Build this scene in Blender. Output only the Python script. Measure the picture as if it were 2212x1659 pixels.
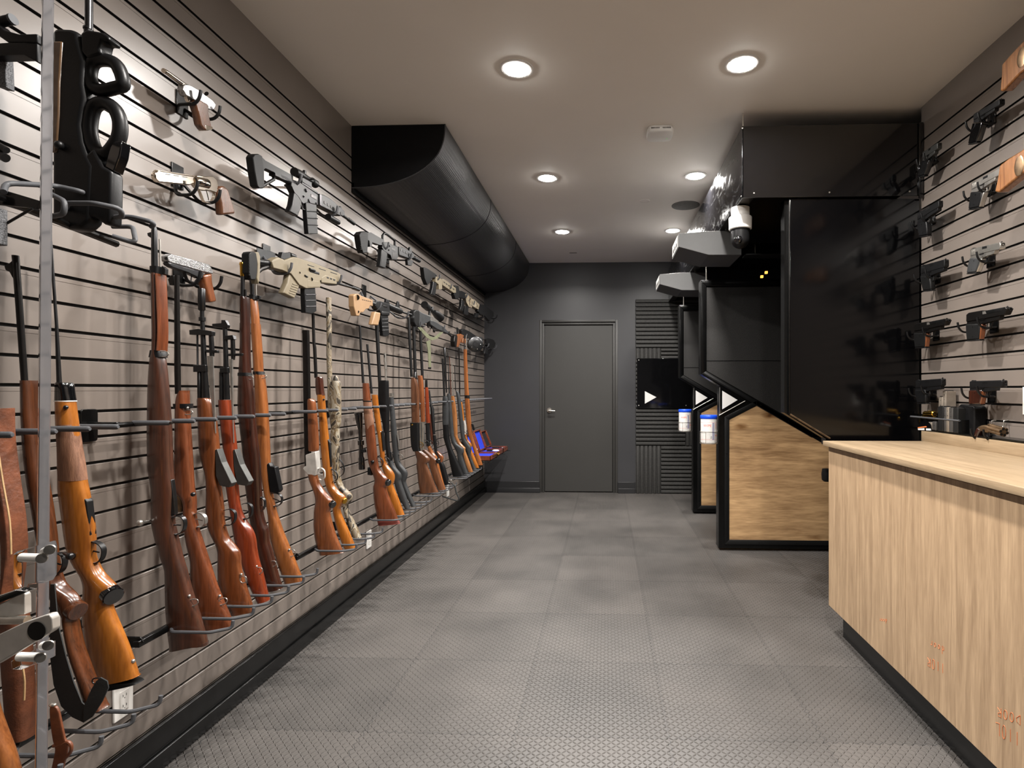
import bpy, bmesh, math, random
from mathutils import Vector, Matrix
random.seed(7)
for o in list(bpy.data.objects): bpy.data.objects.remove(o)
S = bpy.context.scene
COL = S.collection
# ---------------------------------------------------------------- camera (2212 x 1659 frame)
F, PX, PY, TH, CH = 1215.0, 1263.0, 842.0, math.radians(2.2), 1.38
cam_d = bpy.data.cameras.new('camera'); cam = bpy.data.objects.new('camera', cam_d); COL.objects.link(cam)
cam_d.sensor_width = 36; cam_d.lens = F/2212*36
cam_d.shift_x = (1106-PX)/2212; cam_d.shift_y = (PY-829.5)/2212
cam_d.clip_start = 0.05
cam.location = (0, 0, CH); cam.rotation_euler = (math.pi/2, 0, TH)
S.camera = cam
# ---------------------------------------------------------------- world and exposure
W = bpy.data.worlds.new('world'); S.world = W; W.use_nodes = True
W.node_tree.nodes['Background'].inputs[0].default_value = (0.55, 0.57, 0.6, 1)
W.node_tree.nodes['Background'].inputs[1].default_value = 0.02
S.view_settings.view_transform = 'Standard'; S.view_settings.look = 'None'
S.view_settings.exposure = 0.0; S.view_settings.gamma = 1.0
S.view_settings.use_curve_mapping = False
CEIL = 3.085
LAMPS = [(x, y) for x in (-0.475, 0.71) for y in (6.05, 4.51, 2.97, 1.43)]+[(0.71, -0.11)]  # last lamp is added out of view, a weak fill for camera-facing sides
LAMP_W = 54.0
# ---------------------------------------------------------------- pixel -> place
cT, sT = math.cos(TH), math.sin(TH)
def ray(u, v):
    a = (u-PX)/F; b = (PY-v)/F
    return Vector((a*cT-sT, cT+a*sT, b))
CAM = Vector((0, 0, CH))
def atY(u, v, Y): r = ray(u, v); return CAM + r*(Y/r.y)
def atX(u, v, X): r = ray(u, v); return CAM + r*(X/r.x)
def atZ(u, v, Z): r = ray(u, v); return CAM + r*((Z-CH)/r.z)
# crops the outlines were measured in: origin x, y and scale
ZA = (0, 0, 2.9625); ZB = (0, 500, 2.9625); ZC = (0, 1060, 2.7696); ZD = (500, 300, 3.7705)
ZE = (500, 700, 2.9636); ZF = (740, 500, 4.3658); ZG = (740, 780, 4.3658); ZH = (1900, 60, 3.3173)
ZI = (1900, 520, 3.4551); ZJ = (1360, 400, 4.1475); ZK = (1340, 740, 3.4563); ZM = (1760, 920, 2.2456)
ZO = (860, 640, 3.6077); ZP = (0, 1140, 3.1944); ZQ = (0, 0, 7.3733); ZR = (1960, 780, 7.9008)
ZS = (1000, 880, 11.85); ZT = (880, 740, 8.295); Z1 = (0, 0, 1)
def uv(Z, p): return Z[0]+p[0]/Z[2], Z[1]+p[1]/Z[2]
# ---------------------------------------------------------------- materials
MAT = {}
def srgb(r, g, b):
    f = lambda c: ((c/255+0.055)/1.055)**2.4 if c > 10 else c/255/12.92
    return (f(r), f(g), f(b), 1)
def pbsdf(name):
    m = bpy.data.materials.new(name); m.use_nodes = True
    MAT[name] = m
    return m, m.node_tree, m.node_tree.nodes['Principled BSDF']
def nd(nt, typ, **kw):
    n = nt.nodes.new(typ)
    for k, v in kw.items():
        if k.startswith('i_'):
            n.inputs[int(k[2:]) if k[2:].isdigit() else k[2:]].default_value = v
        else: setattr(n, k, v)
    return n
def plain(name, col, rough=0.5, metal=0.0, noise=0.15, scale=30, bump=0.0, bscale=200, coat=0.0, spec=0.5):
    m, nt, b = pbsdf(name)
    b.inputs['Roughness'].default_value = rough; b.inputs['Metallic'].default_value = metal
    b.inputs['Coat Weight'].default_value = coat; b.inputs['Coat Roughness'].default_value = 0.08
    b.inputs['Specular IOR Level'].default_value = spec
    tc = nd(nt, 'ShaderNodeTexCoord'); no = nd(nt, 'ShaderNodeTexNoise'); no.inputs['Scale'].default_value = scale
    no.inputs['Detail'].default_value = 4
    nt.links.new(tc.outputs['Object'], no.inputs['Vector'])
    r = nd(nt, 'ShaderNodeValToRGB')
    c = srgb(*col)
    r.color_ramp.elements[0].position = 0.3; r.color_ramp.elements[1].position = 0.7
    r.color_ramp.elements[0].color = tuple(x*(1-noise) for x in c[:3])+(1,)
    r.color_ramp.elements[1].color = tuple(min(1, x*(1+noise)) for x in c[:3])+(1,)
    nt.links.new(no.outputs['Fac'], r.inputs[0]); nt.links.new(r.outputs[0], b.inputs['Base Color'])
    if bump:
        n2 = nd(nt, 'ShaderNodeTexNoise'); n2.inputs['Scale'].default_value = bscale
        nt.links.new(tc.outputs['Object'], n2.inputs['Vector'])
        bp = nd(nt, 'ShaderNodeBump'); bp.inputs['Strength'].default_value = bump; bp.inputs['Distance'].default_value = 0.002
        nt.links.new(n2.outputs['Fac'], bp.inputs['Height']); nt.links.new(bp.outputs[0], b.inputs['Normal'])
    return m
def wood(name, c1, c2, rough=0.25, axis='Z', stretch=14, scale=3.0, coat=0.6, bump=0.05, fine=1.0):
    m, nt, b = pbsdf(name)
    b.inputs['Roughness'].default_value = rough; b.inputs['Coat Weight'].default_value = coat
    b.inputs['Coat Roughness'].default_value = 0.12
    g_ = 0.62 if coat > 0.5 else 1.0
    tc = nd(nt, 'ShaderNodeTexCoord'); mp = nd(nt, 'ShaderNodeMapping')
    s = [stretch*fine]*3; s['XYZ'.index(axis)] = fine
    mp.inputs['Scale'].default_value = s
    nt.links.new(tc.outputs['Object'], mp.inputs['Vector'])
    n1 = nd(nt, 'ShaderNodeTexNoise'); n1.inputs['Scale'].default_value = scale; n1.inputs['Detail'].default_value = 6
    n1.inputs['Distortion'].default_value = 0.6
    n2 = nd(nt, 'ShaderNodeTexNoise'); n2.inputs['Scale'].default_value = scale*6; n2.inputs['Detail'].default_value = 3
    nt.links.new(mp.outputs[0], n1.inputs['Vector']); nt.links.new(mp.outputs[0], n2.inputs['Vector'])
    r = nd(nt, 'ShaderNodeValToRGB')
    r.color_ramp.elements[0].position = 0.35; r.color_ramp.elements[1].position = 0.66
    r.color_ramp.elements[0].color = tuple(x*g_*0.9 for x in srgb(*c1)[:3])+(1,); r.color_ramp.elements[1].color = tuple(x*g_ for x in srgb(*c2)[:3])+(1,)
    mx = nd(nt, 'ShaderNodeMath', operation='MULTIPLY_ADD'); mx.inputs[1].default_value = 0.35
    nt.links.new(n2.outputs['Fac'], mx.inputs[0])
    m2 = nd(nt, 'ShaderNodeMath', operation='MULTIPLY'); m2.inputs[1].default_value = 0.66
    nt.links.new(n1.outputs['Fac'], m2.inputs[0]); nt.links.new(m2.outputs[0], mx.inputs[2])
    nt.links.new(mx.outputs[0], r.inputs[0]); nt.links.new(r.outputs[0], b.inputs['Base Color'])
    bp = nd(nt, 'ShaderNodeBump'); bp.inputs['Strength'].default_value = bump; bp.inputs['Distance'].default_value = 0.001
    nt.links.new(n2.outputs['Fac'], bp.inputs['Height']); nt.links.new(bp.outputs[0], b.inputs['Normal'])
    return m
def emit(name, col, k):
    m, nt, b = pbsdf(name)
    b.inputs['Base Color'].default_value = (0, 0, 0, 1)
    b.inputs['Emission Color'].default_value = col; b.inputs['Emission Strength'].default_value = k
    return m
# woods of the stocks
wood('walnut_dark', (34, 18, 13), (74, 38, 26)); wood('walnut', (78, 48, 32), (122, 78, 52), stretch=9)
wood('walnut_red', (96, 50, 29), (140, 77, 46)); wood('beech_orange', (124, 70, 36), (176, 107, 56))
wood('maple_orange', (146, 80, 24), (196, 120, 46), stretch=8); wood('birch_red', (112, 42, 21), (152, 64, 32))
wood('chestnut', (92, 48, 24), (140, 78, 42)); wood('teak', (108, 58, 32), (156, 92, 54))
wood('oiled_brown', (66, 36, 20), (112, 62, 34)); wood('worn_stock', (54, 33, 24), (98, 56, 38), rough=0.35)
wood('rosewood', (54, 28, 20), (90, 46, 32)); wood('honey_wood', (138, 84, 44), (190, 130, 78))
wood('mahogany_box', (110, 48, 26), (160, 80, 46), axis='Y', rough=0.3)
wood('checkered_walnut', (104, 68, 48), (136, 96, 72), rough=0.6, coat=0.0, bump=0.8, fine=3)
# blacks, greys, metals
plain('gun_black', (13, 13, 14), 0.42, 0.0, spec=0.3); plain('gun_steel', (62, 62, 63), 0.28, 0.9)
plain('steel_dark', (40, 38, 37), 0.3, 0.8); plain('polymer_black', (15, 15, 16), 0.4, 0.0, bump=0.1, spec=0.22)
plain('polymer_grey', (44, 45, 46), 0.5, spec=0.3); plain('gloss_black', (8, 8, 9), 0.08, 0.0, coat=1.0)
plain('parkerized', (74, 74, 72), 0.42, 0.7); plain('silver', (200, 196, 188), 0.22, 0.9)
plain('nickel', (214, 204, 190), 0.12, 1.0, noise=0.05); plain('stainless', (176, 172, 166), 0.3, 0.85)
plain('white_steel', (200, 196, 190), 0.35, 0.5); plain('brass', (196, 150, 60), 0.22, 1.0)
plain('gold', (226, 178, 70), 0.18, 1.0, noise=0.3, scale=60); plain('engraved_steel', (150, 150, 150), 0.25, 0.9, noise=0.6, scale=160, bump=0.6, bscale=300)
plain('fde_tan', (106, 96, 76), 0.55, 0.0, noise=0.05); plain('fde_light', (140, 110, 78), 0.5, 0.0, noise=0.05)
plain('rubber_black', (14, 14, 14), 0.5, spec=0.2); plain('foam_grey', (66, 67, 70), 0.6, noise=0.08)
plain('bracket_black', (10, 10, 10), 0.22, 0.0, spec=0.35); plain('webbing_black', (34, 36, 36), 0.85, bump=0.7, bscale=700)
plain('webbing_green', (82, 84, 60), 0.9, bump=0.5, bscale=500); plain('leather', (98, 54, 32), 0.45, noise=0.4, bump=0.5, bscale=120)
plain('leather_dark', (92, 52, 32), 0.5, noise=0.3, bump=0.4); plain('leather_edge', (170, 138, 96), 0.6)
plain('antique_bronze', (120, 98, 74), 0.35, 0.8, noise=0.4); plain('lens', (8, 8, 10), 0.05, 0.0, coat=1)
plain('white_plastic', (226, 224, 220), 0.35, noise=0.02); plain('blue_plastic', (20, 70, 205), 0.35, noise=0.03)
plain('red_rubber', (116, 50, 40), 0.6); plain('canvas_pale', (120, 108, 94), 0.8)
# ---------------------------------------------------------------- mesh building
class MB:
    def __init__(s): s.v = []; s.f = []; s.mi = []
    def add(s, vs, fs, mi=0):
        o = len(s.v); s.v += [Vector(p) for p in vs]
        s.f += [tuple(i+o for i in f) for f in fs]; s.mi += [mi]*len(fs); return s
    def box(s, a, b, mi=0):
        x0, y0, z0 = (min(a[i], b[i]) for i in range(3)); x1, y1, z1 = (max(a[i], b[i]) for i in range(3))
        vs = [(x, y, z) for z in (z0, z1) for y in (y0, y1) for x in (x0, x1)]
        return s.add(vs, [(0, 2, 3, 1), (4, 5, 7, 6), (0, 1, 5, 4), (2, 6, 7, 3), (0, 4, 6, 2), (1, 3, 7, 5)], mi)
    def prism(s, pts, d, mi=0):
        # closed outline pts, extruded from -d/2 to +d/2 along vector d
        d = Vector(d); pts = [Vector(p) for p in pts]; n = len(pts)
        nrm = Vector((0, 0, 0))
        for i in range(n): nrm += pts[i].cross(pts[(i+1) % n])
        if nrm.dot(d) > 0: pts = pts[::-1]
        vs = [p-d/2 for p in pts]+[p+d/2 for p in pts]
        fs = [tuple(range(n)), tuple(range(2*n-1, n-1, -1))]
        fs += [(i, i+n, (i+1) % n+n, (i+1) % n) for i in range(n)]
        return s.add(vs, fs, mi)
    def rings(s, R, closed=False, cap=True, mi=0):
        n = len(R[0]); vs = [p for r in R for p in r]; fs = []
        m = len(R)
        for i in range(m if closed else m-1):
            for j in range(n):
                a = i*n+j; b = i*n+(j+1) % n; c = ((i+1) % m)*n+(j+1) % n; d = ((i+1) % m)*n+j
                fs.append((a, b, c, d))
        if cap and not closed: fs += [tuple(range(n-1, -1, -1)), tuple(range((m-1)*n, m*n))]
        return s.add(vs, fs, mi)
    def tube(s, P, r, n=10, closed=False, cap=True, sx=1.0, mi=0):
        P = [Vector(p) for p in P]; m = len(P)
        rr = r if isinstance(r, (list, tuple)) else [r]*m
        R = []; up = None
        for i, p in enumerate(P):
            if closed: t = (P[(i+1) % m]-P[i-1])
            else: t = (P[min(i+1, m-1)]-P[max(i-1, 0)])
            if t.length < 1e-9: t = Vector((0, 0, 1))
            t.normalize()
            if up is None:
                up = Vector((0, 0, 1)) if abs(t.z) < 0.9 else Vector((0, 1, 0))
            a = (up - t*up.dot(t))
            if a.length < 1e-6: a = t.orthogonal()
            a.normalize(); b = t.cross(a); up = a
            k = 1.0
            if 0 < i < m-1 or closed:
                d1 = (P[i]-P[i-1]).normalized(); d2 = (P[(i+1) % m]-P[i]).normalized()
                c = max(0.35, math.sqrt(max(0, (1+d1.dot(d2))/2))); k = 1.0
            R.append([p + (a*math.cos(2*math.pi*j/n)*sx + b*math.sin(2*math.pi*j/n))*rr[i]*k for j in range(n)])
        return s.rings(R, closed, cap, mi)
    def cyl(s, a, b, r, n=20, r2=None, mi=0): return s.tube([a, b], [r, r if r2 is None else r2], n, mi=mi)
    def lathe(s, base, axis, prof, n=28, mi=0):
        base = Vector(base); ax = Vector(axis).normalized()
        a = ax.orthogonal().normalized(); b = ax.cross(a)
        R = [[base+ax*h+(a*math.cos(2*math.pi*j/n)+b*math.sin(2*math.pi*j/n))*max(r, 1e-4) for j in range(n)] for h, r in prof]
        return s.rings(R, mi=mi)
    def ball(s, c, r, n=14, sc=(1, 1, 1)):
        c = Vector(c); R = []
        for i in range(1, n):
            t = math.pi*i/n
            R.append([c+Vector((math.sin(t)*math.cos(2*math.pi*j/(2*n))*sc[0], math.sin(t)*math.sin(2*math.pi*j/(2*n))*sc[1], -math.cos(t)*sc[2]))*r for j in range(2*n)])
        return s.rings(R)
    def build(s, name, mat, smooth=True, bevel=0.0, seg=2, angle=35, base=None):
        me = bpy.data.meshes.new(name)
        base = base or Vector((0, 0, 0))
        me.from_pydata([tuple(p-base) for p in s.v], [], s.f)
        mats = mat if isinstance(mat, (list, tuple)) else [mat]
        for m in mats: me.materials.append(MAT[m])
        me.polygons.foreach_set('material_index', s.mi)
        bm = bmesh.new(); bm.from_mesh(me)
        bmesh.ops.recalc_face_normals(bm, faces=bm.faces)
        bf = None
        if bevel > 0:
            es = [e for e in bm.edges if len(e.link_faces) == 2 and e.calc_face_angle(0) > math.radians(angle)]
            for f in bm.faces: f.tag = True
            bmesh.ops.bevel(bm, geom=es, offset=bevel, segments=seg, affect='EDGES', clamp_overlap=True, profile=0.5)
            big = bevel*bevel*40
            for f in bm.faces: f.smooth = f.calc_area() < big or max(e.calc_length() for e in f.edges)/max(1e-6, min(e.calc_length() for e in f.edges)) > 6 and len(f.verts) == 4
            bf = True
        bm.to_mesh(me); bm.free()
        if bf: pass
        elif smooth:
            me.polygons.foreach_set('use_smooth', [True]*len(me.polygons))
            try: me.set_sharp_from_angle(angle=math.radians(38))
            except Exception: pass
        me.update()
        o = bpy.data.objects.new(name, me); COL.objects.link(o)
        return o
def setp(o, label=None, cat=None, group=None, kind=None):
    if label: o['label'] = label
    if cat: o['category'] = cat
    if group: o['group'] = group
    if kind: o['kind'] = kind
    return o
def struct(name, mb, mat, bevel=0.0, smooth=False, label=None):
    o = mb.build(name, mat, smooth=smooth, bevel=bevel); o['kind'] = 'structure'
    if label: o['label'] = label
    return o
def solo(name, mb, mat, label, cat, group=None, bevel=0.0, smooth=True, kind=None):
    xs = [p.x for p in mb.v]; ys = [p.y for p in mb.v]; zs = [p.z for p in mb.v]
    base = Vector(((min(xs)+max(xs))/2, (min(ys)+max(ys))/2, min(zs)))
    o = mb.build(name, mat, bevel=bevel, smooth=smooth, base=base); o.location = base
    return setp(o, label, cat, group, kind)
class T:
    """a thing: an Empty at its base with its parts and sub-parts as children"""
    def __init__(s, name, label, cat, group=None): s.n = name; s.l = label; s.c = cat; s.g = group; s.items = []; s.empty = None
    def add(s, name, mb, mat, bevel=0.0, parent=None, smooth=True, label=None, angle=35):
        s.items.append([name, mb, mat, bevel, parent, smooth, label, angle, None]); return len(s.items)-1
    def done(s, lights=()):
        vs = [p for it in s.items for p in it[1].v]
        xs = [p.x for p in vs]; ys = [p.y for p in vs]; zs = [p.z for p in vs]
        base = Vector(((min(xs)+max(xs))/2, (min(ys)+max(ys))/2, min(zs)))
        r = bpy.data.objects.new(s.n, None); COL.objects.link(r); r.location = base; r.empty_display_size = 0.1
        setp(r, s.l, s.c, s.g)
        for it in s.items:
            o = it[1].build(it[0], it[2], smooth=it[5], bevel=it[3], base=base, angle=it[7])
            if it[6]: o['label'] = it[6]
            o.parent = s.items[it[4]][8] if it[4] is not None else r
            it[8] = o
        for l in lights: l.parent = r; l.location = l.location-base
        s.empty = r; s.base = base
        return r
def cr(rows, sub=3):
    # Catmull-Rom through rows of numbers
    out = []; n = len(rows)
    for i in range(n-1):
        p0 = rows[max(i-1, 0)]; p1 = rows[i]; p2 = rows[i+1]; p3 = rows[min(i+2, n-1)]
        for k in range(sub):
            t = k/sub
            out.append([0.5*((2*b)+(-a+c)*t+(2*a-5*b+4*c-d)*t*t+(-a+3*b-3*c+d)*t**3) for a, b, c, d in zip(p0, p1, p2, p3)])
    out.append(list(rows[-1])); return out
def superring(c, ax, bx, a, b, n=2.6, m=20):
    R = []
    for j in range(m):
        t = 2*math.pi*j/m; ct, st = math.cos(t), math.sin(t)
        R.append(c+ax*(a*math.copysign(abs(ct)**(2/n), ct))+bx*(b*math.copysign(abs(st)**(2/n), st)))
    return R
def vloft(Z, rows, Y, th=0.04, n=2.8, sub=2, mb=None, tilt=0.0, dy=0.0):
    """upright solid from rows (y, left, right[, thickness]) measured at plane Y; tilt slopes the two ends"""
    mb = mb or MB()
    full = [list(r)+([th] if len(r) < 4 else []) for r in rows]
    R = []
    pts = cr(full, sub) if sub > 1 else full
    for k, r in enumerate(pts):
        u0, v = uv(Z, (r[1], r[0])); u1, _ = uv(Z, (r[2], r[0]))
        A = atY(u0, v, Y); B = atY(u1, v, Y); c = (A+B)/2; w = abs(B.x-A.x)/2
        b = r[3]/2; kk = abs(c.x/Y)
        a = math.sqrt(max(w*w-(kk*b)**2, (0.45*w)**2))
        R.append(superring(c+Vector((0, dy, 0)), Vector((1, 0, 0)), Vector((0, 1, 0)), a, b, n))
    if tilt:
        for ring in (R[-1],):
            cx = sum(p.x for p in ring)/len(ring)
            for p in ring: p.z += (p.x-cx)*tilt
    return mb.rings(R)
def ypts(Z, pts, Y): return [atY(*uv(Z, p), Y) for p in pts]
def xpts(Z, pts, X): return [atX(*uv(Z, p), X) for p in pts]
def vpoly(Z, pts, Y, th, mb=None):
    return (mb or MB()).prism(ypts(Z, pts, Y), (0, th, 0))
def hpoly(Z, pts, X, th, mb=None):
    return (mb or MB()).prism(xpts(Z, pts, X), (th, 0, 0))
def text_mesh(txt, size, extrude=0.0005, align='CENTER'):
    cu = bpy.data.curves.new('txt', 'FONT'); cu.body = txt; cu.size = size; cu.extrude = extrude
    cu.align_x = align; cu.align_y = 'CENTER'
    o = bpy.data.objects.new('txt', cu); COL.objects.link(o)
    bpy.context.view_layer.update()
    me = o.to_mesh(); mb = MB(); mb.add([v.co.copy() for v in me.vertices], [tuple(p.vertices) for p in me.polygons])
    o.to_mesh_clear(); bpy.data.objects.remove(o); bpy.data.curves.remove(cu)
    return mb
def xform(mb, M):
    mb.v = [M @ p for p in mb.v]; return mb
def strokes(mb, pts2, fr, r):
    """thin stroke lines on a surface: fr maps (a, b) to a place"""
    for line in pts2: mb.tube([fr(a, b) for a, b in line], r, 5)
    return mb
# ---------------------------------------------------------------- the room
XL, XR, YB, YF, YR = -1.645, 1.90, 7.53, 3.47, -2.2
XE = 3.4                                   # how far the firing lanes run to the side
PITCH, ZG0 = 0.0826, 1.311
# floor: interlocking diamond-tread mats
def floor_mat():
    m, nt, b = pbsdf('tread_mat'); L = nt.links.new
    tc = nd(nt, 'ShaderNodeTexCoord'); sp = nd(nt, 'ShaderNodeSeparateXYZ'); L(tc.outputs['Object'], sp.inputs[0])
    def M(op, a, b_=None, c_=None):
        n = nd(nt, 'ShaderNodeMath', operation=op)
        for i, x in enumerate((a, b_, c_)):
            if x is None: continue
            if isinstance(x, (int, float)): n.inputs[i].default_value = x
            else: L(x, n.inputs[i])
        return n.outputs[0]
    c = 0.019
    X = M('DIVIDE', sp.outputs[0], c); Y = M('DIVIDE', sp.outputs[1], c)
    fx = M('SUBTRACT', M('FRACT', X), 0.5); fy = M('SUBTRACT', M('FRACT', Y), 0.5)
    par = M('ROUND', M('MULTIPLY', M('FRACT', M('MULTIPLY', M('ADD', M('FLOOR', X), M('FLOOR', Y)), 0.5)), 2.0))
    p = M('MULTIPLY', M('ADD', fx, fy), 0.7071); q = M('MULTIPLY', M('SUBTRACT', fx, fy), 0.7071)
    def mix(a, b2):  # par ? a : b2
        return M('ADD', M('MULTIPLY', par, a), M('MULTIPLY', M('SUBTRACT', 1.0, par), b2))
    u = mix(p, q); v = mix(q, p)
    d = M('SQRT', M('ADD', M('POWER', M('DIVIDE', u, 0.60), 2.0), M('POWER', M('DIVIDE', v, 0.17), 2.0)))
    h = M('MAXIMUM', M('SUBTRACT', 1.0, d), 0.0)
    h = M('POWER', h, 0.6)
    # mats 0.61 m wide with jigsaw seams
    T_ = 0.6107
    def tile(out, off, other):
        wob = M('MULTIPLY', M('SINE', M('MULTIPLY', other, 2*math.pi/0.042)), 0.006)
        t = M('DIVIDE', M('ADD', M('SUBTRACT', out, off), wob), T_)
        fr = M('FRACT', t); e = M('MINIMUM', fr, M('SUBTRACT', 1.0, fr))
        return M('FLOOR', t), e
    ix, ex = tile(sp.outputs[0], 0.246, sp.outputs[1]); iy, ey = tile(sp.outputs[1], 2.847, sp.outputs[0])
    e = M('MINIMUM', ex, ey)
    seam = M('LESS_THAN', e, 0.0022)
    cmb = nd(nt, 'ShaderNodeCombineXYZ'); L(ix, cmb.inputs[0]); L(iy, cmb.inputs[1])
    wn = nd(nt, 'ShaderNodeTexWhiteNoise'); L(cmb.outputs[0], wn.inputs['Vector'])
    nz = nd(nt, 'ShaderNodeTexNoise'); nz.inputs['Scale'].default_value = 2.2; nz.inputs['Detail'].default_value = 5
    L(tc.outputs['Object'], nz.inputs['Vector'])
    nz2 = nd(nt, 'ShaderNodeTexNoise'); nz2.inputs['Scale'].default_value = 260; L(tc.outputs['Object'], nz2.inputs['Vector'])
    k = M('ADD', M('MULTIPLY', wn.outputs['Value'], 0.12), M('MULTIPLY', nz.outputs['Fac'], 0.5))
    k = M('ADD', k, M('MULTIPLY', h, 0.10))
    r = nd(nt, 'ShaderNodeValToRGB'); L(k, r.inputs[0])
    r.color_ramp.elements[0].position = 0.15; r.color_ramp.elements[1].position = 0.7
    r.color_ramp.elements[0].color = srgb(54, 52, 50); r.color_ramp.elements[1].color = srgb(94, 89, 85)
    mx = nd(nt, 'ShaderNodeMix', data_type='RGBA'); L(seam, mx.inputs[0]); L(r.outputs[0], mx.inputs[6]); mx.inputs[7].default_value = (0.012, 0.012, 0.012, 1)
    L(mx.outputs[2], b.inputs['Base Color'])
    rr = M('ADD', 0.40, M('MULTIPLY', nz.outputs['Fac'], 0.22)); L(rr, b.inputs['Roughness'])
    b.inputs['Specular IOR Level'].default_value = 0.6
    bp = nd(nt, 'ShaderNodeBump'); bp.inputs['Strength'].default_value = 0.9; bp.inputs['Distance'].default_value = 0.006
    hh = M('ADD', M('SUBTRACT', h, M('MULTIPLY', seam, 0.8)), M('MULTIPLY', nz2.outputs['Fac'], 0.06))
    L(hh, bp.inputs['Height']); L(bp.outputs[0], b.inputs['Normal'])
floor_mat()
plain('ceiling_paint', (230, 224, 216), 0.75, noise=0.02, scale=2)
plain('slat_panel', (112, 103, 96), 0.36, noise=0.05, scale=4, spec=0.6, coat=0.45)
MAT['slat_panel'].node_tree.nodes['Principled BSDF'].inputs['Coat Roughness'].default_value = 0.27
plain('slat_groove', (10, 9, 9), 0.6); plain('wall_grey', (50, 50, 52), 0.42, noise=0.04, scale=3, spec=0.4)
plain('door_grey', (50, 49, 47), 0.45, noise=0.03, scale=3, spec=0.4); plain('trim_black', (14, 14, 14), 0.25, noise=0.1, spec=0.3)
plain('base_grey', (34, 34, 35), 0.35, noise=0.05, spec=0.35); plain('acoustic_rubber', (40, 39, 37), 0.7, noise=0.45, scale=60, bump=0.9, bscale=140)
plain('duct_mesh', (40, 40, 41), 0.36, noise=0.1, spec=0.6); plain('duct_black', (12, 12, 13), 0.5, spec=0.15)
# perforated duct skin: fine dimples
m = MAT['duct_mesh']; nt = m.node_tree
tc = nd(nt, 'ShaderNodeTexCoord'); vo = nd(nt, 'ShaderNodeTexVoronoi'); vo.inputs['Scale'].default_value = 150; vo.inputs['Randomness'].default_value = 0
nt.links.new(tc.outputs['Object'], vo.inputs['Vector'])
bp = nd(nt, 'ShaderNodeBump'); bp.inputs['Strength'].default_value = 0.8; bp.inputs['Distance'].default_value = 0.003
nt.links.new(vo.outputs['Distance'], bp.inputs['Height']); nt.links.new(bp.outputs[0], nt.nodes['Principled BSDF'].inputs['Normal'])
struct('floor', MB().box((XL-0.3, YR, -0.05), (XE, YB+0.1, 0)), 'tread_mat')
struct('ceiling', MB().box((XL-0.3, YR, CEIL), (XE, YB+0.1, CEIL+0.05)), 'ceiling_paint')
def slatwall(name, X, sgn, y0, y1, zlo, ztop_groove):
    # sgn: direction into the room along x; each panel edge is a rounded lip over a dark slot
    prof = []; zs = []
    k = math.ceil((zlo-ZG0)/PITCH); 
    z = ZG0+k*PITCH; mats = []
    prof.append((0.0, zlo))
    i = k
    while z < ztop_groove:
        for d, zz in ((0.0, z-0.0065), (-0.0015, z-0.005), (-0.011, z-0.005)): prof.append((d, zz)); mats.append(0)
        for d, zz in ((-0.011, z+0.005),): prof.append((d, zz)); mats.append(1)
        for d, zz in ((0.0, z+0.005),): prof.append((d, zz)); mats.append(1)
        zn = z+PITCH
        if i % 2 == 0 and zn < ztop_groove:
            for d, zz in ((0.0, zn-0.0185), (-0.0012, zn-0.0182), (-0.0012, zn-0.0174), (0.0, zn-0.0171)): prof.append((d, zz)); mats.append(0)
        z = zn; i += 1
    prof.append((0.0, CEIL)); mats.append(0)
    mb = MB(); n = len(prof)
    vs = [(X+sgn*d, y0, zz) for d, zz in prof]+[(X+sgn*d, y1, zz) for d, zz in prof]
    mb.v = [Vector(p) for p in vs]
    for j in range(n-1):
        mb.f.append((j, j+1, n+j+1, n+j)); mb.mi.append(mats[j] if j < len(mats) else 0)
    # back and ends close the wall
    o = n*2
    bx = X-sgn*0.09
    mb.v += [Vector(p) for p in ((bx, y0, zlo), (bx, y0, CEIL), (bx, y1, zlo), (bx, y1, CEIL))]
    mb.f += [(o, o+1, o+3, o+2)]; mb.mi.append(0)
    mb.f += [tuple([o]+list(range(0, n))+[o+1])]; mb.mi.append(0)
    mb.f += [tuple([o+2]+list(range(n, 2*n))+[o+3])]; mb.mi.append(0)
    return struct(name, mb, ['slat_panel', 'slat_groove'])
slatwall('wall_left', XL, 1, YR, YB, 0.13, CEIL-0.13)
slatwall('wall_right', XR, -1, YR, YF, 0.0, CEIL-0.13)
# hairline butt joints of the slat panels
# left baseboard with its ledge
mb = MB().box((XL, YR, 0), (XL+0.022, YB, 0.155)); mb.box((XL+0.022, YR, 0), (XL+0.036, YB, 0.066))
struct('baseboard_left', mb, 'trim_black', bevel=0.004)
# far wall with the door opening
DX0 = atY(1165, 900, YB).x; DX1 = atY(1334.5, 900, YB).x; DZ = atY(1250, 691, YB).z
mb = MB().box((XL-0.1, YB, 0), (DX0, YB+0.1, CEIL)).box((DX1, YB, 0), (XE, YB+0.1, CEIL)).box((DX0, YB, DZ), (DX1, YB+0.1, CEIL))
mb.box((DX0-0.02, YB+0.09, 0), (DX1+0.02, YB+0.1, DZ+0.02))
struct('wall_back', mb, 'wall_grey')
mb = MB().box((XL-0.3, YR-0.1, 0), (XE, YR, CEIL)); struct('wall_rear', mb, 'wall_grey')
mb = MB().box((XE, YF, 0), (XE+0.1, YB+0.1, CEIL)); mb.box((XR+0.09, YF-0.02, 0), (XE, YF, CEIL)); struct('wall_range', mb, 'duct_black')
# baseboards of the far wall
xa = XL+0.036
for nm, x0, x1 in (('baseboard_back', xa, DX0), ('baseboard_door_side', DX1, atY(1372, 1000, YB).x)):
    mb = MB().box((x0, YB-0.018, 0), (x1, YB, 0.15)).box((x0, YB-0.034, 0), (x1+0.012*(x1 < 0), YB-0.018, 0.066))
    struct(nm, mb, 'base_grey', bevel=0.004)
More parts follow.
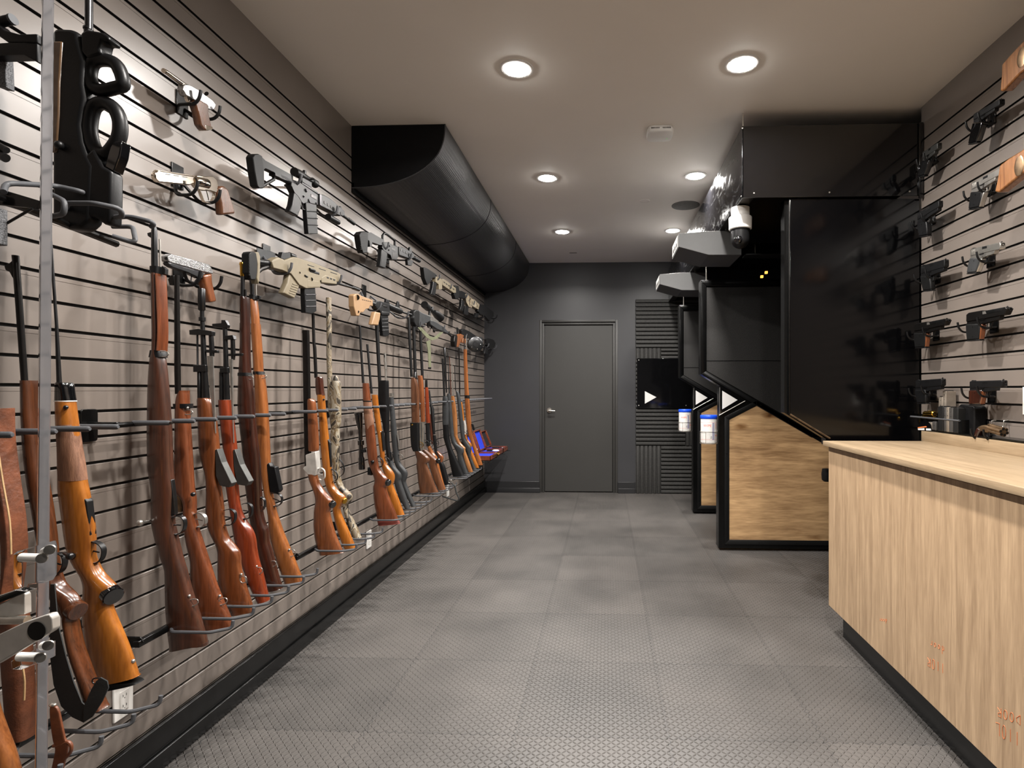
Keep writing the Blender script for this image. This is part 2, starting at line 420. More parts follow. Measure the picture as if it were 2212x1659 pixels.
# the door: stepped frame, leaf and lever
w = 0.055
fr = MB()
for k, (o0, o1, dy) in enumerate(((0, 0.03, 0.0), (0.03, 0.042, 0.02), (0.042, 0.062, 0.008), (0.062, 0.07, 0.035))):
    a0, a1 = DX0+o0, DX0+o1; b0, b1 = DX1-o0, DX1-o1; z0, z1 = DZ-o0, DZ-o1
    fr.box((a0, YB+dy, 0), (a1, YB+0.09, z0)).box((b1, YB+dy, 0), (b0, YB+0.09, z0)).box((a1, YB+dy, z1), (b1, YB+0.09, z0))
fo = struct('trim_door_frame', fr, 'door_grey', bevel=0.002)
door = T('door_1', 'plain dark grey door closed in the far wall with a satin lever handle', 'door')
lx0, lx1, lz = DX0+0.073, DX1-0.073, DZ-0.073
door.add('door_leaf', MB().box((lx0, YB+0.03, 0.012), (lx1, YB+0.07, lz)), 'door_grey', bevel=0.002)
h = atY(1186.5, 886.5, YB+0.03)
mb = MB().lathe((h.x, YB+0.03, h.z), (0, -1, 0), [(0, 0.035), (0.006, 0.035), (0.011, 0.03), (0.012, 0.0)])
mb.cyl((h.x, YB+0.02, h.z), (h.x, YB-0.035, h.z), 0.011)
i = door.add('handle_rose', mb, 'silver', label='round satin metal rose of the lever')
mb = MB().tube([(h.x-0.006, YB-0.03, h.z), (h.x+0.04, YB-0.033, h.z-0.002), (h.x+0.082, YB-0.03, h.z-0.006)], [0.012, 0.010, 0.009], 12)
door.add('handle_lever', mb, 'silver', parent=i)
r = door.done(); r['kind'] = 'structure'
# ---------------------------------------------------------------- downlights, plus one unseen lamp added as front fill
emit('lamp_glow', (1.0, 0.965, 0.92, 1), 190.0)
gl = ['second', 'third', 'fourth', 'fifth', 'sixth']
for i, (x, y) in enumerate(LAMPS):
    if y < 1.0: far = None
    row = 'duct side' if x < 0 else 'firing stall side'
    pos = {6.05: 'closest to the door', 4.51: 'middle of its row', 2.97: 'farthest from the door in view', 1.43: 'over the front of the room', -0.11: 'added unseen as front fill'}[y]
    t = T('downlight', 'round white recessed downlight on the %s, %s' % (row, pos), 'ceiling light', 'recessed ceiling downlights')
    t.add('trim_ring', MB().lathe((x, y, CEIL), (0, 0, -1), [(0.0, 0.090), (0.004, 0.089), (0.006, 0.082), (0.005, 0.069), (0.0, 0.068)]), 'white_plastic')
    t.add('lens', MB().lathe((x, y, CEIL-0.001), (0, 0, -1), [(0.0, 0.068), (0.007, 0.063), (0.012, 0.045), (0.015, 0.02), (0.0155, 0.0)]), 'lamp_glow')
    ld = bpy.data.lights.new('downlight_beam', 'AREA'); ld.shape = 'DISK'; ld.size = 0.11; ld.energy = LAMP_W*(0.5 if y < 0 else 1.0); ld.color = (1.0, 0.955, 0.905)
    ld.spread = math.radians(158)
    lo = bpy.data.objects.new('downlight_beam', ld); COL.objects.link(lo); lo.location = (x, y, CEIL-0.022)
    t.done([lo])
# ---------------------------------------------------------------- air duct along the left wall
XD = atY(960, 262, 3.57).x
dt = T('air_duct', 'large black half-round fabric air duct hung along the slat wall under the ceiling', 'duct')
n = 26; prof = []
for k in range(n+1):
    a = math.pi/2*k/n
    prof.append((XL+0.004+(XD-XL)*abs(math.sin(a))**0.93, CEIL-0.002-0.40*abs(math.cos(a))**0.80))
Yd0, Yd1 = 3.57, YB-0.004
mb = MB(); R0 = [Vector((x, Yd0, z)) for x, z in prof]; R1 = [Vector((x, Yd1, z)) for x, z in prof]
mb.v = R0+R1; mb.f = [(i, i+1, n+2+i, n+1+i) for i in range(n)]; mb.mi = [0]*n
dt.add('perforated_skin', mb, 'duct_mesh', label='curved perforated black skin')
mb = MB().prism([(XL+0.004, Yd0+0.004, CEIL-0.002)]+[(x, Yd0+0.004, z) for x, z in prof], (0, 0.008, 0))
dt.add('end_cap', mb, 'duct_black', smooth=False)
mb = MB()
mb.tube([(x+0.002*0, Yd0-0.001, z) for x, z in prof], 0.004, 6)
dt.add('end_seam', mb, 'duct_mesh')
mb = MB()
for yy in (5.0, 6.4): dt.add('joint_seam', MB().tube([(x+0.0005, yy, z-0.0005) for x, z in prof], 0.0025, 6), 'duct_black')
mb = MB().box((XL+0.001, Yd0, CEIL-0.43), (XL+0.018, Yd1, CEIL-0.37)); dt.add('wall_rail', mb, 'duct_black')
dt.done()
# ---------------------------------------------------------------- counter
wood('counter_wood', (150, 124, 96), (182, 155, 124), rough=0.42, axis='Z', stretch=16, scale=2.2, coat=0.0, bump=0.05)
wood('counter_top_wood', (138, 118, 92), (160, 139, 112), rough=0.4, axis='Y', stretch=22, scale=2.0, coat=0.0, bump=0.04)
plain('seam_dark', (96, 74, 54), 0.6); plain('marker_orange', (226, 118, 62), 0.6, noise=0.05)
XC, XT = 1.262, 1.235
YC0 = 3.245
ZCB, ZCT = 0.158, 1.062
ct = T('counter_cabinet', 'pale oak laminate counter cabinet standing on a black plinth by the pistol wall', 'cabinet')
seams = [atX(1857.5, 1100, XC).y, atX(1955.5, 1100, XC).y]
edges = [YC0]+seams+[0.95, 0.10, -0.75]
body = MB().box((XC+0.019, -0.75, ZCB), (XR-0.013, YC0, ZCT-0.006)); ct.add('carcass', body, 'counter_wood', smooth=False)
for k in range(len(edges)-1):
    ya, yb = edges[k+1]+0.0012, edges[k]-(0.0012 if k else 0)
    ct.add('front_panel', MB().box((XC, ya, ZCB), (XC+0.018, yb, ZCT-0.008)), 'counter_wood', bevel=0.0008, smooth=False)
ct.add('plinth', MB().box((XC+0.06, -0.75, 0), (XR-0.013, YC0-0.05, ZCB)), 'trim_black', smooth=False, label='recessed black plinth')
# faint orange marker notes written upside down on the fronts
def note(lines, u, v, size, rot=math.pi):
    p = atX(u, v, XC); mb = MB(); dz = 0
    for s in lines:
        tm = text_mesh(s, size, 0.0001)
        M = Matrix.Translation((XC-0.0006, p.y, p.z+dz)) @ Matrix(((0, 0, -1, 0), (-1, 0, 0, 0), (0, 1, 0, 0), (0, 0, 0, 1))) @ Matrix.Rotation(rot, 4, 'Z')
        xform(tm, M); mb.add(tm.v, tm.f); dz -= size*1.15
    return mb
def hand(strk, u, v, w, h):
    # strk in a unit box (right, up) as seen upright; drawn turned over on the panel
    p = atX(u, v, XC); mb = MB()
    for line in strk: mb.tube([(XC-0.0004, p.y-(-(a-0.5))*w*1.0, p.z-(b-0.5)*h) for a, b in line], 0.0009, 5)
    return mb
GL = {'D': [[(0, 0), (0, 1), (.5, .8), (.6, .4), (0, 0)]], 'O': [[(.3+.3*math.cos(t*.7), .5+.5*math.sin(t*.7)) for t in range(10)]],
      'R': [[(0, 0), (0, 1), (.5, .9), (.5, .6), (0, .5), (.6, 0)]], '1': [[(.3, 0), (.3, 1)]], '0': [[(.3+.28*math.cos(t*.7), .5+.55*math.sin(t*.7)) for t in range(10)]],
      'L': [[(0, 1), (0, 0), (.6, .05)]], 'd': [[(.5, 1), (.5, 0), (.1, .1), (.1, .45), (.5, .5)]], 'o': [[(.3+.22*math.cos(t*.7), .3+.25*math.sin(t*.7)) for t in range(10)]],
      'r': [[(.1, 0), (.1, .5), (.4, .45)]]}
def word(txt, u0, v0, u1, v1, hh):
    """handwriting turned upside down: the word starts at its right end (u0) and runs to u1"""
    a = atX(u0, v0, XC); b = atX(u1, v1, XC); n = len(txt); mb = MB()
    for k, ch in enumerate(txt):
        for line in GL[ch]:
            pts = []
            for gx, gz in line:
                t = (k+gx)/n
                pts.append((XC-0.0003, a.y+(b.y-a.y)*t, a.z+(b.z-a.z)*t-gz*hh+hh/2))
            mb.tube(pts, 0.00075, 5)
    return mb
for txt, q, hh in (('door', (2040, 1406, 2006, 1390), 0.03), ('110R', (2040, 1445, 2000, 1428), 0.035),
                   ('DOOR', (2204, 1556, 2150, 1536), 0.03), ('110L', (2202, 1598, 2146, 1570), 0.04),
                   ('door', (1916, 1342, 1898, 1340), 0.02)):
    ct.add('marker_note', word(txt, *q, hh), 'marker_orange', label='faint orange handwritten marks, upside down')
ct.done()
ZT2 = 1.0895
mb = MB().box((XT, -0.75, ZCT), (XR-0.013, YC0+0.015, ZT2)); solo('worktop', mb, 'counter_top_wood', 'pale oak worktop lying along the counter cabinet', 'counter top', bevel=0.0015, smooth=False)
bs0 = atX(1992, 940, 1.80).y
mb = MB().box((1.795, -0.75, ZT2), (1.82, bs0, ZT2+0.058)); solo('upstand', mb, 'counter_top_wood', 'low pale wood upstand along the back of the worktop', 'backsplash', bevel=0.001, smooth=False)
# ---------------------------------------------------------------- firing stalls
wood('oak_rustic', (140, 108, 74), (196, 160, 116), rough=0.4, axis='X', stretch=9, scale=1.6, coat=0.1, bump=0.05)
m = MAT['oak_rustic']; nt = m.node_tree; L = nt.links.new
# knots: dark stretched spots
tc = nd(nt, 'ShaderNodeTexCoord'); mp = nd(nt, 'ShaderNodeMapping'); mp.inputs['Scale'].default_value = (2.6, 1, 6.2); L(tc.outputs['Object'], mp.inputs[0])
nz = nd(nt, 'ShaderNodeTexNoise'); nz.inputs['Scale'].default_value = 3; L(mp.outputs[0], nz.inputs['Vector'])
vo = nd(nt, 'ShaderNodeTexVoronoi'); vo.inputs['Scale'].default_value = 1.0; 
mxv = nd(nt, 'ShaderNodeVectorMath', operation='MULTIPLY_ADD'); L(nz.outputs['Color'], mxv.inputs[0]); mxv.inputs[1].default_value = (0.25, 0.1, 0.5); L(mp.outputs[0], mxv.inputs[2]); L(mxv.outputs[0], vo.inputs['Vector'])
kr = nd(nt, 'ShaderNodeValToRGB'); L(vo.outputs['Distance'], kr.inputs[0])
kr.color_ramp.elements[0].position = 0.01; kr.color_ramp.elements[0].color = (0.13, 0.08, 0.05, 1)
e_ = kr.color_ramp.elements.new(0.09); e_.color = (0.5, 0.4, 0.3, 1)
kr.color_ramp.elements[2].position = 0.24; kr.color_ramp.elements[2].color = (1, 1, 1, 1)
mul = nd(nt, 'ShaderNodeMix', data_type='RGBA', blend_type='MULTIPLY'); mul.inputs[0].default_value = 1
b = nt.nodes['Principled BSDF']; src = b.inputs['Base Color'].links[0].from_socket
L(src, mul.inputs[6]); L(kr.outputs[0], mul.inputs[7]); L(mul.outputs[2], b.inputs['Base Color'])
plain('felt_black', (33, 32, 31), 0.6, noise=0.95, scale=260, bump=0.5, bscale=260, spec=0.3)
plain('frame_black', (9, 9, 9), 0.25, noise=0.1, spec=0.25); plain('frame_matt', (17, 17, 17), 0.45, noise=0.1, spec=0.2)
plain('glass_black', (5, 5, 6), 0.11, noise=0.02, coat=0.0, spec=0.4); plain('arrow_white', (215, 213, 210), 0.5, noise=0.02)
# acrylic with wiped smudges
plain('smudged_acrylic', (10, 10, 12), 0.12, noise=0.1, coat=0.0, spec=0.7)
m = MAT['smudged_acrylic']; nt = m.node_tree; L = nt.links.new
tc = nd(nt, 'ShaderNodeTexCoord'); wv = nd(nt, 'ShaderNodeTexNoise'); wv.inputs['Scale'].default_value = 3.5; wv.inputs['Distortion'].default_value = 3.5; wv.inputs['Detail'].default_value = 8
mp = nd(nt, 'ShaderNodeMapping'); mp.inputs['Scale'].default_value = (1, 1, 2.5); L(tc.outputs['Object'], mp.inputs[0]); L(mp.outputs[0], wv.inputs['Vector'])
rr = nd(nt, 'ShaderNodeMapRange'); rr.inputs[1].default_value = 0.45; rr.inputs[2].default_value = 0.65; rr.inputs[3].default_value = 0.08; rr.inputs[4].default_value = 0.28
L(wv.outputs['Fac'], rr.inputs[0]); L(rr.outputs[0], nt.nodes['Principled BSDF'].inputs['Roughness'])
Y1 = 4.87
def D(u, v, Z=Z1): p = atY(*uv(Z, (u, v)), Y1); return (p.x, p.z)
def screw(mb, x, y, z, r=0.004, d=(0, -1, 0)): mb.lathe((x, y, z), d, [(0, r), (r*0.5, r*0.8), (r*0.7, 0.0001)], n=8)
def inset(P, d):
    n = len(P); out = []
    area = sum(P[i][0]*P[(i+1) % n][1]-P[(i+1) % n][0]*P[i][1] for i in range(n))
    sg = 1 if area > 0 else -1
    for i in range(n):
        p0 = Vector(P[i-1]); p1 = Vector(P[i]); p2 = Vector(P[(i+1) % n])
        e1 = (p1-p0).normalized(); e2 = (p2-p1).normalized()
        n1 = Vector((-e1.y, e1.x))*sg; n2 = Vector((-e2.y, e2.x))*sg
        k = 1+n1.dot(n2); q = p1+(n1+n2)*(d/max(k, 0.3)); out.append((q.x, q.y))
    return out
def ring(P, d, y0, y1, mb=None):
    mb = mb or MB(); I = inset(P, d); n = len(P)
    for i in range(n):
        j = (i+1) % n
        mb.prism([(P[i][0], (y0+y1)/2, P[i][1]), (P[j][0], (y0+y1)/2, P[j][1]), (I[j][0], (y0+y1)/2, I[j][1]), (I[i][0], (y0+y1)/2, I[i][1])], (0, y1-y0, 0))
    return mb
XS = 2.35
sl = 0.573
pa = D(1514, 605); pb = D(1514, 808); pc = D(1555, 833); pd = D(1555, 896.5); pe = D(1552.7, 898); zb = 0.02
OUT = [(pa[0], pa[1]), (pb[0], pb[1]), (pc[0], pc[1]), (pc[0], pe[1]), (pe[0], pe[1]), (pe[0], zb), (XS, zb), (XS, pa[1])]
# felt: upper panel; its lower edge runs parallel to the slanted band
f0 = D(1526.4, 620); f1 = D(1526.4, 801); f2 = D(1706, 904)
sk = (f2[1]-f1[1])/(f2[0]-f1[0])
FELT = [f0, f1, (XS-0.03, f1[1]+sk*(XS-0.03-f1[0])), (XS-0.03, f0[1])]
w0 = D(1574.4, 906.4); w1 = D(1633.7, 876); w2 = D(1752, 944); w3 = D(1786, 944); w4z = D(1600, 1166)[1]
WOOD = [w0, w1, w2, (XS-0.05, w3[1]), (XS-0.05, w4z), (w0[0], w4z)]
def shift(P, y): return [(x, y, z) for x, z in P]
def stall(Y, label, glass=False):
    t = T('stall_divider', label, 'partition', 'firing stall dividers')
    t.add('core', MB().prism(shift(OUT, Y+0.06), (0, 0.12, 0)), 'frame_black', bevel=0.003, smooth=False)
    if not glass:
        t.add('felt_panel', MB().prism(shift(FELT, Y-0.003), (0, 0.006, 0)), 'felt_black', smooth=False, label='speckled black acoustic felt')
        zz = D(1600, 779.5)[1]
        t.add('felt_joint', MB().box((FELT[0][0], Y-0.0075, zz-0.002), (XS-0.03, Y-0.005, zz+0.002)), 'gloss_black', smooth=False)
        t.add('wood_panel', MB().prism(shift(WOOD, Y-0.004), (0, 0.008, 0)), 'oak_rustic', smooth=False, label='knotty oak laminate')
        Wo = inset(WOOD, -0.038)
        t.add('panel_trim', ring(Wo, 0.04, Y-0.012, Y), 'frame_matt', bevel=0.002, smooth=False)
        mb = MB()
        Wm = inset(WOOD, -0.02)
        for i in range(len(Wm)):
            a = Vector(Wm[i]); b_ = Vector(Wm[(i+1) % len(Wm)]); n = max(2, int((b_-a).length/0.3))
            for k in range(n): p = a+(b_-a)*((k+0.15)/n); mb = MB(); screw(mb, p.x, Y-0.012, p.y, 0.005); t.add('screw', mb, 'steel_dark')
        Fo = inset(FELT, -0.045)
        t.add('felt_trim', ring(Fo, 0.04, Y-0.012, Y), 'frame_black', bevel=0.003, smooth=False)
    q0 = D(1528, 600); t.add('top_rod', MB().cyl((q0[0], Y+0.05, pa[1]-0.002), (q0[0], Y+0.05, atY(1700, 426, 3.45).z), 0.006), 'silver')
    # sign plate with the white arrow in the notch
    s0 = D(1555, 837); s1 = D(1608, 866.5); s2 = D(1555, 896)
    i = t.add('sign_plate', MB().prism(shift([s0, s1, s2], Y-0.008), (0, 0.006, 0)), 'gloss_black', bevel=0.001, smooth=False)
    a0 = D(1559.5, 844); a1 = D(1592.5, 864); a2 = D(1559.5, 884)
    t.add('arrow', MB().prism(shift([a0, a1, a2], Y-0.012), (0, 0.003, 0)), 'arrow_white', parent=i, smooth=False, label='white triangle pointing to the lane')
    mb = MB(); e0 = D(1556.5, 897)[0]
    mb.box((s0[0]-0.004, Y-0.014, s2[1]), (s0[0]-0.001, Y-0.002, s0[1])); 
    t.add('edge_strip', mb, 'stainless', smooth=False)
    q0 = D(1553, 897); q1 = D(1609, 866)
    mb = MB().tube([(q0[0], Y-0.012, q0[1]), (q1[0], Y-0.012, q1[1])], 0.004, 8)
    t.add('edge_trim', mb, 'stainless')
    t.done()
stall(Y1, 'black framed firing stall divider with a wide knotty oak lower panel, between the other two')
stall(6.30, 'black framed firing stall divider standing nearest to the far wall')
# glazed divider at the end of the pistol wall
t = T('stall_divider', 'tall glossy black glass panel of the stall divider beside the pistol wall', 'partition', 'firing stall dividers')
Yg = 3.47
g = [atY(u, v, Yg) for u, v in ((1706, 430), (1706, 895), (1792, 947), (1800, 960), (1985, 960), (1985, 430))]
t.add('glass_panel', MB().prism([(p.x, Yg, p.z) for p in g], (0, 0.012, 0)), 'glass_black', bevel=0.002, smooth=False)
g2 = [atY(u, v, Yg) for u, v in ((1696, 428), (1696, 892), (1786, 948), (1786, 962), (1985, 962), (1985, 428))]
t.add('backing_board', MB().prism([(p.x, Yg+0.05, p.z) for p in g2], (0, 0.07, 0)), 'frame_black', smooth=False)
mb = MB().box((g[0].x-0.006, Yg-0.008, g[1].z), (g[0].x, Yg+0.01, g[0].z)); t.add('edge_trim', mb, 'steel_dark', bevel=0.002)
mb = MB().tube([(g[1].x, Yg-0.006, g[1].z), (g[2].x, Yg-0.006, g[2].z)], 0.006, 8); t.add('lower_trim', mb, 'antique_bronze')
x0 = D(1552.7, 1000)[0]
t.add('lower_panel', MB().box((1.44, Yg+0.03, 0.02), (XR+0.05, Yg+0.1, g2[3].z)), 'frame_black', smooth=False)
t.done()
# ---------------------------------------------------------------- bulkhead over the stalls
bx0 = atY(1603, 300, 3.45).x; bz1 = atY(1700, 271, 3.45).z; bz0 = atY(1700, 426, 3.45).z
t = T('bulkhead', 'glossy black acrylic bulkhead box hung under the ceiling above the firing stalls', 'bulkhead')
t.add('front_panel', MB().box((bx0+0.002, 3.450, bz0), (XR-0.005, 3.458, bz1)), 'gloss_black', bevel=0.001, smooth=False)
t.add('side_panel', MB().box((bx0, 3.450, bz0), (bx0+0.008, YB-0.045, bz1)), 'smudged_acrylic', bevel=0.001, smooth=False, label='side panel with wiped smudges')
t.add('top_board', MB().box((bx0+0.01, 3.46, bz1-0.02), (2.4, YB-0.045, bz1-0.004)), 'duct_black', smooth=False)
t.add('under_rail', MB().box((bx0+0.01, 3.46, bz0+0.004), (bx0+0.075, YB-0.045, bz0+0.018)), 'steel_dark', smooth=False)
mb = MB().box((XR-0.03, 3.435, bz0-0.02), (XR-0.006, 3.449, bz1)); t.add('corner_strip', mb, 'gloss_black', bevel=0.003)
mb = MB()
for u, v in ((1601.5, 277), (1626, 417.5), (1789, 416), (1962, 413.5)): p = atY(u, v, 3.45); mb = MB(); screw(mb, p.x+0.008, 3.45, p.z, 0.006); t.add('screw', mb, 'silver')
mb = MB(); screw(mb, bx0, 3.47, bz0+0.015, 0.006, (-1, 0, 0)); t.add('screw', mb, 'silver')
p = atY(1605, 260, 3.5); t.add('hanger_rod', MB().cyl((p.x, 3.5, bz1-0.005), (p.x, 3.5, CEIL), 0.004), 'silver')
t.done()
# ---------------------------------------------------------------- lane lights / monitors hung in the stalls
plain('housing_grey', (74, 74, 74), 0.55, noise=0.03)
def lane_box(Y, label):
    t = T('lane_lamp_housing', label, 'lamp housing', 'lane lamp housings')
    P = [atY(*uv(ZJ, p), 4.13) for p in ((438, 436), (700, 396), (806, 393), (1000, 393), (1000, 628), (706, 628), (438, 556))]
    pts = [(p.x, min(p.z, bz0-0.012)) for p in P]
    t.add('housing', MB().prism([(x, Y+0.20, z) for x, z in pts], (0, 0.40, 0)), 'housing_grey', bevel=0.003, smooth=False)
    x = pts[0][0]; z0, z1 = pts[6][1], pts[0][1]
    i = t.add('end_plate', MB().box((x-0.004, Y+0.04, z0+0.008), (x, Y+0.36, z1-0.006)), 'white_plastic', smooth=False)
    for k in range(3): t.add('label_print', MB().box((x-0.005, Y+0.07+k*0.09, z0+0.02), (x-0.004, Y+0.13+k*0.09, z0+0.05)), 'steel_dark', smooth=False, parent=i)
    for yy in (0.06, 0.33): t.add('mount_bolt', MB().cyl((x+0.36, Y+yy, bz0-0.014), (x+0.36, Y+yy, bz0+0.002), 0.012), 'silver')
    t.done()
lane_box(4.12, 'angular grey lamp housing hung under the black bulkhead beside the dome camera')
lane_box(5.57, 'angular grey lamp housing hung under the bulkhead nearer the far wall')
# shelf with a small glass seen over the near stall
t = T('stall_shelf', 'thin dark shelf fixed high inside the near stall', 'shelf')
sa = atY(1611, 547, 4.3); sb = atY(1720, 547, 4.3)
t.add('board', MB().box((sa.x, 4.3, sa.z-0.012), (sb.x+0.2, 4.42, sa.z)), 'gun_steel', bevel=0.002)
t.add('back_panel', MB().box((sa.x+0.01, 4.415, sa.z), (sb.x+0.2, 4.42, sa.z+0.105)), 'frame_black', bevel=0.002)
t.add('bracket', MB().box((sb.x-0.01, 4.3, sa.z-0.012), (sb.x+0.01, 4.42, sa.z+0.5)), 'frame_black')
t.done()
gp = atY(1632, 547, 4.35)
m_, nt_, b_ = pbsdf('clear_glass'); b_.inputs['Base Color'].default_value = (0.92, 0.9, 0.86, 1); b_.inputs['Roughness'].default_value = 0.03
b_.inputs['Transmission Weight'].default_value = 1.0; b_.inputs['IOR'].default_value = 1.49
solo('drinking_glass', MB().lathe((gp.x, 4.35, sa.z+0.0008), (0, 0, 1), [(0, 0.02), (0.001, 0.026), (0.085, 0.03), (0.085, 0.028), (0.004, 0.024), (0.004, 0)]), 'clear_glass', 'small clear glass standing on the dark stall shelf', 'glass')
emit('amber_led', (1.0, 0.45, 0.08, 1), 2.0)
for (u_, v_), nm in (((1646.5, 597), 'larger lower one'), ((1656, 588), 'smaller upper one')):
    q = atY(u_, v_, 5.9); solo('indicator_light', MB().lathe((q.x, 5.9, q.z), (0, -1, 0), [(0, 0.008), (0.006, 0.007), (0.009, 0.0)], 12).box((q.x-0.012, 5.9, q.z-0.012), (q.x+0.012, 5.93, q.z+0.012)), 'amber_led', 'tiny amber indicator light in the dark gap over the near stall divider, '+nm, 'indicator light')
# domed camera under the bulkhead
CY = 3.64; c = atY(1599, 446, CY)
t = T('dome_camera', 'white security camera with a dark dome hanging under the black bulkhead', 'camera')
r = 0.073
zt = bz0-0.062

t.add('housing', MB().lathe((c.x, CY, zt+0.06), (0, 0, -1), [(0, r*0.8), (0.055, r*0.8), (0.06, r*0.97), (0.066, r), (0.135, r*0.97), (0.14, r*0.9), (0.141, 0)]), 'white_plastic')
zd = zt-0.075
t.add('collar', MB().lathe((c.x, CY, zd-0.0005), (0, 0, -1), [(0, r*0.88), (0.012, r*0.84), (0.014, 0)]), 'polymer_black')
t.add('dome', MB().lathe((c.x, CY, zd-0.012), (0, 0, -1), [(0, 0.058)]+[(0.055+0.058*math.sin(a), max(0.058*math.cos(a), 0.0001)) for a in [math.pi/2*k/8 for k in range(9)]]), 'polymer_black')
t.add('lens_window', MB().ball((c.x-0.02, CY-0.034, zd-0.075), 0.03), 'lens')
t.done()
# ---------------------------------------------------------------- ceiling items
p = atZ(1425, 282, CEIL)
a = atZ(1392, 296, CEIL-0.035); b_ = atZ(1456, 268, CEIL-0.02)
cx, cy = p.x, p.y; hw = 0.085
t = T('access_point', 'square white wireless access point fixed to the ceiling', 'access point')
R = []
for z, k in ((CEIL-0.0005, 0.93), (CEIL-0.008, 0.97), (CEIL-0.012, 1.0), (CEIL-0.03, 1.0), (CEIL-0.038, 0.95), (CEIL-0.04, 0.86)):
    R.append(superring(Vector((cx, cy, z)), Vector((1, 0, 0)), Vector((0, 1, 0)), hw*k, hw*k, 5, 32))
t.add('housing', MB().rings(R), 'white_plastic')
mb = MB()
for k in range(14):
    if k in (6, 7): continue
    mb.box((cx-0.06+k*0.009, cy-hw-0.0006, CEIL-0.024), (cx-0.055+k*0.009, cy-hw+0.003, CEIL-0.016))
t.add('vent_slots', mb, 'steel_dark', smooth=False)
emit('green_led', (0.1, 1, 0.2, 1), 1.5)
t.add('status_light', MB().lathe((cx+0.05, cy+0.03, CEIL-0.040), (0, 0, -1), [(0, 0.003), (0.001, 0.0)], 8), 'green_led')
t.done()
def disc(u, v, r, label, name, cat, mat, ring_=False):
    p = atZ(u, v, CEIL)
    if ring_: mb = MB().lathe((p.x, p.y, CEIL), (0, 0, -1), [(0, r), (0.003, r), (0.004, r*0.93), (0.001, r*0.9), (0.001, 0)], 36)
    else: mb = MB().lathe((p.x, p.y, CEIL), (0, 0, -1), [(0, r), (0.004, r), (0.005, r*0.97), (0.005, 0)], 40)
    solo(name, mb, mat, label, cat)
disc(1392.5, 434, 0.047, 'small round cover plate flush in the ceiling', 'ceiling_cover', 'cover plate', 'ceiling_paint', True)
plain('speaker_grille', (104, 102, 98), 0.8, bump=0.6, bscale=600)
disc(1481, 443.5, 0.128, 'large round flush ceiling speaker beside the black bulkhead', 'ceiling_speaker', 'speaker', 'speaker_grille')
p = atZ(1238, 546, CEIL); solo('ceiling_diffuser', MB().box((p.x-0.045, p.y-0.012, CEIL-0.003), (p.x+0.045, p.y+0.012, CEIL)), 'speaker_grille', 'thin slot plate in the ceiling near the far wall', 'vent')
# ---------------------------------------------------------------- ribbed acoustic panels on the far wall
def ribbed(x0, x1, z0, z1, vertical, label, n=None):
    t = MB(); d = 0.035
    t.box((x0, YB-0.012, z0), (x1, YB-0.0005, z1))
    L_ = (x1-x0) if vertical else (z1-z0); k = n or max(2, round(L_/0.055)); s = L_/k
    for i in range(k):
        q0 = s*i+0.006; q1 = s*(i+1)-0.006
        if vertical: P = [(x0+q0, YB-0.012, z0+0.002), (x0+q0+0.005, YB-d, z0+0.002), (x0+q1-0.005, YB-d, z0+0.002), (x0+q1, YB-0.012, z0+0.002)]; t.prism([Vector(p)+Vector((0, 0, (z1-z0)/2-0.002)) for p in P], (0, 0, z1-z0-0.004))
        else: P = [(x0+0.002, YB-0.012, z0+q0), (x0+0.002, YB-d, z0+q0+0.005), (x0+0.002, YB-d, z0+q1-0.005), (x0+0.002, YB-0.012, z0+q1)]; t.prism([Vector(p)+Vector(((x1-x0)/2-0.002, 0, 0)) for p in P], (x1-x0-0.004, 0, 0))
    return solo('acoustic_panel', t, 'acoustic_rubber', label, 'wall panel', 'ribbed rubber panels on the far wall', bevel=0.002)
def W_(u, v): p = atY(u, v, YB); return p.x, p.z
xa, za = W_(1373, 647); xb, _ = W_(1499, 647); _, z2 = W_(1400, 752); xm, _ = W_(1427, 752); _, z3 = W_(1400, 776)
_, z4 = W_(1400, 882); _, z5 = W_(1400, 962); xn = xm
xend = xb+0.9
ribbed(xa, xend, z2, za, False, 'ribbed black rubber panel with horizontal ribs, above the black sign board')
ribbed(xa, xm, z3, z2, True, 'short ribbed rubber panel with vertical ribs just over the sign board')
ribbed(xm+0.002, xend, z3, z2, False, 'short ribbed rubber panel with horizontal ribs just over the sign board')
ribbed(xa, xend, z4-0.0, z3-0.002, False, 'ribbed rubber panel mostly covered by the sign board')
ribbed(xa, W_(1480, 900)[0], z5, z4-0.002, False, 'ribbed black rubber panel with horizontal ribs below the sign board')
ribbed(W_(1480, 900)[0]+0.002, xend, z5, z4-0.002, True, 'ribbed rubber panel with vertical ribs beside the far stall divider')
ribbed(xa, xm, 0.002, z5-0.002, True, 'ribbed rubber panel with vertical ribs standing on the floor by the door')
ribbed(xm+0.002, xend, 0.002, z5-0.002, False, 'ribbed rubber panel with horizontal ribs standing on the floor')
t = T('sign_board', 'glossy black acrylic sign board with a white triangle on the ribbed panels', 'sign')
s0 = atY(1376, 774, YB-0.045); s1 = atY(1500, 882, YB-0.045)
t.add('board', MB().box((s0.x, YB-0.052, s1.z), (s1.x+0.25, YB-0.042, s0.z)), 'gloss_black', bevel=0.003)
a = [atY(u, v, YB-0.054) for u, v in ((1393, 845), (1418, 858), (1393, 872))]
t.add('arrow', MB().prism([(q.x, YB-0.0535, q.z) for q in a], (0, 0.002, 0)), 'arrow_white', smooth=False)
mb = MB()
for u, v in ((1380, 778), (1380, 876), (1482, 876)): q = atY(u, v, YB-0.052); mb = MB(); screw(mb, q.x, YB-0.052, q.z, 0.009); t.add('screw', mb, 'silver')
t.done()
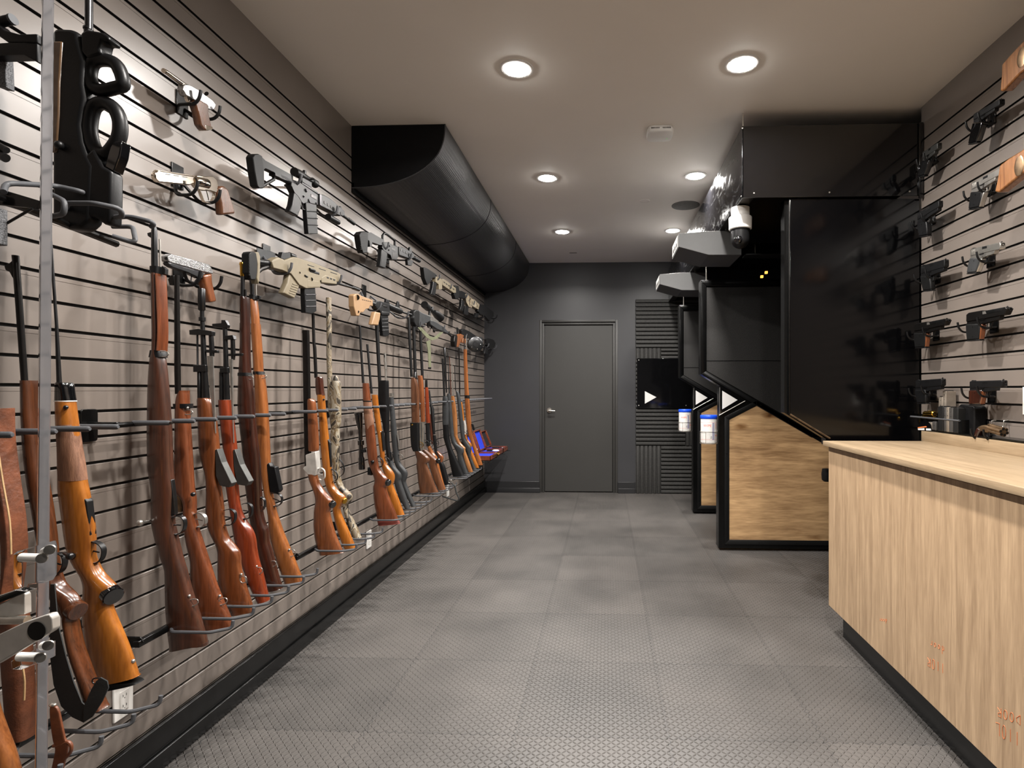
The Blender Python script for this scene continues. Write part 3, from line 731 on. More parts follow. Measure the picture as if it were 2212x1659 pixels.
# ---------------------------------------------------------------- wipe canisters in wire holders
def canister(Y, u0, u1, v0, v1, where):
    A = atY(u0, v0, Y-0.03); B = atY(u1, v1, Y-0.03); cx = (A.x+B.x)/2; r = abs(B.x-A.x)/2*0.97; H = A.z-B.z; z0 = B.z+0.002; cy = Y-0.03
    t = T('wipe_canister', 'white canister of cleaning wipes with a blue lid, hung on the %s' % where, 'canister', 'wipe canisters in wire holders')
    t.add('tub', MB().lathe((cx, cy, z0), (0, 0, 1), [(0, r*0.9), (0.004, r*0.97), (0.01, r), (H*0.86, r), (H*0.87, r*0.95), (H*0.89, r*0.95)]), 'white_plastic')
    t.add('lid', MB().lathe((cx, cy, z0+H*0.875), (0, 0, 1), [(0, r*1.03), (0.002, r*1.05), (H*0.10, r*1.05), (H*0.125, r), (H*0.125, 0)]), 'blue_plastic', label='blue lid')
    def S_(a, z, k=1.004): return (cx+r*k*math.sin(a), cy-r*k*math.cos(a), z0+z*H)
    mb = MB()
    for a0 in (0.30, 0.44):
        for k in range(1): mb.add([S_(a0, .13), S_(a0+.07, .13), S_(a0+.07, .74), S_(a0, .74)], [(0, 1, 2, 3)])
    lab = t.add('label_stripes', mb, 'label_blue', parent=0, smooth=False)
    mb = MB()
    def band(z, a0=-1.5, a1=1.3, h=0.006):
        n = 14
        for k in range(n):
            p, q = a0+(a1-a0)*k/n, a0+(a1-a0)*(k+1)/n; mb.add([S_(p, z), S_(q, z), S_(q, z+h), S_(p, z+h)], [(0, 1, 2, 3)])
    band(.14); band(.74)
    # the word and the cross mark, wrapped round the tub
    def wrap(txt, a0, z, size, rot=0):
        tm = text_mesh(txt, size*H, 0.0)
        for p in tm.v:
            x, y = (p.x, p.y) if not rot else (-p.y, p.x)
            mb.add([], []); 
        vs = []
        for p in tm.v:
            x, y = (p.x, p.y) if not rot else (-p.y, p.x)
            vs.append(Vector(S_(a0+x/r, z+y/H, 1.006)))
        mb.add(vs, tm.f)
    wrap('WIPE', -0.35, .63, .13); wrap('WIPE', .85, .62, .09, 1)
    mb.add([S_(.62, .35), S_(.78, .29), S_(.62, .22), S_(.69, .285)], [(0, 1, 2, 3)])
    mb.add([S_(1.0, .33), S_(.80, .29), S_(1.0, .23), S_(.95, .285)], [(0, 1, 2, 3)])
    t.add('label_print', mb, 'label_red', parent=0, smooth=False, label='red printing')
    mb = MB()
    n = 16; ri = 0.06
    mb.add([S_(.12+.09*math.cos(2*math.pi*k/n), .22+.045*math.sin(2*math.pi*k/n), 1.006) for k in range(n)]+[S_(.12+.075*math.cos(2*math.pi*k/n), .22+.037*math.sin(2*math.pi*k/n), 1.006) for k in range(n)], [(k, (k+1) % n, n+(k+1) % n, n+k) for k in range(n)])
    mb.add([S_(.06, .19, 1.006), S_(.08, .18, 1.006), S_(.18, .25, 1.006), S_(.16, .26, 1.006)], [(0, 1, 2, 3)])
    for z in (.42, .40, .37): mb.add([S_(-.7, z, 1.005), S_(.1, z, 1.005), S_(.1, z+.008, 1.005), S_(-.7, z+.008, 1.005)], [(0, 1, 2, 3)])
    t.add('label_small_print', mb, 'steel_dark', parent=0, smooth=False)
    t.done()
    b = MB(); rw = r+0.006
    for z in (0.0-0.002, 0.42*H): b.tube([(cx+rw*math.cos(k*math.pi/10), cy+rw*math.sin(k*math.pi/10), z0+z) for k in range(20)], 0.0018, 6, closed=True)
    for a in (0.2, 1.5, 2.9, 4.2, 5.3): b.tube([(cx, cy, z0-0.002), (cx+rw*math.cos(a), cy+rw*math.sin(a), z0-0.002), (cx+rw*math.cos(a), cy+rw*math.sin(a), z0+0.42*H)], 0.0015, 6)
    xw = D(1552.7, 900)[0]
    b.tube([(xw-0.003, cy+0.06, z0+H*0.0), (xw-0.003, cy+0.05, z0+H*1.0), (xw+0.0, cy+0.04, z0+H*1.04)], 0.0025, 6)
    b.tube([(cx+rw, cy, z0), (xw-0.003, cy+0.06, z0)], 0.002, 6); b.tube([(cx+rw, cy, z0+0.42*H), (xw-0.003, cy+0.055, z0+.42*H)], 0.002, 6)
    solo('wire_holder', b, 'silver', 'chrome wire holder for wipes screwed to the %s' % where, 'holder', 'wire canister holders')
plain('label_blue', (50, 44, 130), 0.4); plain('label_red', (222, 92, 78), 0.4)
canister(Y1, 1513, 1549, 897, 957.5, 'near oak stall divider')
canister(6.30, 1466, 1493.5, 884.5, 931.5, 'far stall divider')
# knob seen behind the counter end
p = atY(1786, 1040, 3.9)
solo('purse_hook', MB().lathe((p.x+0.0, 3.9, p.z), (0, 0, 1), [(0, 0.02), (0.01, 0.032), (0.05, 0.035), (0.085, 0.03), (0.09, 0)]).cyl((p.x+0.03, 3.9, 0.0), (p.x+0.03, 3.9, p.z+0.03), 0.008), 'rubber_black', 'black rounded post top standing behind the counter end', 'post')
# ---------------------------------------------------------------- gun racks on the left wall
XPEG, ZPEG, ZLOOP = -1.42, 1.272, 0.585
def round_path(P, r=0.012, k=3):
    P = [Vector(p) for p in P]; out = [P[0]]
    for i in range(1, len(P)-1):
        a = P[i]+(P[i-1]-P[i]).normalized()*min(r, (P[i-1]-P[i]).length*0.45); b = P[i]+(P[i+1]-P[i]).normalized()*min(r, (P[i+1]-P[i]).length*0.45)
        for j in range(k+1): t = j/k; out.append(a*(1-t)**2+P[i]*2*t*(1-t)+b*t*t)
    out.append(P[-1]); return out
def star(mb, f, r):
    pts = []
    for k in range(10):
        q = r if k % 2 == 0 else r*0.42; a = math.pi/2+k*math.pi/5; pts.append(f(q*math.cos(a), q*math.sin(a)))
    mb.add(pts, [tuple(range(10))])
def rack(Ys, plateY, nth, dz=0.0, lower=True, upper=True, zl=None):
    g = 'peg racks on the slat wall'
    zl = ZLOOP if zl is None else zl
    if upper:
        t = T('barrel_rack', 'black barrel rack with grey foam pegs, %s' % nth, 'gun rack', g)
        y0 = plateY
        t.add('wall_plate', MB().prism(superring(Vector((XL+0.006, y0, ZPEG-0.005)), Vector((0, 1, 0)), Vector((0, 0, 1)), 0.030, 0.052, 8, 24), (0.008, 0, 0)), 'bracket_black', bevel=0.002)
        t.add('arm', MB().box((XL+0.010, y0-0.008, ZPEG-0.012), (XL+0.105, y0+0.008, ZPEG+0.006)), 'bracket_black', bevel=0.002)
        t.add('bar', MB().tube([(XL+0.10, y0-0.008, ZPEG-0.004), (XL+0.10, Ys[-1]+0.06, ZPEG-0.004)], 0.009, 10), 'bracket_black')
        for k, y in enumerate([Ys[0]-0.055]+[y+0.055 for y in Ys]):
            i = t.add('peg', MB().tube([(XL+0.10, y, ZPEG), (XPEG-0.006, y, ZPEG), (XPEG, y, ZPEG)], [0.008, 0.008, 0.0045], 12), 'foam_grey', label='grey foam covered peg' if k == 0 else None)
            if k == 0: t.add('peg_cap', MB().lathe((XPEG, y, ZPEG), (1, 0, 0), [(0, 0.0055), (0.006, 0.0045), (0.008, 0.0)], 10), 'gloss_black', parent=i)
        t.done()
    if lower:
        t = T('butt_rack', 'black bracket with grey butt loops, %s' % nth, 'gun rack', g+' at butt height')
        y0 = plateY-0.01; z = zl
        t.add('wall_plate', MB().prism(superring(Vector((XL+0.006, y0, z+0.03)), Vector((0, 1, 0)), Vector((0, 0, 1)), 0.030, 0.05, 8, 24), (0.008, 0, 0)), 'bracket_black', bevel=0.002)
        i = t.add('arm', MB().prism([(XL+0.010, y0, z+0.025), (-1.46, y0, z+0.02), (-1.45, y0, z+0.005), (-1.50, y0, z-0.02), (XL+0.05, y0, z-0.03), (XL+0.01, y0, z-0.01)], (0, 0.005, 0)), 'bracket_black', bevel=0.001, smooth=False)
        tm = text_mesh('USA', 0.030, 0.0002); xform(tm, Matrix.Translation((-1.545, y0-0.003, z+0.002)) @ Matrix.Rotation(math.pi/2, 4, 'X'))
        star(tm, lambda a, b: Vector((-1.505+a, y0-0.0032, z+0.004+b)), 0.009)
        t.add('stencil', tm, 'stainless', parent=i, smooth=False, label='stencilled letters USA and a star')
        t.add('bar', MB().box((-1.475, y0-0.012, z-0.010), (-1.455, Ys[-1]+0.05, z+0.010)), 'bracket_black', bevel=0.002)
        for k, y in enumerate(Ys):
            P = [(-1.465, y+0.005, z), (-1.425, y-0.042, z), (-1.300, y-0.042, z), (-1.248, y-0.004, z), (-1.246, y-0.002, z+0.024)]
            t.add('butt_loop', MB().tube(round_path(P, 0.012), 0.0055, 8), 'foam_grey', label='grey foam covered loop' if k == 0 else None)
        t.done()
def rr(a, n, s=0.11): return [round(a+s*k, 4) for k in range(n)]
RK = {0: rr(1.33, 3, 0.10), 1: rr(1.835, 6), 2: rr(2.765, 4), 3: rr(3.42, 6), 4: rr(4.20, 5), 5: rr(5.02, 6), 6: rr(5.80, 11)}
rack([1.24, 1.345, 1.44, 1.53], 1.19, 'behind the clear acrylic pane', zl=0.50)
rack(RK[1], 1.72, 'under and over the six military rifles')
rack(RK[2], 2.62, 'holding the camouflaged shotgun')
rack(RK[3], 3.24, 'holding the rifle with the black scope')
rack(RK[4], 4.07, 'holding the brown shotgun with the black receiver')
rack(RK[5], 4.90, 'holding the grey stocked guns by the far wall')
rack(RK[6], 5.72, 'empty, by the blue lined cases', lower=False)
# ---------------------------------------------------------------- helpers for guns standing upright
class VG(T):
    def __init__(s, Y, label, cat='rifle', name=None, group=None):
        super().__init__(name or cat, label, cat, group); s.Y = Y
    def px(s, segs):
        out = []
        for Z, rows in segs:
            for r in rows:
                u0, v = uv(Z, (r[1], r[0])); u1, _ = uv(Z, (r[2], r[0])); out.append((v, u0, u1)+tuple(r[3:]))
        return out
    def st(s, name, mat, segs, th=0.045, n=2.6, tilt=0.0, sub=3, dy=0.0, **k):
        if not isinstance(segs, list): segs = [segs]
        return s.add(name, vloft(Z1, s.px(segs), s.Y, th, n, sub, tilt=tilt, dy=dy), mat, **k)
    def rod(s, name, mat, Z, a, b, r, r2=None, **k):
        A = atY(*uv(Z, a), s.Y); B = atY(*uv(Z, b), s.Y); return s.add(name, MB().cyl(A, B, r, 14, r2), mat, **k)
    def bar(s, name, mat, segs, **k):
        """round barrel: thickness follows its width"""
        if not isinstance(segs, list): segs = [segs]
        rows = s.px(segs); R = []
        for v, u0, u1 in [r[:3] for r in rows]:
            A = atY(u0, v, s.Y); B = atY(u1, v, s.Y); c = (A+B)/2; w = abs(B.x-A.x)/2; r = w/math.sqrt(1+(c.x/s.Y)**2)
            R.append(superring(c, Vector((1, 0, 0)), Vector((0, 1, 0)), r, r, 2, 14))
        return s.add(name, MB().rings(R), mat, **k)
    def wire(s, name, mat, Z, pts, r=0.003, closed=False, dy=0, **k):
        P = [p+Vector((0, dy, 0)) for p in ypts(Z, pts, s.Y)]
        return s.add(name, MB().tube(P if closed else round_path(P, 0.01), r, 8, closed=closed), mat, **k)
    def guard(s, Z, pts, mat='gun_steel', w=0.008, parent=None):
        P = round_path(ypts(Z, pts, s.Y), 0.012); mb = MB(); R = []
        for i, p in enumerate(P):
            t = (P[min(i+1, len(P)-1)]-P[max(i-1, 0)]).normalized(); nrm = Vector((-t.z, 0, t.x))
            R.append([p+Vector((0, w, 0))+nrm*.0012, p+Vector((0, -w, 0))+nrm*.0012, p-Vector((0, w, 0))-nrm*.0012, p-Vector((0, -w, 0))-nrm*.0012])
        mb.rings(R); i = s.add('trigger_guard', mb, mat, parent=parent)
        q = [p for p in P]; c = sum(q, Vector((0, 0, 0)))/len(q); a = (P[0]+P[-1])/2
        s.add('trigger', MB().tube([a+Vector((0, 0, 0.004)), a*0.45+c*0.55, c+Vector((0.001, 0, -0.004))], 0.0022, 6), mat, parent=i); return i
    def poly(s, name, mat, Z, pts, th=0.03, bevel=0.002, dy=0, **k):
        mb = MB().prism([p+Vector((0, dy, 0)) for p in ypts(Z, pts, s.Y)], (0, th, 0)); return s.add(name, mb, mat, bevel=bevel, **k)
    def link(s, Z, c, w, h, mat='stainless', name='sling_swivel', ang=0.0, base=None):
        P = []
        for k in range(14):
            a = 2*math.pi*k/14; x = w*math.copysign(abs(math.cos(a))**.8, math.cos(a)); y = h*math.sin(a)
            P.append((c[0]+x*math.cos(ang)-y*math.sin(ang), c[1]+x*math.sin(ang)+y*math.cos(ang)))
        mb = MB().tube([p+Vector((0, -0.012+0.0*i, 0)) for i, p in enumerate(ypts(Z, P, s.Y))], 0.0018, 6, closed=True)
        i = s.add(name, mb, mat)
        if base:
            A = atY(*uv(Z, base), s.Y)+Vector((0, -0.012, 0)); s.add('swivel_stud', MB().ball(A, 0.005, 8), mat, parent=i)
        return i
    def knob(s, name, mat, Z, c, r, dy=0, sc=(1, 1, 1), **k): return s.add(name, MB().ball(atY(*uv(Z, c), s.Y)+Vector((0, dy, 0)), r, 10, sc), mat, **k)
    def bolt(s, Z, a, b, r=0.009, mat='stainless', out=0.05):
        A = atY(*uv(Z, a), s.Y); B = atY(*uv(Z, b), s.Y-out)
        i = s.add('bolt_handle', MB().tube([A, A*0.3+B*0.7, B], 0.0045, 10), mat); s.add('bolt_knob', MB().ball(B, r, 10), mat, parent=i)
    def cap(s, Z, c, w, h, mat='gloss_black', name='grip_cap', d=(0.9, 0, -0.45), th=0.006):
        A = atY(*uv(Z, c), s.Y); k = s.Y/F/Z[2]; s.add(name, MB().lathe(A+Vector(d).normalized()*0.007, d, [(-0.012, h*k), (0.002+th*0.7, h*k), (0.003+th, h*k*0.9), (0.003+th, 0)], 20), mat)
# ================================================================ upright guns, rack by rack
# --- behind the acrylic pane
g = VG(1.44, 'brown wooden sporting rifle with a black web sling, behind the clear pane edge')
g.bar('barrel', 'steel_dark', (ZB, [(155, 78, 130), (200, 82, 134), (500, 104, 156), (975, 138, 188)]))
g.poly('front_sight', 'steel_dark', ZB, [(92, 190), (75, 205), (42, 225), (50, 250), (75, 262), (95, 300)], 0.008, 0.001)
g.st('stock', 'oiled_brown', (Z1, [(822, 47, 84), (840, 46, 87), (900, 47, 90), (1000, 54, 100), (1100, 70, 116), (1180, 84, 126), (1230, 100, 128), (1262, 104, 142), (1285, 106, 165), (1305, 118, 177), (1325, 132, 174), (1342, 138, 168), (1400, 145, 184), (1460, 165, 205), (1500, 178, 222), (1532, 192, 236)]), 0.045, tilt=0.25)
g.guard(ZC, [(318, 380), (350, 370), (385, 385), (392, 430), (375, 480), (340, 500), (318, 495)], 'gun_black')
g.cap(ZC, (448, 710), 0, 58, 'oiled_brown', 'grip_end', (0.9, -0.25, -0.3), 0.004)
g.bolt(ZC, (385, 375), (418, 392), 0.009, 'gun_steel', 0.03)
g.link(ZC, (604, 1125), 28, 18, 'gun_steel')
g.done()
t = VG(1.40, 'wide black webbing sling looped under the brown rifle by the clear pane', 'sling', 'web_sling')
mb = MB(); Lf = [(300, 560), (296, 800), (300, 1000), (320, 1160), (365, 1290), (430, 1355), (500, 1388)]; Rt = [(325, 560), (345, 800), (395, 1000), (440, 1150), (490, 1270), (530, 1300), (540, 1335)]
R = []
for a, b in zip(Lf, Rt):
    A = atY(*uv(ZC, a), 1.40); B = atY(*uv(ZC, b), 1.39); R.append([A, B, B+Vector((0, 0.003, 0)), A+Vector((0, 0.003, 0))])
t.add('webbing', MB().rings(R), 'webbing_black')
Lf = [(500, 1388), (550, 1355), (610, 1262), (648, 1180), (640, 1140)]; Rt = [(500, 1290), (520, 1250), (545, 1190), (575, 1140), (600, 1118)]; R = []
for a, b in zip(Lf, Rt):
    A = atY(*uv(ZC, a), 1.385); B = atY(*uv(ZC, b), 1.38); R.append([A, B, B+Vector((0, 0.003, 0)), A+Vector((0, 0.003, 0))])
t.add('webbing_end', MB().rings(R), 'webbing_black'); t.done()
g = VG(1.53, 'glossy orange sporting rifle with black fore tip and checkered grip, nearest uncovered gun')
g.bar('barrel', 'gun_steel', (ZB, [(60, 312, 336), (300, 330, 352), (600, 350, 374), (968, 360, 398)]))
g.st('fore_tip', 'gloss_black', (ZB, [(966, 362, 464), (978, 356, 471), (1040, 354, 479), (1082, 353, 485)]), 0.042, 3)
g.st('spacer', 'white_plastic', (ZB, [(1082, 351, 487), (1088, 351, 488)]), 0.044, 3, sub=1)
SB = [(ZB, [(1088, 353, 487), (1200, 356, 500), (1300, 362, 514), (1400, 368, 528), (1500, 370, 544), (1600, 372, 558)]), (ZC, [(0, 349, 534), (100, 362, 552), (200, 376, 568), (290, 388, 574), (350, 400, 572), (400, 418, 578), (450, 445, 598), (500, 478, 628), (540, 494, 668), (575, 499, 700), (610, 498, 702), (645, 497, 690), (675, 495, 672), (760, 495, 702), (850, 502, 742), (950, 516, 782), (1050, 545, 815), (1130, 592, 840)])]
g.st('stock', 'maple_orange', SB, 0.046, tilt=0.22)
g.st('checkering', 'checkered_walnut', (ZB, [(1235, 362, 506), (1300, 363, 515), (1400, 369, 530), (1500, 371, 546), (1590, 375, 558)]), 0.0472, 2.6)
g.st('butt_pad', 'rubber_black', (ZC, [(1134, 594, 846), (1165, 612, 856)]), 0.046, 3, tilt=0.22, sub=1)
g.poly('floor_plate', 'gun_black', ZC, [(470, 70), (490, 22), (515, 30), (540, 60), (560, 265), (500, 292), (482, 240)], 0.022, 0.003)
g.guard(ZC, [(515, 300), (560, 300), (605, 318), (625, 350), (618, 400), (590, 432), (545, 428)], 'gun_black')
g.cap(ZC, (664, 618), 0, 58, 'gloss_black', 'grip_cap', (0.85, -0.35, -0.35), 0.006)
g.bolt(ZC, (400, 380), (426, 392), 0.010, 'gun_steel', 0.03)
g.knob('sling_stud', 'gun_steel', ZB, (465, 1124), 0.006, -0.02); g.knob('sling_stud', 'stainless', ZC, (795, 1020), 0.006, 0.0); g.done()
g = VG(1.345, 'tan leather rifle scabbard with stitched edge, half hidden behind the clear pane', 'scabbard', 'leather_scabbard')
g.st('body', 'leather_dark', (Z1, [(884, -60, 12), (960, -60, 14), (1040, -60, 22), (1090, -60, 26)]), 0.05, 4)
g.st('canvas', 'canvas_pale', (Z1, [(1086, -60, 12), (1140, -60, 18), (1280, -50, 14)]), 0.06, 4)
g.st('strap', 'leather', (Z1, [(882, -6, 18), (950, -4, 20), (1040, 2, 34), (1120, 10, 48), (1200, 18, 50), (1275, 22, 34)]), 0.056, 5)
g.st('edge_binding', 'leather_edge', (Z1, [(950, 18, 21), (1040, 31, 35), (1120, 45, 49), (1190, 48, 52)]), 0.004, 4, dy=-0.026)
g.link(ZP, (40, 290), 26, 26, 'silver', 'buckle'); g.done()
g = VG(1.345, 'dark brown leather covered stock with a pale laced edge, low behind the pane')
g.st('stock', 'leather_dark', (Z1, [(1290, -10, 50), (1330, 0, 64), (1450, 8, 74), (1590, 20, 80)]), 0.05, 3)
g.st('lacing', 'leather_edge', (Z1, [(1430, 70, 75), (1460, 74, 79), (1500, 73, 78)]), 0.004, 3, dy=-0.024); g.done()
g = VG(1.24, 'orange wooden butt at the bottom corner, behind the clear pane and nearest the camera')
g.st('stock', 'beech_orange', (Z1, [(1280, -80, -34), (1400, -70, -22), (1500, -60, -5), (1560, -50, 12), (1620, -40, 35), (1665, -30, 48), (1710, -10, 60)]), 0.045, tilt=0.2); g.done()
g = VG(1.30, 'cracked brown leather strap hanging with a metal stud below the black sling', 'strap', 'leather_strap')
g.st('strap', 'leather', (ZP, [(1232, 350, 392), (1260, 346, 410), (1350, 352, 430), (1450, 366, 452), (1480, 372, 468), (1530, 384, 470), (1600, 372, 455), (1700, 350, 430)]), 0.007, 5)
g.wire('tie', 'leather', ZP, [(368, 1505), (420, 1500), (465, 1470), (495, 1500), (490, 1550), (450, 1590)], 0.004)
g.knob('stud', 'silver', ZP, (364, 1222), 0.006, sc=(1.4, 1, 0.7)); g.done()
# --- first full rack
g = VG(1.835, 'long red brown bolt action military rifle, first of the six beside the orange sporting rifle')
g.bar('barrel', 'gun_steel', (ZB, [(-51, 973, 998), (-30, 970, 1002), (0, 966, 1009), (100, 966, 1010), (232, 966, 1013)]))
g.poly('front_sight', 'gun_steel', ZB, [(968, 5), (946, 12), (950, 30), (968, 42)], 0.006, 0.0006)
g.rod('cleaning_rod', 'stainless', ZB, (1022, 50), (1026, 240), 0.0028)
g.st('nose_band', 'gun_black', (ZB, [(228, 962, 1050), (274, 963, 1048)]), 0.04, 3, sub=1)
g.poly('band_lug', 'gun_black', ZB, [(1045, 222), (1068, 240), (1066, 276), (1045, 278)], 0.015, 0.001)
g.st('stock', 'worn_stock', [(ZB, [(272, 966, 1046), (400, 967, 1050), (530, 970, 1053), (650, 972, 1055), (770, 970, 1052), (815, 960, 1062), (950, 950, 1076), (1100, 946, 1088), (1250, 944, 1098), (1400, 945, 1104), (1520, 950, 1108)]), (ZC, [(0, 906, 1050), (90, 906, 1048), (180, 908, 1046), (260, 922, 1062), (330, 942, 1078), (400, 962, 1095), (450, 980, 1110), (490, 988, 1122), (600, 990, 1152), (700, 992, 1186), (800, 1000, 1214), (890, 1010, 1240), (930, 1016, 1246)])], 0.048, tilt=0.25)
g.st('hand_guard', 'walnut_red', (ZB, [(276, 1012, 1047), (420, 1020, 1052), (640, 1030, 1056), (765, 1020, 1053)]), 0.047, 3, dy=-0.0008)
g.st('barrel_band', 'gun_black', (ZB, [(762, 964, 1060), (785, 960, 1066), (806, 956, 1068)]), 0.046, 3, sub=1)
g.link(ZB, (1060, 786), 36, 17)
g.poly('magazine_plate', 'gun_steel', ZC, [(1003, -60), (1036, -70), (1052, 60), (1056, 140), (1030, 152), (1012, 60)], 0.018, 0.003)
g.guard(ZC, [(1028, 168), (1055, 150), (1094, 152), (1112, 188), (1104, 236), (1074, 262), (1038, 256)], 'gun_steel', 0.008)
g.bolt(ZC, (905, 180), (838, 192), 0.011)
g.link(ZC, (1167, 662), 35, 20, ang=-0.3, base=(1148, 622)); g.knob('stock_disc', 'antique_bronze', ZC, (1063, 775), 0.011, -0.017, (1, 0.2, 1)); g.done()
g = VG(1.945, 'reddish half stocked rifle with an octagonal barrel, second of the six')
g.bar('barrel', 'steel_dark', (ZB, [(280, 1116, 1149), (330, 1114, 1150), (600, 1114, 1154), (900, 1114, 1158), (1040, 1118, 1160)]))
g.poly('front_sight', 'steel_dark', ZB, [(1115, 282), (1100, 280), (1080, 308), (1090, 345), (1115, 345)], 0.008, 0.001)
g.st('stock', 'walnut_red', [(ZB, [(1018, 1150, 1213), (1050, 1132, 1213), (1110, 1122, 1214), (1200, 1120, 1218), (1400, 1118, 1230), (1560, 1116, 1240), (1650, 1112, 1247)]), (ZC, [(60, 1092, 1176), (150, 1096, 1176), (230, 1103, 1192), (300, 1112, 1214), (380, 1130, 1240), (440, 1140, 1260), (560, 1138, 1300), (660, 1150, 1340), (740, 1165, 1374), (790, 1190, 1392), (826, 1215, 1398)])], 0.046, tilt=0.25)
g.st('barrel_band', 'gun_black', (ZB, [(1102, 1112, 1232), (1130, 1114, 1232)]), 0.045, 3, sub=1)
g.link(ZB, (1218, 1156), 30, 15, base=(1215, 1128))
g.st('magazine', 'antique_bronze', (ZC, [(-40, 1058, 1112), (60, 1060, 1116), (122, 1066, 1114)]), 0.03, 4)
g.guard(ZC, [(1165, 140), (1195, 128), (1230, 150), (1236, 190), (1214, 218), (1182, 214)], 'stainless', 0.007)
g.knob('bolt_knob', 'gun_steel', ZC, (1186, 14), 0.008, -0.025); g.link(ZC, (1347, 655), 28, 18, ang=-0.5, base=(1328, 622)); g.done()
def carbine(Y, label, mat, d):
    g = VG(Y, label)
    for nm, mt, seg in d['bars']: g.bar(nm, mt, seg)
    for nm, mt, Z, pts, th in d['polys']: g.poly(nm, mt, Z, pts, th, 0.0015)
    g.st('stock', mat, d['stock'], 0.047, tilt=0.22)
    i = g.st('bayonet_blade', 'stainless', d['blade'], 0.006, 3, dy=-0.012)
    g.guard(*d['guard']); g.link(*d['link']); return g
carbine(2.055, 'orange brown carbine with muzzle brake and folded blade bayonet, third of the six', 'chestnut', dict(
    bars=[('muzzle_brake', 'gun_steel', (ZB, [(365, 1270, 1312), (372, 1264, 1316), (500, 1266, 1316), (508, 1274, 1310)])), ('barrel', 'gun_steel', (ZB, [(500, 1278, 1308), (548, 1278, 1308), (550, 1270, 1317), (574, 1270, 1317), (576, 1280, 1310), (700, 1283, 1318), (900, 1287, 1330), (1066, 1290, 1345)])),
          ('gas_tube', 'gun_steel', (ZB, [(660, 1256, 1270), (860, 1258, 1272), (880, 1260, 1292), (1066, 1262, 1294)])), ('bayonet_handle', 'gun_steel', (ZB, [(650, 1334, 1366), (760, 1338, 1374), (800, 1340, 1372)]))],
    polys=[('front_sight', 'gun_steel', ZB, [(1222, 632), (1280, 625), (1368, 640), (1366, 668), (1320, 664), (1224, 662)], 0.02), ('bayonet_guard', 'gun_steel', ZB, [(1325, 756), (1396, 760), (1396, 778), (1325, 776)], 0.014), ('gas_block', 'gun_steel', ZB, [(1250, 855), (1328, 855), (1328, 898), (1250, 900)], 0.024),
           ('magazine', 'parkerized', ZB, [(1395, 1395), (1408, 1390), (1436, 1475), (1500, 1608), (1480, 1634), (1425, 1622), (1400, 1560)], 0.032)],
    stock=[(ZB, [(1066, 1266, 1348), (1085, 1262, 1362), (1160, 1265, 1378), (1300, 1270, 1398), (1400, 1276, 1406), (1480, 1292, 1402), (1560, 1314, 1400)]), (ZC, [(0, 1234, 1326), (100, 1232, 1340), (180, 1236, 1344), (240, 1252, 1356), (290, 1276, 1376), (330, 1294, 1408), (365, 1302, 1434), (400, 1303, 1442), (440, 1303, 1443), (500, 1303, 1454), (570, 1308, 1474), (640, 1328, 1498), (700, 1362, 1514), (730, 1385, 1522)])],
    blade=(ZB, [(798, 1340, 1380), (900, 1346, 1384), (1000, 1356, 1388), (1100, 1368, 1392), (1200, 1380, 1396), (1290, 1394, 1398)]),
    guard=(ZC, [(1342, 118), (1380, 106), (1410, 128), (1408, 178), (1382, 208), (1346, 205)], 'gun_black', 0.007), link=(ZC, (1468, 525), 20, 20, 'stainless', 'sling_swivel', 0, (1455, 495)))).done()
carbine(2.165, 'bright red brown carbine with spike bayonet and grey magazine, fourth of the six', 'birch_red', dict(
    bars=[('barrel', 'gun_steel', (ZB, [(570, 1424, 1450), (640, 1424, 1456), (800, 1428, 1462), (1076, 1430, 1474)])), ('gas_tube', 'gun_steel', (ZB, [(900, 1402, 1430), (1078, 1402, 1432)])), ('bayonet_handle', 'gun_steel', (ZB, [(680, 1474, 1504), (790, 1476, 1508), (822, 1480, 1504)]))],
    polys=[('front_sight', 'gun_steel', ZB, [(1365, 592), (1424, 588), (1424, 568), (1450, 568), (1466, 600), (1462, 620), (1366, 612)], 0.016), ('bayonet_lug', 'gun_steel', ZB, [(1436, 670), (1500, 664), (1506, 692), (1436, 694)], 0.02), ('bayonet_guard', 'gun_steel', ZB, [(1465, 782), (1555, 780), (1552, 796), (1465, 798)], 0.012), ('gas_block', 'gun_steel', ZB, [(1418, 872), (1466, 870), (1466, 905), (1418, 905)], 0.024),
           ('magazine', 'parkerized', ZB, [(1508, 1396), (1520, 1392), (1552, 1490), (1610, 1598), (1592, 1624), (1534, 1616), (1512, 1500)], 0.032)],
    stock=[(ZB, [(1078, 1398, 1480), (1150, 1402, 1490), (1300, 1418, 1508), (1400, 1430, 1518), (1480, 1440, 1522), (1580, 1455, 1530)]), (ZE, [(1000, -40, 42), (1100, -25, 50), (1180, -12, 62), (1250, 0, 90), (1300, 6, 125), (1350, 14, 150), (1400, 24, 160), (1440, 36, 164), (1520, 60, 180), (1600, 88, 204), (1659, 110, 218), (1720, 138, 232), (1775, 168, 246)])],
    blade=(ZB, [(818, 1480, 1504), (1000, 1488, 1506), (1150, 1496, 1508), (1350, 1508, 1512)]),
    guard=(ZE, [(72, 1152), (105, 1143), (134, 1165), (134, 1215), (108, 1250), (78, 1245)], 'gun_black', 0.007), link=(ZE, (188, 1572), 22, 20, 'stainless', 'sling_swivel', 0, (172, 1545)))).done()
g = VG(2.275, 'very dark worn military rifle with a brass muzzle cap, fifth of the six')
g.bar('muzzle_cap', 'brass', (ZD, [(1006, 66, 110), (1012, 64, 113), (1024, 62, 114), (1030, 66, 112), (1112, 70, 112), (1120, 74, 110)]))
g.bar('barrel', 'gun_steel', (ZD, [(1118, 74, 110), (1292, 72, 110)])); g.rod('cleaning_rod', 'steel_dark', ZD, (112, 1228), (116, 1300), 0.005)
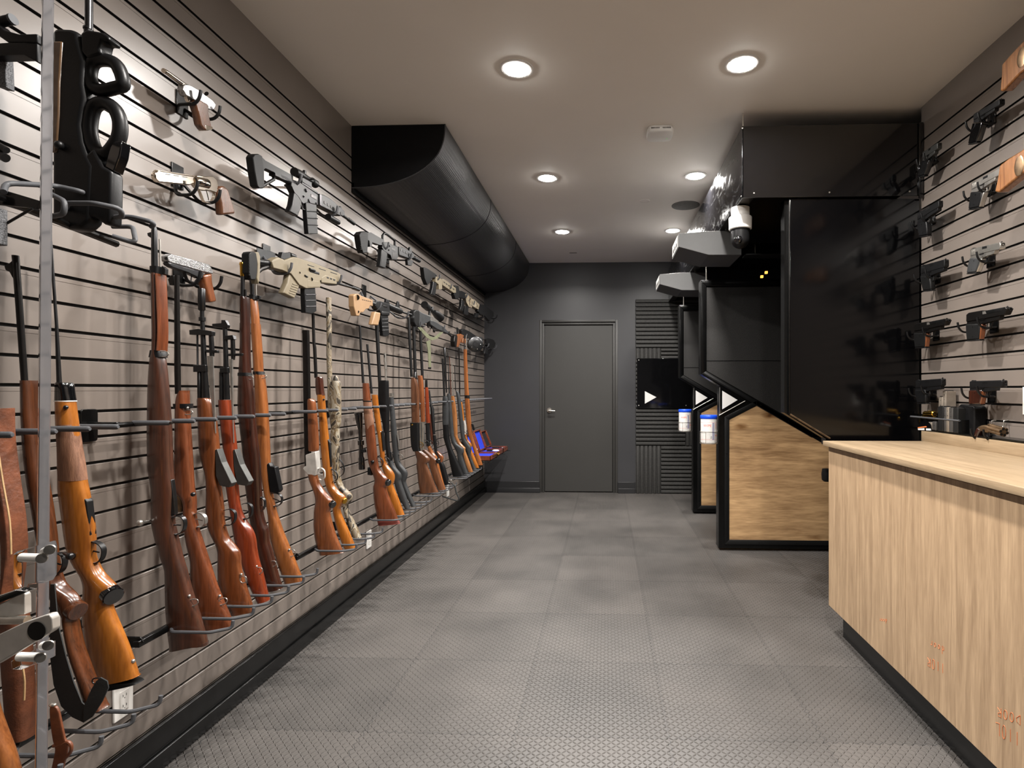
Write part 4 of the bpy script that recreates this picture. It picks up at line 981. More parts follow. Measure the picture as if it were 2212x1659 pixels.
g.st('stock', 'walnut_dark', [(ZD, [(1290, 70, 144), (1310, 68, 148), (1500, 72, 152)]), (ZE, [(0, 54, 119), (100, 55, 121), (200, 52, 122), (310, 47, 126), (330, 45, 130), (450, 42, 145), (550, 42, 150), (700, 58, 164), (850, 75, 182), (1000, 85, 190), (1100, 98, 196), (1180, 108, 200), (1240, 116, 210), (1285, 124, 224), (1315, 128, 238), (1350, 132, 242), (1400, 140, 246), (1440, 150, 258), (1520, 170, 280), (1600, 195, 300), (1659, 215, 318), (1700, 235, 328)])], 0.046, tilt=0.22)
g.st('barrel_band', 'gun_black', (ZE, [(312, 44, 128), (332, 43, 131)]), 0.047, 3, sub=1); g.link(ZE, (126, 343), 24, 12)
g.poly('magazine_plate', 'gun_steel', ZE, [(140, 870), (158, 860), (168, 960), (186, 1080), (160, 1098), (146, 1000)], 0.018, 0.002)
g.guard(ZE, [(160, 1112), (192, 1104), (216, 1128), (214, 1176), (190, 1202), (164, 1196)], 'gun_steel', 0.007); g.link(ZE, (272, 1530), 26, 18, ang=-0.4, base=(252, 1498)); g.done()
g = VG(2.385, 'long orange rifle with a black box magazine and two swivels, last of the six')
g.bar('barrel', 'gun_steel', (ZD, [(1060, 142, 180), (1180, 146, 184), (1278, 152, 190)])); g.rod('cleaning_rod', 'stainless', ZD, (199, 1180), (203, 1290), 0.0025)
g.st('nose_band', 'gun_black', (ZD, [(1274, 145, 216), (1312, 148, 218)]), 0.04, 3, sub=1); g.poly('band_lug', 'gun_black', ZD, [(214, 1276), (236, 1280), (234, 1306), (214, 1310)], 0.012, 0.001)
g.st('stock', 'beech_orange', [(ZD, [(1310, 152, 214), (1450, 158, 227), (1560, 166, 234)]), (ZE, [(0, 124, 186), (100, 130, 193), (200, 137, 200), (310, 142, 206), (330, 145, 213), (450, 149, 228), (600, 155, 238), (750, 165, 245), (870, 178, 250), (1000, 195, 256), (1100, 212, 268), (1200, 230, 290), (1250, 236, 306), (1320, 242, 330), (1400, 255, 362), (1500, 285, 404), (1600, 320, 444), (1659, 342, 468)])], 0.047, tilt=0.2)
g.st('barrel_band', 'gun_black', (ZE, [(304, 140, 208), (324, 141, 212)]), 0.047, 3, sub=1); g.link(ZE, (209, 335), 26, 12)
g.poly('magazine', 'polymer_black', ZE, [(236, 900), (250, 885), (262, 908), (290, 912), (320, 1062), (304, 1080), (262, 1074), (248, 1000)], 0.03, 0.003)
g.guard(ZE, [(262, 1082), (300, 1082), (326, 1108), (322, 1146), (296, 1168), (272, 1164)], 'gun_steel', 0.007); g.link(ZE, (394, 1460), 24, 22, ang=-0.4, base=(380, 1440)); g.done()
# --- second rack
g = VG(2.765, 'double barrelled shotgun with a pale engraved receiver and oiled wooden stock', 'shotgun')
g.st('barrels', 'steel_dark', (ZE, [(57, 452, 498), (75, 454, 500), (480, 460, 507), (700, 464, 508), (918, 469, 514)]), 0.022, 2.4)
g.st('fore_end', 'teak', (ZE, [(478, 492, 522), (492, 486, 536), (540, 486, 544), (600, 488, 550), (700, 490, 557), (790, 491, 560), (812, 494, 555)]), 0.04)
g.poly('receiver', 'white_steel', ZE, [(486, 835), (552, 812), (560, 925), (548, 968), (500, 960), (470, 925), (474, 912), (490, 905)], 0.042, 0.004)
g.st('stock', 'teak', (ZE, [(960, 490, 548), (990, 496, 556), (1020, 506, 566), (1050, 518, 584), (1080, 528, 606), (1110, 535, 634), (1135, 537, 652), (1160, 535, 648), (1180, 531, 640), (1210, 528, 632), (1280, 526, 648), (1350, 531, 670), (1420, 545, 700), (1470, 566, 720)]), 0.044, tilt=0.12)
g.cap(ZE, (640, 1150), 0, 24, 'gloss_black', 'grip_cap', (0.85, -0.35, -0.35)); g.guard(ZE, [(552, 930), (575, 918), (598, 938), (599, 985), (578, 1002), (562, 992)], 'white_steel', 0.006)
g.knob('bead', 'brass', ZE, (543, 651), 0.004, -0.01); g.done()
g = VG(2.875, 'two tone bolt action rifle with dark fore tip, beside the double barrelled shotgun')
g.bar('barrel', 'steel_dark', [(ZD, [(1430, 652, 678), (1659, 658, 684)]), (ZE, [(150, 521, 544), (345, 530, 552)])])
g.st('fore_tip', 'rosewood', (ZE, [(338, 552, 580), (350, 540, 584), (430, 542, 592), (456, 548, 597)]), 0.034, 4)
g.st('stock', 'maple_orange', (ZE, [(452, 548, 597), (520, 552, 602), (600, 560, 610), (750, 568, 626), (900, 582, 640), (980, 592, 646), (1030, 604, 658), (1070, 618, 690), (1095, 632, 722), (1120, 646, 734), (1140, 650, 728), (1160, 650, 712), (1200, 650, 700), (1300, 672, 742), (1400, 706, 784), (1445, 730, 802)]), 0.042, tilt=0.12)
g.poly('magazine', 'gun_black', ZE, [(612, 748), (622, 738), (634, 760), (640, 910), (634, 924), (626, 900)], 0.018, 0.002)
g.guard(ZE, [(640, 928), (668, 942), (682, 975), (672, 1003), (650, 1008)], 'gun_black', 0.006); g.cap(ZE, (714, 1126), 0, 20, 'brass', 'grip_cap', (0.85, -0.35, -0.35)); g.knob('sling_stud', 'gun_black', ZE, (597, 483), 0.005, -0.01); g.done()
# camouflage
m, nt, b = pbsdf('camo'); b.inputs['Roughness'].default_value = 0.5
tc = nd(nt, 'ShaderNodeTexCoord'); mp = nd(nt, 'ShaderNodeMapping'); mp.inputs['Scale'].default_value = (16, 16, 9); nt.links.new(tc.outputs['Object'], mp.inputs[0])
n1 = nd(nt, 'ShaderNodeTexNoise'); n1.inputs['Scale'].default_value = 1.0; n1.inputs['Detail'].default_value = 2; n1.inputs['Distortion'].default_value = 2.0; nt.links.new(mp.outputs[0], n1.inputs['Vector'])
r = nd(nt, 'ShaderNodeValToRGB'); r.color_ramp.interpolation = 'CONSTANT'
el = r.color_ramp.elements; el[0].position = 0; el[0].color = srgb(44, 38, 30); el[1].position = 0.42; el[1].color = srgb(118, 108, 92)
for p_, c_ in ((0.5, (104, 88, 64)), (0.56, (140, 132, 116)), (0.66, (46, 40, 32))): e = el.new(p_); e.color = srgb(*c_)
nt.links.new(n1.outputs['Fac'], r.inputs[0]); nt.links.new(r.outputs[0], b.inputs['Base Color'])
g = VG(2.985, 'shotgun covered in brown leaf camouflage from muzzle to butt', 'shotgun')
g.bar('barrel', 'camo', [(ZD, [(1294, 770, 812), (1310, 768, 814), (1659, 776, 818)]), (ZE, [(150, 606, 641), (520, 616, 650), (690, 640, 668)])])
g.bar('magazine_cap', 'camo', (ZE, [(330, 660, 674), (336, 654, 680), (350, 650, 686), (366, 648, 688)]))
g.st('fore_end', 'camo', (ZE, [(364, 642, 692), (385, 632, 700), (460, 630, 702), (560, 632, 702), (640, 636, 700), (666, 642, 690)]), 0.05)
g.st('receiver', 'camo', (ZE, [(666, 640, 688), (740, 638, 690), (850, 642, 690), (900, 650, 692)]), 0.042, 4)
g.st('stock', 'camo', (ZE, [(895, 650, 692), (960, 656, 694), (1010, 668, 706), (1050, 684, 728), (1080, 698, 760), (1100, 704, 774), (1125, 710, 772), (1145, 712, 760), (1165, 712, 748), (1210, 724, 760), (1300, 752, 804), (1370, 784, 832)]), 0.044, tilt=0.1)
g.guard(ZE, [(690, 862), (712, 890), (724, 930), (716, 962), (694, 976)], 'gun_steel', 0.006); g.knob('sling_stud', 'gun_black', ZE, (774, 1356), 0.006, -0.01); g.done()
# --- third rack
g = VG(3.42, 'red walnut hunting rifle with a long black telescopic sight')
g.bar('barrel', 'gun_black', [(ZF, [(888, 152, 174), (1100, 162, 184), (1430, 182, 208)])])
g.st('stock', 'walnut_red', (ZG, [(210, 196, 242), (224, 189, 250), (380, 195, 268), (500, 202, 284), (600, 211, 296), (700, 218, 308), (800, 228, 318), (900, 237, 328), (960, 246, 336), (1000, 258, 346), (1040, 275, 368), (1080, 290, 404), (1115, 300, 430), (1145, 300, 438), (1170, 294, 428), (1190, 289, 412), (1260, 292, 432), (1350, 301, 470), (1420, 314, 500), (1500, 328, 526)]), 0.044, tilt=0.1)
g.st('checkering', 'checkered_walnut', (ZG, [(370, 196, 269), (500, 202, 285), (600, 214, 296), (640, 235, 262)]), 0.0455)
g.st('butt_pad', 'red_rubber', (ZG, [(1500, 328, 528), (1540, 338, 544)]), 0.045, 3, tilt=0.1, sub=1)
g.cap(ZG, (422, 1142), 0, 32, 'gloss_black', 'grip_cap', (0.85, -0.35, -0.35))
g.guard(ZG, [(328, 905), (362, 912), (386, 948), (374, 990), (344, 994)], 'gun_black', 0.006); g.bolt(ZG, (245, 940), (284, 950), 0.010, 'gun_black', 0.03)
i = g.bar('scope', 'gloss_black', (ZG, [(484, 114, 184), (492, 110, 188), (540, 116, 190), (600, 132, 190), (650, 148, 188), (745, 150, 190), (750, 140, 204), (790, 142, 204), (796, 152, 194), (900, 154, 198), (920, 148, 208), (1015, 150, 214), (1022, 154, 210)]))
g.st('scope_mount', 'gun_black', (ZG, [(830, 170, 218), (860, 172, 224)]), 0.03, 4, sub=1, parent=i)
g.poly('magazine', 'gun_black', ZG, [(244, 1000), (262, 1010), (282, 1076), (244, 1070)], 0.03); g.st('barrel_strap', 'rubber_black', (ZG, [(372, 193, 272), (382, 194, 273)]), 0.047, 3, sub=1); g.done()
g = VG(3.53, 'shiny orange rifle with a stepped cheek piece, right beside the scoped rifle')
g.bar('barrel', 'gun_black', (ZF, [(1064, 222, 244), (1530, 262, 286)]))
g.st('stock', 'maple_orange', (ZG, [(318, 280, 324), (330, 274, 332), (450, 288, 345), (600, 312, 364), (700, 330, 376), (850, 350, 394), (930, 358, 404), (980, 368, 428), (1030, 380, 468), (1070, 394, 490), (1110, 402, 492), (1150, 408, 484), (1180, 412, 482), (1300, 442, 530), (1400, 476, 568), (1455, 500, 586)]), 0.042, tilt=0.1)
g.st('floor_plate', 'gun_black', (ZG, [(660, 372, 384), (840, 388, 402)]), 0.038, 4); g.guard(ZG, [(398, 905), (430, 912), (448, 945), (430, 975), (412, 975)], 'gun_black', 0.006); g.knob('sling_stud', 'stainless', ZG, (363, 666), 0.005, -0.01); g.done()
g = VG(3.64, 'black synthetic pump shotgun with a grooved fore end, in front of the grey stainless rifle', 'shotgun')
g.bar('barrel', 'gun_black', [(ZF, [(880, 304, 342), (1430, 334, 366)]), (ZG, [(400, 344, 372)])])
g.st('fore_end', 'polymer_black', (ZG, [(182, 372, 428), (196, 342, 434), (300, 338, 436), (420, 342, 440), (600, 380, 440), (672, 388, 438)]), 0.045, 3)
g.st('receiver', 'gun_black', (ZG, [(672, 398, 438), (800, 405, 444), (945, 425, 470)]), 0.036, 4)
g.st('stock', 'polymer_grey', (ZG, [(940, 428, 474), (990, 438, 492), (1030, 450, 525), (1065, 464, 552), (1100, 478, 556), (1130, 486, 552), (1200, 502, 574), (1300, 540, 608), (1390, 592, 636)]), 0.042, tilt=0.1)
g.guard(ZG, [(436, 850), (462, 858), (478, 895), (466, 935), (446, 940)], 'gun_black', 0.006); g.done()
g = VG(3.75, 'stainless rifle with a matt grey synthetic stock, last gun of the scoped rifle group')
g.bar('barrel', 'stainless', (ZF, [(1145, 388, 412), (1230, 386, 414), (1232, 390, 418), (1300, 392, 419), (1302, 396, 415), (1405, 398, 418)])); g.knob('muzzle_ports', 'gun_black', ZF, (401, 1175), 0.004, -0.012, (1, .5, 3))
g.st('stock', 'polymer_grey', (ZG, [(340, 442, 480), (430, 443, 488), (550, 450, 499), (650, 456, 511), (750, 463, 521), (850, 475, 530), (920, 482, 536), (970, 494, 554), (1010, 512, 586), (1045, 530, 610), (1080, 544, 612), (1115, 552, 604), (1150, 560, 600), (1250, 594, 640), (1370, 650, 694)]), 0.042, tilt=0.1)
g.st('band', 'silver', (ZG, [(302, 440, 480), (335, 441, 481)]), 0.03, 3, sub=1)
g.guard(ZG, [(528, 878), (556, 880), (572, 905), (560, 935), (536, 940)], 'silver', 0.006); g.st('receiver_rail', 'silver', (ZG, [(690, 508, 522), (760, 522, 534), (830, 528, 540)]), 0.02, 3); g.knob('sling_stud', 'brass', ZG, (620, 1343), 0.006, -0.01); g.done()
# --- fourth rack
g = VG(4.20, 'brown walnut semi automatic shotgun with a black receiver and gold trigger', 'shotgun')
g.bar('barrel', 'gun_black', [(ZF, [(810, 608, 636), (1370, 638, 664)])]); g.bar('magazine_nut', 'gun_steel', (ZF, [(1324, 672, 694), (1330, 668, 700), (1385, 664, 704)]))
g.st('fore_end', 'walnut', (ZG, [(156, 648, 690), (200, 646, 704), (260, 646, 716), (400, 648, 722), (578, 654, 724)]), 0.045, 3.4)
g.st('receiver', 'gun_black', (ZG, [(582, 640, 724), (700, 642, 726), (800, 650, 728), (850, 668, 736)]), 0.042, 4)
g.st('stock', 'walnut', (ZG, [(848, 678, 745), (870, 684, 774), (900, 692, 808), (930, 700, 824), (955, 700, 812), (975, 696, 796), (1050, 704, 828), (1150, 714, 866), (1240, 730, 906)]), 0.044, tilt=0.08)
g.guard(ZG, [(722, 760), (745, 765), (766, 790), (752, 815), (726, 812)], 'gold', 0.006); g.st('engraving', 'gold', (ZG, [(706, 674, 680), (760, 676, 682)]), 0.0435, 3); g.knob('pin', 'brass', ZG, (664, 600), 0.006, -0.02, (1, .4, 1)); g.done()
g = VG(4.31, 'figured walnut shotgun with a silver receiver and a ridged stock', 'shotgun')
g.bar('barrel', 'gun_black', (ZF, [(802, 652, 684), (1330, 668, 700)]))
g.st('fore_end', 'teak', (ZG, [(136, 708, 752), (200, 712, 762), (400, 728, 774), (572, 740, 778)]), 0.043, 3); g.st('receiver', 'silver', (ZG, [(578, 726, 772), (700, 730, 772), (840, 742, 774)]), 0.04, 4)
g.st('stock', 'walnut', (ZG, [(835, 745, 790), (870, 770, 830), (905, 790, 870), (935, 802, 900), (960, 810, 898), (980, 814, 888), (1100, 850, 926), (1215, 900, 964)]), 0.042, tilt=0.08); g.guard(ZG, [(770, 742), (800, 750), (822, 780), (810, 810), (790, 808)], 'gun_black', 0.006)
g.cap(ZG, (895, 940), 0, 24, 'gloss_black', 'grip_cap', (0.85, -0.35, -0.35)); g.done()
g = VG(4.42, 'orange red rifle with a black receiver and ribbed black rubber pad, between the shotguns')
g.bar('barrel', 'gun_black', [(ZF, [(925, 722, 748), (1060, 724, 752), (1400, 742, 768)])]); g.bar('muzzle_nut', 'gun_steel', (ZF, [(1400, 778, 800), (1470, 776, 802), (1480, 778, 798)]))
g.st('fore_end', 'birch_red', (ZG, [(248, 778, 806), (300, 776, 812), (450, 780, 818), (582, 788, 826)]), 0.042); g.st('receiver', 'gun_black', (ZG, [(586, 784, 816), (800, 792, 824)]), 0.038, 4)
g.st('stock', 'beech_orange', (ZG, [(800, 796, 830), (860, 815, 858), (900, 832, 890), (960, 850, 905), (1100, 888, 940), (1210, 925, 972)]), 0.04, tilt=0.08); g.guard(ZG, [(820, 745), (848, 755), (860, 785), (842, 808), (824, 808)], 'gun_black', 0.005); g.done()
g = VG(4.53, 'walnut carbine with a perforated black barrel shroud and a dark ribbed butt')
g.bar('barrel_shroud', 'gun_black', (ZG, [(275, 812, 824), (400, 820, 842), (450, 828, 864), (690, 846, 876)]))
g.st('fore_end', 'rosewood', (ZG, [(500, 810, 838), (700, 826, 858), (780, 838, 870)]), 0.036); g.st('receiver', 'gun_black', (ZG, [(700, 850, 878), (850, 868, 892)]), 0.032, 4)
g.st('stock', 'polymer_black', (ZG, [(850, 868, 894), (920, 884, 925), (980, 905, 962), (1060, 925, 985), (1165, 950, 1018)]), 0.04, tilt=0.08); g.st('grip', 'teak', (ZG, [(850, 886, 905), (880, 895, 935), (905, 905, 952), (930, 915, 950), (960, 922, 942)]), 0.036)
g.guard(ZG, [(872, 745), (900, 752), (910, 780), (896, 804), (876, 804)], 'gun_steel', 0.005); g.link(ZG, (1018, 1130), 16, 16, 'silver'); g.done()
g = VG(4.60, 'thin black sling hanging below the ribbed black butt by the far corner', 'sling', 'thin_sling'); g.wire('cord', 'webbing_black', ZG, [(1018, 1140), (1060, 1180), (1072, 1240), (1100, 1300), (1085, 1320), (940, 1275)], 0.006); g.done()
# --- fifth rack
def far(Y, label, mat, stock, barrels, guardp, th=0.04, cat='rifle', fore=None, extra=None):
    g = VG(Y, label, cat)
    for bm_, seg in barrels: g.bar('barrel', bm_, seg)
    g.st('stock', mat, (ZG, stock), th, tilt=0.06)
    if fore: g.st('fore_end', *fore)
    if extra: g.st(*extra)
    g.guard(ZG, guardp, 'gun_steel', 0.005); g.done()
far(5.02, 'black synthetic shotgun with a rounded fore end, first of the group before the far wall', 'polymer_black', [(590, 944, 1000), (700, 950, 1008), (760, 962, 1016), (830, 985, 1036), (900, 1000, 1068), (1000, 1020, 1112), (1085, 1040, 1152)], [('gun_black', (ZT, [(285, 610, 652), (600, 626, 668), (960, 642, 680)])), ('gun_steel', (ZT, [(92, 642, 688), (96, 640, 690), (285, 655, 700), (600, 668, 705), (900, 690, 715)]))], [(940, 700), (965, 680), (985, 700), (975, 730), (950, 725)], 0.045, 'shotgun', fore=('polymer_grey', (ZG, [(332, 955, 975), (345, 945, 990), (450, 942, 1000), (600, 944, 1000)]), 0.05, 3))
far(5.13, 'matt grey shotgun with a long grey fore end, by the black synthetic one', 'polymer_grey', [(308, 992, 1010), (320, 985, 1018), (450, 992, 1030), (600, 1004, 1042), (700, 1012, 1050), (770, 1030, 1074), (800, 1045, 1110), (825, 1058, 1140), (860, 1075, 1144), (890, 1082, 1130), (950, 1090, 1148), (1062, 1140, 1186)], [('gun_steel', (ZT, [(175, 712, 728), (560, 728, 744), (930, 738, 764)]))], [(1012, 705), (1040, 712), (1050, 738), (1034, 756), (1016, 752)], cat='shotgun')
far(5.24, 'honey coloured wooden shotgun with bright polished barrels, between two grey guns', 'honey_wood', [(700, 1050, 1084), (760, 1075, 1108), (800, 1095, 1142), (820, 1120, 1160), (850, 1132, 1160), (940, 1150, 1194), (1045, 1188, 1230)], [('silver', (ZT, [(350, 784, 806), (960, 804, 830)])), ('rosewood', (ZT, [(255, 745, 762), (950, 770, 792)]))], [(1060, 700), (1085, 705), (1095, 735), (1080, 752)], cat='shotgun', fore=('honey_wood', (ZG, [(334, 1028, 1048), (345, 1020, 1056), (500, 1032, 1078), (640, 1046, 1084), (700, 1052, 1084)]), 0.04, 2.6))
far(5.35, 'dark grey lever gun with a pointed fore end tip, beside the honey coloured one', 'polymer_grey', [(278, 1066, 1076), (300, 1070, 1100), (400, 1084, 1118), (600, 1102, 1140), (720, 1118, 1156), (780, 1138, 1190), (815, 1155, 1214), (850, 1172, 1212), (900, 1188, 1212), (1022, 1226, 1262)], [('gun_steel', (ZT, [(422, 838, 854), (860, 856, 874)]))], [(1110, 640), (1150, 665), (1180, 700), (1180, 740), (1150, 752)])
far(5.46, 'yellow orange wooden carbine with silver hammer, last but one before the far wall', 'maple_orange', [(690, 1146, 1166), (740, 1155, 1184), (775, 1168, 1212), (800, 1180, 1220), (830, 1190, 1216), (900, 1206, 1244), (1006, 1250, 1288)], [('steel_dark', (ZT, [(96, 908, 938), (500, 920, 944), (960, 925, 950)]))], [(1160, 655), (1182, 670), (1186, 700), (1168, 716)], fore=('maple_orange', (ZG, [(385, 1114, 1126), (450, 1120, 1138), (560, 1134, 1148)]), 0.036, 2.6), extra=('receiver', 'white_steel', (ZG, [(560, 1138, 1156), (610, 1146, 1166), (690, 1148, 1168)]), 0.03, 3))
g = VG(5.57, 'very long orange military rifle reaching up to the drum magazine gun')
g.bar('barrel', 'gun_steel', (ZF, [(975, 1142, 1150), (1050, 1143, 1152), (1112, 1144, 1156)])); g.rod('cleaning_rod', 'stainless', ZF, (1165, 980), (1168, 1115), 0.004)
g.st('stock', 'beech_orange', [(ZF, [(1112, 1140, 1172), (1300, 1143, 1180), (1500, 1150, 1190)]), (ZG, [(300, 1150, 1192), (325, 1150, 1194), (400, 1154, 1200), (500, 1160, 1208), (600, 1170, 1216), (700, 1186, 1228), (800, 1222, 1258), (900, 1252, 1296), (980, 1268, 1322)])], 0.042, tilt=0.06)
g.st('barrel_band', 'gun_steel', (ZG, [(322, 1150, 1196), (350, 1152, 1200)]), 0.044, 3, sub=1); g.link(ZF, (1168, 1340), 14, 8, 'silver'); g.link(ZG, (1262, 835), 14, 10, 'silver'); g.guard(ZG, [(1170, 655), (1194, 668), (1200, 695), (1184, 712)], 'gun_steel', 0.005)
g.poly('magazine', 'gun_black', ZG, [(1215, 590), (1235, 595), (1248, 650), (1230, 655)], 0.02); g.done()
# ================================================================ guns hung flat along the slat walls
class HG(T):
    def __init__(s, X, Z, label, cat='rifle', name=None, group=None):
        super().__init__(name or cat, label, cat, group); s.X = X; s.Z = Z; s.sg = 1 if X < 0 else -1
    def P(s, pts, dx=0.0): return [atX(*uv(s.Z, p), s.X)+Vector((dx*s.sg, 0, 0)) for p in pts]
    def po(s, name, mat, pts, th=0.03, bevel=0.002, dx=0.0, **k): return s.add(name, MB().prism(s.P(pts, dx), (th, 0, 0)), mat, bevel=bevel, **k)
    def tu(s, name, mat, pts, r, n=14, dx=0.0, closed=False, **k):
        P = s.P(pts, dx); return s.add(name, MB().tube(P, r, n, closed=closed), mat, **k)
    def gd(s, pts, mat='gun_black', w=0.006):
        P = round_path(s.P(pts), 0.01); R = []
        for i, p in enumerate(P):
            t = (P[min(i+1, len(P)-1)]-P[max(i-1, 0)]).normalized(); nrm = Vector((0, -t.z, t.y)); e = Vector((w, 0, 0))
            R.append([p+e+nrm*.0012, p-e+nrm*.0012, p-e-nrm*.0012, p+e-nrm*.0012])
        i = s.add('trigger_guard', MB().rings(R), mat)
        c = sum(P, Vector((0, 0, 0)))/len(P); a = (P[0]+P[-1])/2
        s.add('trigger', MB().tube([a, c, c+Vector((0, 0, -0.006))], 0.002, 6), mat, parent=i)
def hanger(Z, X, hooks, label, plate=None, foam=True, mat='foam_grey', r=0.006):
    """a slat hook pair: back plate gripping the wall, arms that come out under the gun and curl up in front"""
    sg = 1 if X < 0 else -1; xw = XL if X < 0 else XR
    t = T('gun_hanger', label, 'hanger', 'hook hangers on the slat walls')
    P = [atX(*uv(Z, h), X) for h in hooks]
    c = sum(P, Vector((0, 0, 0)))/len(P)
    if plate: c = atX(*uv(Z, plate), xw)
    t.add('wall_plate', MB().box((xw+sg*0.0005, c.y-0.03, c.z-0.05), (xw+sg*0.006, c.y+0.03, c.z+0.04)), 'bracket_black', bevel=0.002)
    for p in P:
        o = abs(xw-X)
        Q = [Vector((xw+sg*0.005, c.y+(p.y-c.y)*0.3, c.z-0.02)), Vector((X-sg*0.045, p.y, p.z-0.045)), Vector((X+sg*0.012, p.y, p.z-0.045)), Vector((X+sg*0.032, p.y, p.z-0.022)), Vector((X+sg*0.036, p.y, p.z+0.006))]
        t.add('hook', MB().tube(round_path(Q, 0.02), r, 10), mat)
    t.done()
XG = -1.49
# --- black tactical rifle with scope
g = HG(XG, ZD, 'black scoped carbine with a triangular stock and ribbed magazine, top row of the slat wall')
g.po('butt_pad', 'rubber_black', [(145, 150), (160, 128), (190, 122), (222, 140), (236, 240), (240, 385), (228, 404), (200, 405), (180, 385), (160, 270)], 0.034, 0.004)
g.po('stock', 'polymer_black', [(222, 148), (250, 175), (480, 300), (474, 350), (400, 335), (355, 312), (330, 300), (330, 278), (250, 240), (240, 250), (238, 300), (236, 240)], 0.03)
g.tu('stock_strut', 'polymer_black', [(235, 392), (345, 330), (336, 285)], 0.007); g.tu('buffer_tube', 'gun_black', [(380, 300), (500, 362)], 0.016)
g.po('receiver', 'gun_black', [(468, 330), (520, 345), (600, 400), (692, 462), (692, 540), (640, 530), (600, 515), (560, 530), (520, 470), (490, 440), (462, 380)], 0.03)
g.po('grip', 'polymer_black', [(490, 430), (556, 478), (545, 560), (520, 632), (450, 592), (472, 540)], 0.028, 0.005)
g.gd([(556, 520), (570, 570), (600, 580), (612, 520)])
g.po('magazine', 'polymer_black', [(588, 500), (676, 530), (682, 640), (688, 774), (608, 776), (598, 650)], 0.022, 0.003)
for k in range(3): g.tu('magazine_rib', 'polymer_black', [(600+k*3, 590+k*55), (684+k, 595+k*55)], 0.0025, 8, dx=0.011)
g.tu('scope', 'gun_black', [(512, 268), (560, 292), (562, 293), (600, 315), (602, 316), (650, 345), (652, 346), (684, 368)], [0.021, 0.021, 0.016, 0.016, 0.015, 0.015, 0.02, 0.021], 18)
g.po('scope_mount', 'gun_black', [(560, 300), (640, 350), (640, 400), (560, 350)], 0.02); g.tu('scope_turret', 'gun_black', [(590, 305), (596, 262)], 0.009); g.tu('scope_dial', 'gun_black', [(624, 330), (624, 331)], 0.01, dx=0.02)
g.po('hand_guard', 'gun_black', [(690, 450), (720, 455), (780, 490), (892, 588), (896, 628), (860, 630), (800, 600), (690, 545)], 0.042, 0.004)
for k in range(8): g.po('rail_tooth', 'gun_black', [(705+k*23, 446+k*17.5), (715+k*23, 452+k*17.5), (715+k*23, 464+k*17.5), (705+k*23, 458+k*17.5)], 0.016, 0.0008)
for k in range(6): g.po('rail_slot', 'steel_dark', [(720+k*27, 505+k*18), (732+k*27, 513+k*18), (732+k*27, 535+k*18), (720+k*27, 527+k*18)], 0.046, 0.001)
g.po('ejection_port', 'steel_dark', [(622, 448), (668, 474), (668, 500), (622, 472)], 0.0335, 0.0015)
g.tu('forward_assist', 'gun_steel', [(575, 418), (584, 424)], 0.008, dx=0.014); g.tu('receiver_pin', 'gun_steel', [(560, 470), (561, 470)], 0.005, dx=0.016); g.tu('receiver_pin', 'gun_steel', [(662, 526), (663, 526)], 0.005, dx=0.016)
g.tu('bolt_catch', 'gun_steel', [(600, 492), (612, 520)], 0.003, dx=0.017); g.po('charging_handle', 'gun_steel', [(500, 340), (530, 352), (530, 364), (500, 352)], 0.02, 0.002)
g.po('top_rail', 'gun_black', [(560, 352), (600, 372), (692, 436), (692, 450), (600, 390), (560, 366)], 0.018, 0.001); g.po('delta_ring', 'gun_steel', [(686, 448), (700, 452), (700, 548), (686, 540)], 0.044, 0.002)
g.po('front_sight', 'gun_black', [(872, 572), (880, 548), (888, 550), (896, 590)], 0.012, 0.001)
g.tu('barrel', 'gun_black', [(880, 605), (950, 655), (952, 656), (998, 690)], [0.009, 0.008, 0.011, 0.011]); g.tu('flash_light', 'gun_black', [(786, 635), (870, 680)], [0.018, 0.014]); g.done()
hanger(ZD, XG, [(510, 300), (812, 560)], 'grey hook hanger holding the scoped carbine in the top row', (560, 420))
# --- tan rifle
g = HG(XG, ZD, 'large tan rifle with a black ribbed butt pad and black magazine')
g.po('butt_pad', 'rubber_black', [(112, 938), (124, 922), (150, 918), (172, 930), (182, 1000), (180, 1090), (168, 1150), (126, 1148), (112, 1090)], 0.034, 0.004)
for k in range(8): g.tu('pad_rib', 'rubber_black', [(112, 940+k*24), (170, 945+k*24)], 0.003, 6, dx=0.014)
g.po('stock', 'fde_tan', [(165, 922), (192, 922), (206, 960), (206, 1020), (204, 1110), (192, 1185), (178, 1130), (186, 1020)], 0.032, 0.003)
g.tu('stock_bar', 'polymer_black', [(205, 1000), (300, 1012)], 0.014); g.tu('stock_strut', 'steel_dark', [(206, 1088), (240, 1060), (300, 1040)], 0.01)
g.po('receiver', 'fde_tan', [(290, 996), (355, 972), (400, 990), (470, 962), (500, 966), (640, 1010), (840, 1090), (868, 1112), (872, 1168), (700, 1150), (690, 1212), (575, 1218), (520, 1190), (452, 1100), (380, 1070), (306, 1052)], 0.042, 0.003)
g.po('top_rail', 'gun_black', [(480, 958), (500, 960), (640, 1002), (840, 1080), (838, 1090), (640, 1012), (496, 970)], 0.018, 0.001)
for k in range(3): g.po('body_slot', 'gun_black', [(585+k*95, 1022+k*30), (640+k*95, 1040+k*30), (640+k*95, 1046+k*30), (585+k*95, 1028+k*30)], 0.0435, 0.0005)
g.po('ejection_port', 'gun_black', [(604, 1062), (682, 1088), (682, 1108), (604, 1084)], 0.0445, 0.001)
g.tu('receiver_pin', 'gun_black', [(618, 1144), (619, 1144)], 0.01, dx=0.019)
g.po('hand_guard', 'fde_tan', [(700, 1128), (735, 1108), (825, 1140), (826, 1186), (700, 1172)], 0.046, 0.004)
for k in range(3): g.po('guard_slot', 'gun_black', [(742+k*26, 1122+k*9), (758+k*26, 1127+k*9), (758+k*26, 1140+k*9), (742+k*26, 1135+k*9)], 0.048, 0.001)
